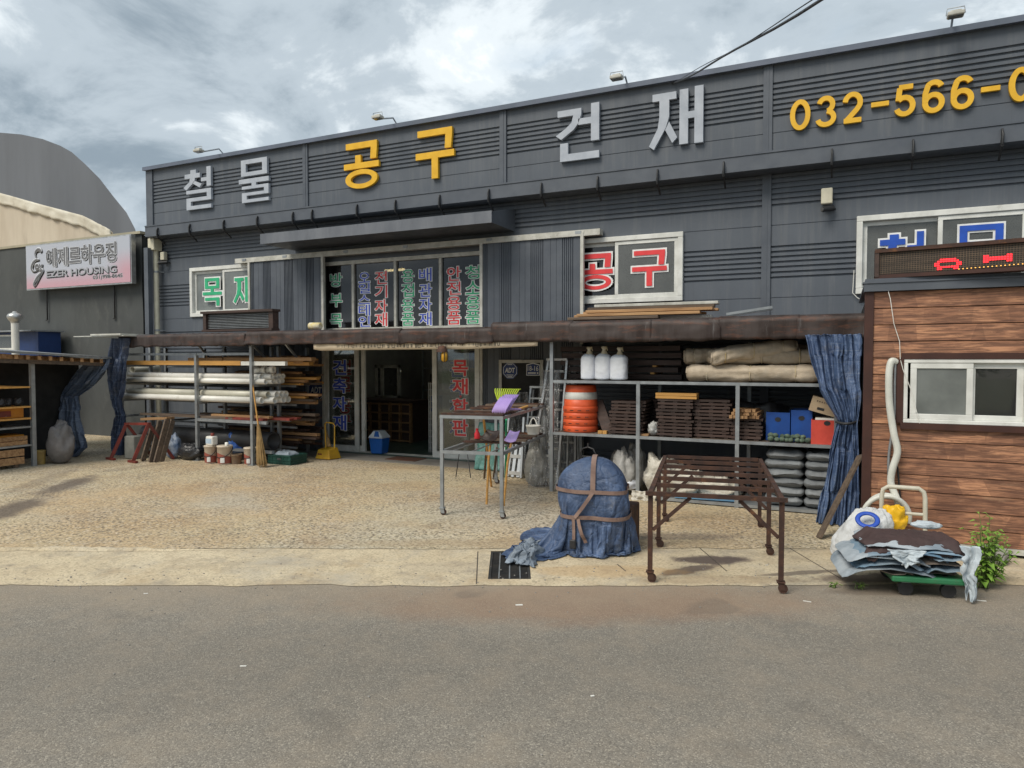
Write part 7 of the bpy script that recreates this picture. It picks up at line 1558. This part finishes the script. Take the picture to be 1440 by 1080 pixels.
# window opening
ox0, ox1, oz0, oz1 = P(1270, 550, y=HY).x, P(1441, 550, y=HY).x + .03, P(1270, 594, y=HY).z, P(1270, 505, y=HY).z
core = MB()
for q in ((hx0 + .03, ox0, hz0 + .03, hz1 - .02), (ox1, hx1_, hz0 + .03, hz1 - .02), (ox0, ox1, hz0 + .03, oz0), (ox0, ox1, oz1, hz1 - .02)): core.box(q[0], q[1], HY + .02, HY + .05, q[2], q[3])
core.box(hx0 + .03, hx0 + .06, HY + .051, HY + HD, hz0 + .03, hz1 - .02); core.box(hx1_ - .03, hx1_, HY + .051, HY + HD, hz0 + .03, hz1 - .02); core.box(hx0 + .06, hx1_ - .03, HY + HD - .03, HY + HD, hz0 + .03, hz1 - .02); core.box(hx0 + .06, hx1_ - .03, HY + .051, HY + HD - .03, hz0 + .03, hz0 + .05)
core.build('carcass', M['dark'], hut)
PB = .1525; zc = hz1; k = 0
while zc > hz0 + .02:
    z1b, z0b = zc - .002, max(hz0, zc - PB + .002); segs = [(hx0 + .075, hx1_)]
    if z1b > oz0 and z0b < oz1:
        if z0b >= oz0 - .02 and z1b <= oz1 + .02 or True: segs = [(hx0 + .075, ox0 - .005), (ox1 + .005, hx1_)]
        if z1b > oz1 + .01: segs.append((ox0 - .005, ox1 + .005, max(z0b, oz1 + .0), z1b))
        if z0b < oz0 - .01: segs.append((ox0 - .005, ox1 + .005, z0b, min(z1b, oz0)))
    for sgm in segs:
        a, b = sgm[:2]; c0, c1 = (sgm[2], sgm[3]) if len(sgm) == 4 else (z0b, z1b); mb = MB(); tt = (c0 - z0b) / PB
        mb.hexa([(a, HY - .006, c0), (b, HY - .006, c0), (b, HY + .018, c0), (a, HY + .018, c0), (a, HY + .002, c1), (b, HY + .002, c1), (b, HY + .018, c1), (a, HY + .018, c1)]); mb.build('board', M['hutwood'], hut, bevel=.003)
    zc -= PB
m = MB(); m.box(hx0, hx0 + .075, HY - .018, HY + .10, .03, hz1 + .0); m.build('corner_post', M['huttrim'], hut)
m = MB(); m.box(hx0 - .01, hx1_ + .02, HY - .05, HY + .12, hz1 + .003, hz1 + .075); m.box(hx0 - .02, hx1_ + .02, HY - .06, HY + .12, hz1 + .076, hz1 + .09); m.build('eave', M['trim'], hut)
m = MB(); m.box(hx0, hx1_, HY - .03, HY + HD + .03, hz1 + .092, hz1 + .12); m.build('roof', M['trim'], hut)
m = MB(); m.box(hx0 + .02, hx1_, HY + .0, HY + .06, .045, hz0 - .002); m.build('base_beam', M['alu_w'], hut)
for x in (hx0 + .1, 1.2, 2.4, 3.6): m = MB(); m.box(x, x + .15, HY + .1, HY + .4, -.02, .045); m.build('footing', M['concrete'], hut)
# hut window
m = MB(); ft = .055
for q in ((ox0 - .02, ox1 + .02, oz1 - .0, oz1 + ft), (ox0 - .02, ox1 + .02, oz0 - ft, oz0), (ox0 - ft - .0, ox0 + .0, oz0, oz1), (ox1, ox1 + ft, oz0, oz1)): m.box(q[0], q[1], HY - .035, HY + .02, q[2], q[3])
m.build('window_trim', M['huttrim'], hut)
m = MB(); fw = .035
for q in ((ox0, ox1, oz0, oz0 + fw), (ox0, ox1, oz1 - fw, oz1), (ox0, ox0 + fw, oz0 + fw, oz1 - fw), (ox1 - fw, ox1, oz0 + fw, oz1 - fw)): m.box(q[0], q[1], HY - .03, HY + .06, q[2], q[3])
hw_ = m.build('window', M['vinyl'], hut, bevel=.004); mx = P(1366, 550, y=HY).x
for i, (a, b) in enumerate(((ox0 + fw + .02, mx + .01), (mx - .02, ox1 - fw))):
    yy = HY + (-.012 if i == 0 else .022); s_ = .05; m = MB(); c0, c1 = oz0 + fw, oz1 - fw
    for q in ((a, b, c0, c0 + s_), (a, b, c1 - s_, c1), (a, a + s_, c0 + s_, c1 - s_), (b - s_, b, c0 + s_, c1 - s_)): m.box(q[0], q[1], yy - .012, yy + .014, q[2], q[3])
    m.build('sash', M['vinyl'], hw_, bevel=.003); m = MB(); m.box(a + s_, b - s_, yy, yy + .004, c0 + s_, c1 - s_); m.build('pane', M['frost'] if i == 0 else M['glass'], hw_)
# LED board on the hut roof
A = Vector((P(1236, 385, y=HY).x, HY + .02, hz1 + .158)); ang = RD(-9); LH = P(1236, 372, y=HY).z - A.z + .02
ledT = thing('led_sign', A, 'brown framed LED message board with red glowing characters on the hut roof', 'sign')
def LD(u, v, d=0): return Vector((A.x + u * math.cos(ang) + d * math.sin(ang) * 0, A.y + u * math.sin(ang) - d, A.z + v))
LWd = 1.9; LHt = .20
def lbox(m, u0, u1, v0, v1, d0, d1):
    m.hexa([LD(u0, v0, d1), LD(u1, v0, d1), LD(u1, v0, d0), LD(u0, v0, d0), LD(u0, v1, d1), LD(u1, v1, d1), LD(u1, v1, d0), LD(u0, v1, d0)])
m = MB(); lbox(m, 0, LWd, 0, LHt, -.12, -.002); m.build('panel', pm('led_mesh', (.060, .052, .042), (.045, .04, .034), 30, .6), ledT)
m = MB(); lbox(m, -.035, LWd, LHt + .001, LHt + .035, -.13, .03); m.build('top_frame', M['rust'], ledT); m = MB(); lbox(m, -.035, -.001, -.02, LHt, -.13, .025); m.build('side_frame', M['wood_dk'], ledT); m = MB(); lbox(m, -.035, LWd, -.035, -.002, -.13, .02); m.build('bottom_frame', M['huttrim'], ledT)
m = MB(); n_ = 90
for i in range(n_): u = .01 + (LWd - .02) * i / n_; lbox(m, u - .0025, u + .0025, .004, LHt - .004, -.001, .003)
for i in range(11): v = .012 + (LHt - .024) * i / 10; lbox(m, .005, LWd, v - .002, v + .002, .0035, .0055)
m.build('louvre_mesh', M['wood_old'], ledT)
# glyph fragments in dots
frag = {'a': ['..######..', '.########.', '##......##', '##......##', '.########.', '.##....##.'], 'b': ['##......##', '##########', '##########', '##......##'], 'c': ['...####', '.######', '###....', '##.....']}
dot = .0165
for key, u0, v0 in (('a', .44, .012), ('b', .80, .05), ('c', 1.16, .055), ('a', 1.5, .03)):
    rows_ = frag[key]; m = MB()
    for r_i, rw in enumerate(rows_):
        for c_i, ch in enumerate(rw):
            if ch == '#': uu, vv = u0 + c_i * dot * 1.25, v0 + (len(rows_) - 1 - r_i) * dot; lbox(m, uu, uu + dot * .95, vv, vv + dot * .75, .006, .009)
    m.build('lit_character', M['led'], ledT)
m = MB()
for i in range(34): u = .62 + i * .03; lbox(m, u, u + .009, .006 + .0007 * i, .012 + .0007 * i, .006, .009)
m.build('amber_dots', M['led_y'], ledT)
# loose wires on the hut
wy = HY - .03; pts = [(1247, 402), (1252, 420), (1257, 455), (1265, 480), (1266, 505), (1270, 520), (1281, 548), (1288, 575), (1294, 598)]
m = MB(); m.tube([P(a, b, y=wy - .02 * (i % 2)) for i, (a, b) in enumerate(pts)], .0035, 5); one('white_wire', m, M['pvc'], 'thin white wire dangling down the hut from the LED board', 'wire')
m = MB(); m.tube([P(a, b, y=YF - .04) for a, b in ((1201, 380), (1199, 412), (1206, 419), (1216, 424))], .006, 5); one('white_wire', m, M['pvc'], 'thin white wire looping below the corner of the blue lettered window', 'wire')
# white hose up the hut and its coil
M['hose'] = pm('white_vinyl_hose', (.66, .66, .60), (.56, .56, .50), 5, .4, dirt=((.4, .38, .3), 5, .6, .5))
hs = thing('white_hose', P(1265, 735, y=HY - .1), 'thick white hose hanging down the hut wall and coiled at its foot', 'hose')
def spl(px_pts, ys, n=8):
    P3 = [P(a, b, y=yy) for (a, b), yy in zip(px_pts, ys)]; out_ = []
    for i in range(len(P3) - 1):
        p0, p1, p2, p3 = [P3[min(max(i + k_, 0), len(P3) - 1)] for k_ in (-1, 0, 1, 2)]
        for j in range(n):
            t = j / n; out_.append(.5 * ((2 * p1) + (p2 - p0) * t + (2 * p0 - 5 * p1 + 4 * p2 - p3) * t * t + (3 * p1 - p0 - 3 * p2 + p3) * t ** 3))
    return out_ + [P3[-1]]
m = MB(); m.tube(spl([(1260, 509), (1253, 509), (1250, 530), (1251, 570), (1257, 610), (1262, 635), (1255, 660), (1253, 680), (1262, 704), (1266, 725), (1256, 742)], [HY - .02, HY - .05, HY - .07, HY - .07, HY - .08, HY - .09, HY - .09, HY - .09, HY - .12, HY - .16, HY - .18]), .031, 10); m.build('hose', M['hose'], hs)
m = MB(); m.tube(spl([(1259, 510), (1258, 540), (1257, 590), (1250, 640), (1250, 680)], [HY - .03] * 5), .012, 7); m.build('inner_tube', M['galv'], hs)
m = MB(); m.tube(spl([(1262, 655), (1266, 700), (1270, 730)], [HY - .03] * 3), .008, 6); m.build('black_cord', M['black'], hs)
for k, (cx_, cy2, rx_, ry_) in enumerate(((1244, 723, 27, 27), (1246, 727, 33, 29))):
    m = MB(); m.tube([P(cx_ + rx_ * math.cos(t), cy2 - ry_ * math.sin(t), y=HY - .14 - .05 * k) for t in [-.3 + i * (3.9 / 24) for i in range(25)]], .022, 8); m.build('coil', M['hose'], hs)
# cream platform trolley
M['creampaint'] = pm('chipped_cream_paint', (.60, .57, .47), (.50, .47, .38), 6, .5, .15, 60, dirt=((.24, .12, .06), 9, .60, .8))
ty_ = 6.95; s = thing('cream_trolley', P(1272, 745, y=ty_), 'chipped cream hand trolley with a hooped handle against the hut', 'trolley')
hp = [P(a, b, y=ty_) for a, b in ((1239, 742), (1240, 697), (1242, 688), (1249, 684), (1292, 687), (1299, 692), (1301, 700), (1301, 746))]; m = MB(); m.tube(hp, .019, 9); m.build('handle', M['creampaint'], s)
m = MB(); m.tube([P(1240, 719, y=ty_), P(1301, 724, y=ty_)], .014, 8); m.build('handle_bar', M['creampaint'], s)
d0, d1 = P(1240, 741, y=ty_), P(1303, 746, y=ty_); m = MB(); m.box(d0.x - .02, d1.x + .02, ty_ - .55, ty_ + .03, d0.z - .05, d0.z - .01); m.build('deck', M['creampaint'], s, bevel=.01)
for x in (d0.x + .05, d1.x - .05):
    for yy in (ty_ - .45, ty_ - .05): m = MB(); m.tube([(x - .015, yy, .055 + .016), (x + .015, yy, .055 + .016)], .055, 14); w_ = m.build('wheel', M['black'], s); m = MB(); m.box(x - .02, x + .02, yy - .02, yy + .02, .12, d0.z - .051); m.build('castor_fork', M['galv'], s)
one('yellow_bag', blob_bag(P(1254, 722, y=6.99).x, 6.90, d0.z - .008, .115, .07, .19, 12., .32), flat('yellow_plastic_bag', (.78, .45, .015), .4), 'crumpled yellow plastic bag behind the cream trolley handle', 'bag')
# white sack with blue ring
c = P(1185, 790, z=.02); wsk = thing('white_sack', (c.x + .1, c.y + .2, .02), 'slumped dirty white woven sack with a blue ring print', 'sack')
def wsf(u, v):
    t = u * 2 * math.pi; p = v * math.pi; rr2 = math.sin(p) ** .5; zq = .5 - .5 * math.cos(p); q = Vector((math.cos(t) * rr2, math.sin(t) * rr2, zq))
    d = 1 + .16 * fbm(q.x * 1.5 + 2, q.y * 1.5, q.z * 2, 4) - .10 * abs(fbm(q.x * 3.5, q.y * 3.5 + 4, q.z * 4, 4)); tp = 1 - .45 * zq
    return Vector((SC.x + q.x * .28 * d * tp + .17 * zq, SC.y + q.y * .2 * d * tp + .06 * zq, 0.02 + .43 * zq * (1 + .1 * fbm(q.x * 3, q.y * 3, 1)) + .02 * math.sin(zq * 30 + q.x * 3) * rr2 * 0))
SC = P(1200, 792, z=.02) + Vector((0, .16, 0))
M['whitesack'] = pm('white_woven_sack', (.58, .59, .59), (.46, .465, .46), 4, .6, .6, 20, dirt=((.20, .17, .14), 4, .56, .75), bd=.03)
m = MB(); m.grid(wsf, 64, 50, wrap=True); m.build('body', M['whitesack'], wsk)
RY = SC.y - .16; rc_ = P(1220, 731, y=RY); m = MB(); m.tube([Vector((rc_.x + .075 * math.cos(t), RY + .05 * math.sin(t), rc_.z + .045 * math.sin(t))) for t in [i / 28 * 6.283 for i in range(28)]], .02, 6, closed=True, flat=.4); m.build('blue_ring', flat('blue_print', (.02, .08, .45)), wsk)
# green flatbed trolley with its stack
DZ = .17; f0, f1 = P(1276, 811, z=DZ), P(1357, 816, z=DZ); b0 = P(1240, 795, z=DZ); dv = (f1 - f0).normalized(); nv = Vector((-dv.y, dv.x, 0)); f0 = f0 - dv * .04
s = thing('green_trolley', (f0 + f1) / 2 * 1 + nv * .3 - Vector((0, 0, DZ - .02)), 'green flatbed trolley buried under flattened bags at the roadside', 'trolley'); GL, GW = (f1 - f0).length + .02, .62
M['greenpaint'] = pm('green_painted_steel', (.035, .20, .085), (.03, .16, .07), 6, .5, dirt=((.12, .10, .07), 4, .6, .5))
def gq(u, v, z): q = f0 + dv * u + nv * v; return Vector((q.x, q.y, z))
def gbox(m, u0, u1, v0, v1, z0, z1): m.hexa([gq(u0, v0, z0), gq(u1, v0, z0), gq(u1, v1, z0), gq(u0, v1, z0), gq(u0, v0, z1), gq(u1, v0, z1), gq(u1, v1, z1), gq(u0, v1, z1)])
m = MB(); gbox(m, -.06, GL, 0, GW, DZ - .045, DZ); m.build('deck', M['greenpaint'], s, bevel=.012, seg=2)
for (u, v) in ((.05, .08), (GL - .1, .08), (.05, .5), (GL - .1, .5)):
    m = MB(); a = gq(u, v, .065); m.tube([a - nv * .018, a + nv * .018], .052, 14); m.build('wheel', M['black'], s); m = MB(); gbox(m, u - .03, u + .03, v - .025, v + .025, .11, DZ - .046); m.build('castor_fork', M['galv'], s)
for (u, v) in ((.12, .1), (.3, .06), (.45, .12)): m = MB(); gbox(m, u, u + .025, v, v + .02, DZ + .0005, DZ + .003); m.build('hole', M['black'], s)
M['tatter'] = pm('tattered_pale_plastic', (.50, .55, .58), (.38, .44, .48), 6, .45, .5, 16, dirt=((.22, .22, .2), 5, .58, .6), bd=.02)
# flattened bags and boards
M['bluebag'] = pm('faded_blue_paper_bag', (.10, .20, .30), (.25, .31, .36), 3.0, .7, .5, 18, rnd=.12, dirt=((.10, .12, .14), 6, .6, .6), bd=.02); M['whitebag'] = pm('pale_paper_bag', (.40, .44, .47), (.20, .245, .285), 3, .7, .5, 18, rnd=.1, bd=.02); M['oldcard'] = pm('damp_cardboard', (.24, .19, .15), (.16, .13, .11), 4, .9, .3, 30)
def slab(u0, u1, v0, v1, z, h_, seed, mt, lab, nm='flat_bag', cat='bag', droop=.0):
    def fn(uu, vv):
        t = uu * 2 * math.pi; p = vv * math.pi; sg_ = lambda q, e: math.copysign(abs(q) ** e, q); rr2 = math.sin(p) ** .22; X = sg_(math.cos(t), .3) * rr2; Y = sg_(math.sin(t), .3) * rr2; zq = -math.cos(p); eg = max(abs(X), abs(Y))
        jag = .012 * fbm(t * 2, seed, 0, 3); q = gq((u0 + u1) / 2 + X * ((u1 - u0) / 2 + jag), (v0 + v1) / 2 + Y * ((v1 - v0) / 2 + jag), 0)
        wv = .030 * fbm(X * 1.1 + seed * .1, Y * 1.1, z * 2, 3) + .012 * fbm(X * 4 + seed, Y * 4, 0, 3); return Vector((q.x, q.y, max(DZ + .003 if abs(X) < .2 else .05, z + h_ / 2 + zq * h_ / 2 * (1 - .75 * eg ** 6) + wv - droop * max(0, abs(X) - .35) ** 1.6)))
    m = MB(); m.grid(fn, 64, 12, wrap=True); return one(nm, m, M[mt], lab, cat)
random.seed(9); z = DZ + .01
lay_ = [(-.20, .10, .0, .5, 'oldcard', 'grey damp cardboard layer at the bottom left of the pile', 0), (.05, GL - .03, .06, .55, 'oldcard', 'dark damp cardboard lying right on the green deck', 0),
        (-.40, .26, -.02, .5, 'whitebag', 'flattened pale bag sticking out furthest left of the pile', .16), (.16, GL + .0, -.02, .55, 'bluebag', 'flattened blue bag lowest on the right of the pile', .06),
        (-.30, .16, -.03, .5, 'bluebag', 'flattened blue bag low on the left of the pile', .12), (.08, GL - .02, .0, .55, 'oldcard', 'flattened brown cardboard in the middle of the pile', .04),
        (-.36, .22, -.02, .5, 'whitebag', 'second pale flattened bag on the left of the pile', .14), (.20, GL + .02, -.03, .55, 'bluebag', 'flattened faded blue bag in the middle right of the pile', .05),
        (-.28, .34, -.03, .5, 'bluebag', 'flattened bright blue bag drooping at the upper left of the pile', .12), (.10, GL + .03, -.02, .55, 'bluebag', 'flattened blue bag under the brown mat at the right', .06),
        (-.22, GL - .05, -.01, .55, 'whitebag', 'flattened whitish bag directly under the brown mat', .06)]
for i, (u0, u1, v0, v1, mt, lab, dr_) in enumerate(lay_):
    cd_ = 'card' in mt; slab(u0, u1, v0, v1, z, .03, i * 5.3, mt, lab, 'flat_card' if cd_ else 'flat_bag', 'cardboard' if cd_ else 'bag', dr_); z += .010 if i % 2 == 0 else .028
ZM = z + .01
def matf(u, v):
    fold = max(0, 1 - v * 3.4); e = max(0, .14 - u) * 1.2 + max(0, u - .94) * 1.5
    return gq(-.22 + (GL + .20) * u + .035 * fbm(v * 3, u * 2, 2), .0 + .40 * v + .03 * fbm(u * 4, 0, 7) * (1 - v), ZM + .03 + .022 * fbm(u * 3.4, v * 2.2, 1.) + .008 * fbm(u * 12, v * 9, 4.) - .085 * fold ** 1.4 * (1 + .5 * fbm(u * 5, 0, 3)) - .4 * e)
m = MB(); m.grid(matf, 70, 30)
one('brown_mat', m, pm('dark_brown_rubber_mat', (.060, .035, .033), (.045, .028, .027), 5, .75, .3, 40, dirt=((.14, .12, .11), 4, .6, .5)), 'dark brown mat draped over the stack of flattened bags', 'mat', thick=.018)
for i, (u0, v0) in enumerate(((.02, -.04), (GL + .0, -.01))):
    lab = ('torn white plastic flap hanging below the brown mat', 'tattered white plastic strip hanging at the right end of the green trolley')[i]; w_ = (.26, .13)[i]; hh2 = (.11, .40)[i]; zt_ = (ZM - .015, ZM + .03)[i]
    def strp(u, v, i=i, u0=u0, v0=v0, w_=w_, hh2=hh2, zt_=zt_):
        ww = w_ * (1 - .55 * v) * (1 + .5 * fbm(v * 4, i * 3., 1.)) if i else w_ * (1 - .7 * v); c_ = .03 * fbm(v * 3, i + 2., 5.)
        return gq(u0 + c_ + ww * (u - .5), v0 - .02 * v - .03 * math.sin(u * 7 + v * 3) * (.3 + v) * .6 - .02 * fbm(u * 3, v * 2.5, i + 3), max(.03, zt_ - hh2 * v * (1 + .25 * fbm(u * 5, 1, i + .5)) * (1 - .25 * abs(u - .4))))
    m = MB(); m.grid(strp, 26, 30); one('plastic_strip', m, M['tatter'], lab, 'plastic', thick=.003)
one('clear_scrap', blob_bag(gq(.32, .5, 0).x, gq(.32, .5, 0).y, ZM + .03, .10, .06, .05, 4., .2), M['tatter'], 'scrap of clear plastic lying on the back of the brown mat', 'plastic')
# cardboard sheet under the sack
a, b, c, d = P(1186, 775, z=.09), P(1222, 798, z=.02), P(1262, 800, z=.05), P(1205, 772, z=.16); m = MB(); m.hexa([a, b, c, d, a + Vector((0, 0, .012)), b + Vector((0, 0, .012)), c + Vector((0, 0, .012)), d + Vector((0, 0, .012))]); one('card_sheet', m, M['card'], 'tan cardboard sheet tucked between the white sack and the trolley', 'cardboard')
# leaning plank by the curtain
a, b = P(1151, 757, z=.02), P(1210, 640, y=7.75); m = MB(); dirv = (b - a).normalized(); m.bar(a, b, .016, .11, up=(-.3, .95, 0)); one('leaning_sheet', m, M['wood_old'], 'thin brown board leaning against the right end of the rack by the hut', 'board')

# ================================================================== weeds
M['leaf'] = pm('weed_leaf', (.14, .27, .03), (.21, .35, .06), 14, .5, rnd=.0); M['stem'] = pm('weed_stem', (.13, .19, .05), (.10, .14, .04), 9, .6)
def weed(base, h_, n, lab, seed, spread=.12, lsz=.075, grp=None):
    random.seed(seed); s = thing('weed', base, lab, 'weed', grp); st_, lv_ = MB(), MB()
    for k in range(n):
        a = U(0, 6.28); tip = base + Vector((math.cos(a) * spread * U(.2, 1), math.sin(a) * spread * U(.2, 1) * .7, h_ * U(.55, 1))); mid = base.lerp(tip, .5) + Vector((U(-.02, .02), U(-.02, .02), .02)); st_.tube([base + Vector((U(-.03, .03), U(-.02, .02), 0)), mid, tip], [.005, .004, .002], 4, caps=False)
        m_ = int(5 + 9 * (tip.z - base.z) / .45)
        for j in range(m_):
            t = (j + 1) / m_; p = base.lerp(mid, t * 2) if t < .5 else mid.lerp(tip, t * 2 - 1); aa = j * 2.4 + k; l_ = lsz * U(.6, 1.15) * (1.1 - .4 * t); d = Vector((math.cos(aa), math.sin(aa), U(.0, .6))).normalized(); sd2 = d.cross(Vector((0, 0, 1))).normalized() * l_ * .2; e = p + d * l_ - Vector((0, 0, l_ * .25)); md = p + d * l_ * .5 + Vector((0, 0, l_ * .08)); up_ = Vector((0, 0, l_ * .05))
            lv_.add([p, md - sd2 + up_, md + sd2 + up_, e, md - Vector((0, 0, .0))], [(0, 1, 4), (0, 4, 2), (1, 3, 4), (4, 3, 2)])
    st_.build('stem', M['stem'], s); lv_.build('leaves', M['leaf'], s)
weed(P(1383, 826, z=.016), .58, 12, 'tall leafy weed growing at the right end of the green trolley', 1, .17, .115); weed(P(1392, 818, z=.016), .40, 12, 'bushy weed low against the hut beside the taller one', 2, .17, .11)
weed(P(1275, 826, z=.016), .27, 5, 'small leafy weed before the left corner of the green deck', 3, .09, .08)
weed(P(1368, 828, z=.016), .17, 6, 'low weed under the right end of the green deck', 6, .10, .06)
weed(P(1208, 828, z=.016), .05, 6, 'tuft of green weed in the road edge below the white sack', 4, .09, .03); weed(P(1172, 826, z=.016), .035, 5, 'tiny weed tuft in the road edge left of the sack', 5, .07, .025)
weed(P(1420, 700, y=HY + .0) * 0 + Vector((P(1402, 790, z=.016))), .22, 5, 'small weed at the foot of the hut wall', 7, .1, .06)
# stone under the hut edge
m = blob_bag(P(1398, 805, z=.0).x + .02, P(1398, 805, z=.0).y + .25, -.02, .12, .1, .17, 5., .2); one('stone', m, M['concrete'], 'mossy grey stone at the foot of the hut behind the weeds', 'stone')

# ================================================================== litter on the road
for i, (px, py, l_, a_) in enumerate(((1135, 846, .055, -.5), (1380, 845, .06, -.3), (205, 835, .03, .1), (342, 937, .035, .0), (833, 979, .02, .3), (1078, 795, .02, .2), (730, 851, .05, .1))):
    c = P(px, py, z=.0165 if py < 828 else .0125); m = MB(); d = Vector((math.cos(a_ + YAW), math.sin(a_ + YAW), 0)); m.bar(c - d * l_ * .5 + Vector((0, 0, .002)), c + d * l_ * .5 + Vector((0, 0, .002)), .010 if i != 6 else .02, .003); one('litter', m, M['pvc'], ('white paper strip on the asphalt near the rusty table leg', 'white paper strip on the asphalt below the green trolley', 'white scrap on the asphalt at the pavement edge far left', 'white cigarette-like scrap on the asphalt left of centre', 'tiny white scrap on the asphalt in the foreground', 'small pale chip on the pavement under the rusty table', 'pale worn scrap on the asphalt below the drain grate')[i], 'litter')
random.seed(77); m = MB()
for i in range(420):
    r_ = U(-5, 3.5); f_ = random.gauss(5.42, .25) if i % 3 else U(2.5, 5.2); q = G(r_, f_, .0122 if f_ < 5.24 else .0162); s_ = U(.002, .006); m.box(q.x - s_, q.x + s_, q.y - s_ * .8, q.y + s_ * .8, q.z, q.z + s_)
tag(m.build('grit', M['concrete']), 'loose grit scattered along the road edge', 'grit', kind='stuff')

# ================================================================== trees across the road, behind the viewer (they show in the window panes)
M['bark'] = pm('tree_bark', (.10, .075, .055), (.07, .05, .04), 8, .9, .5, 30); M['foliage'] = pm('tree_foliage', (.045, .095, .022), (.08, .13, .035), 3, .6, rnd=.15)
def tree(x, y, h_, r_, seed, lab):
    random.seed(seed); s = thing('tree', (x, y, -.02), lab, 'tree', 'trees across the road'); m = MB(); m.tube([(x, y, -.02), (x + .1, y, h_ * .3), (x - .05, y + .1, h_ * .6)], [.18, .13, .06], 8)
    for k in range(5): a = k * 1.3; m.tube([(x, y, h_ * (.28 + .05 * k)), (x + math.cos(a) * r_ * .6, y + math.sin(a) * r_ * .6, h_ * (.5 + .06 * k))], [.07, .02], 5)
    m.build('trunk', M['bark'], s); m = MB()
    for c in range(26):
        a, b, rr2 = U(0, 6.28), U(-.9, 1), U(.3, 1) ** .5; cc = Vector((x + math.cos(a) * math.sqrt(max(0, 1 - b * b)) * r_ * rr2, y + math.sin(a) * math.sqrt(max(0, 1 - b * b)) * r_ * rr2, h_ * .62 + b * h_ * .38 * rr2))
        for l_ in range(70):
            p = cc + Vector((random.gauss(0, .32), random.gauss(0, .32), random.gauss(0, .26))); d = Vector((U(-1, 1), U(-1, 1), U(-.6, .6))).normalized() * .13; e = d.orthogonal().normalized() * .07
            m.add([p - d, p + e, p + d, p - e], [(0, 1, 2, 3)])
    m.build('crown', M['foliage'], s)
for i, (r_, f_, h_, w_) in enumerate(((-9, -13, 5.2, 2.2), (-4.5, -13.5, 4.6, 2.3), (-.5, -12.8, 5.4, 2.4), (3.6, -13.4, 4.7, 2.2), (7.5, -13, 5.3, 2.4))):
    q = G(r_, f_); tree(q.x, q.y, h_, w_, i + 50, 'leafy green tree across the road behind the viewer, %s of five' % ('first from the left', 'second from the left', 'middle one', 'second from the right', 'first from the right')[i])
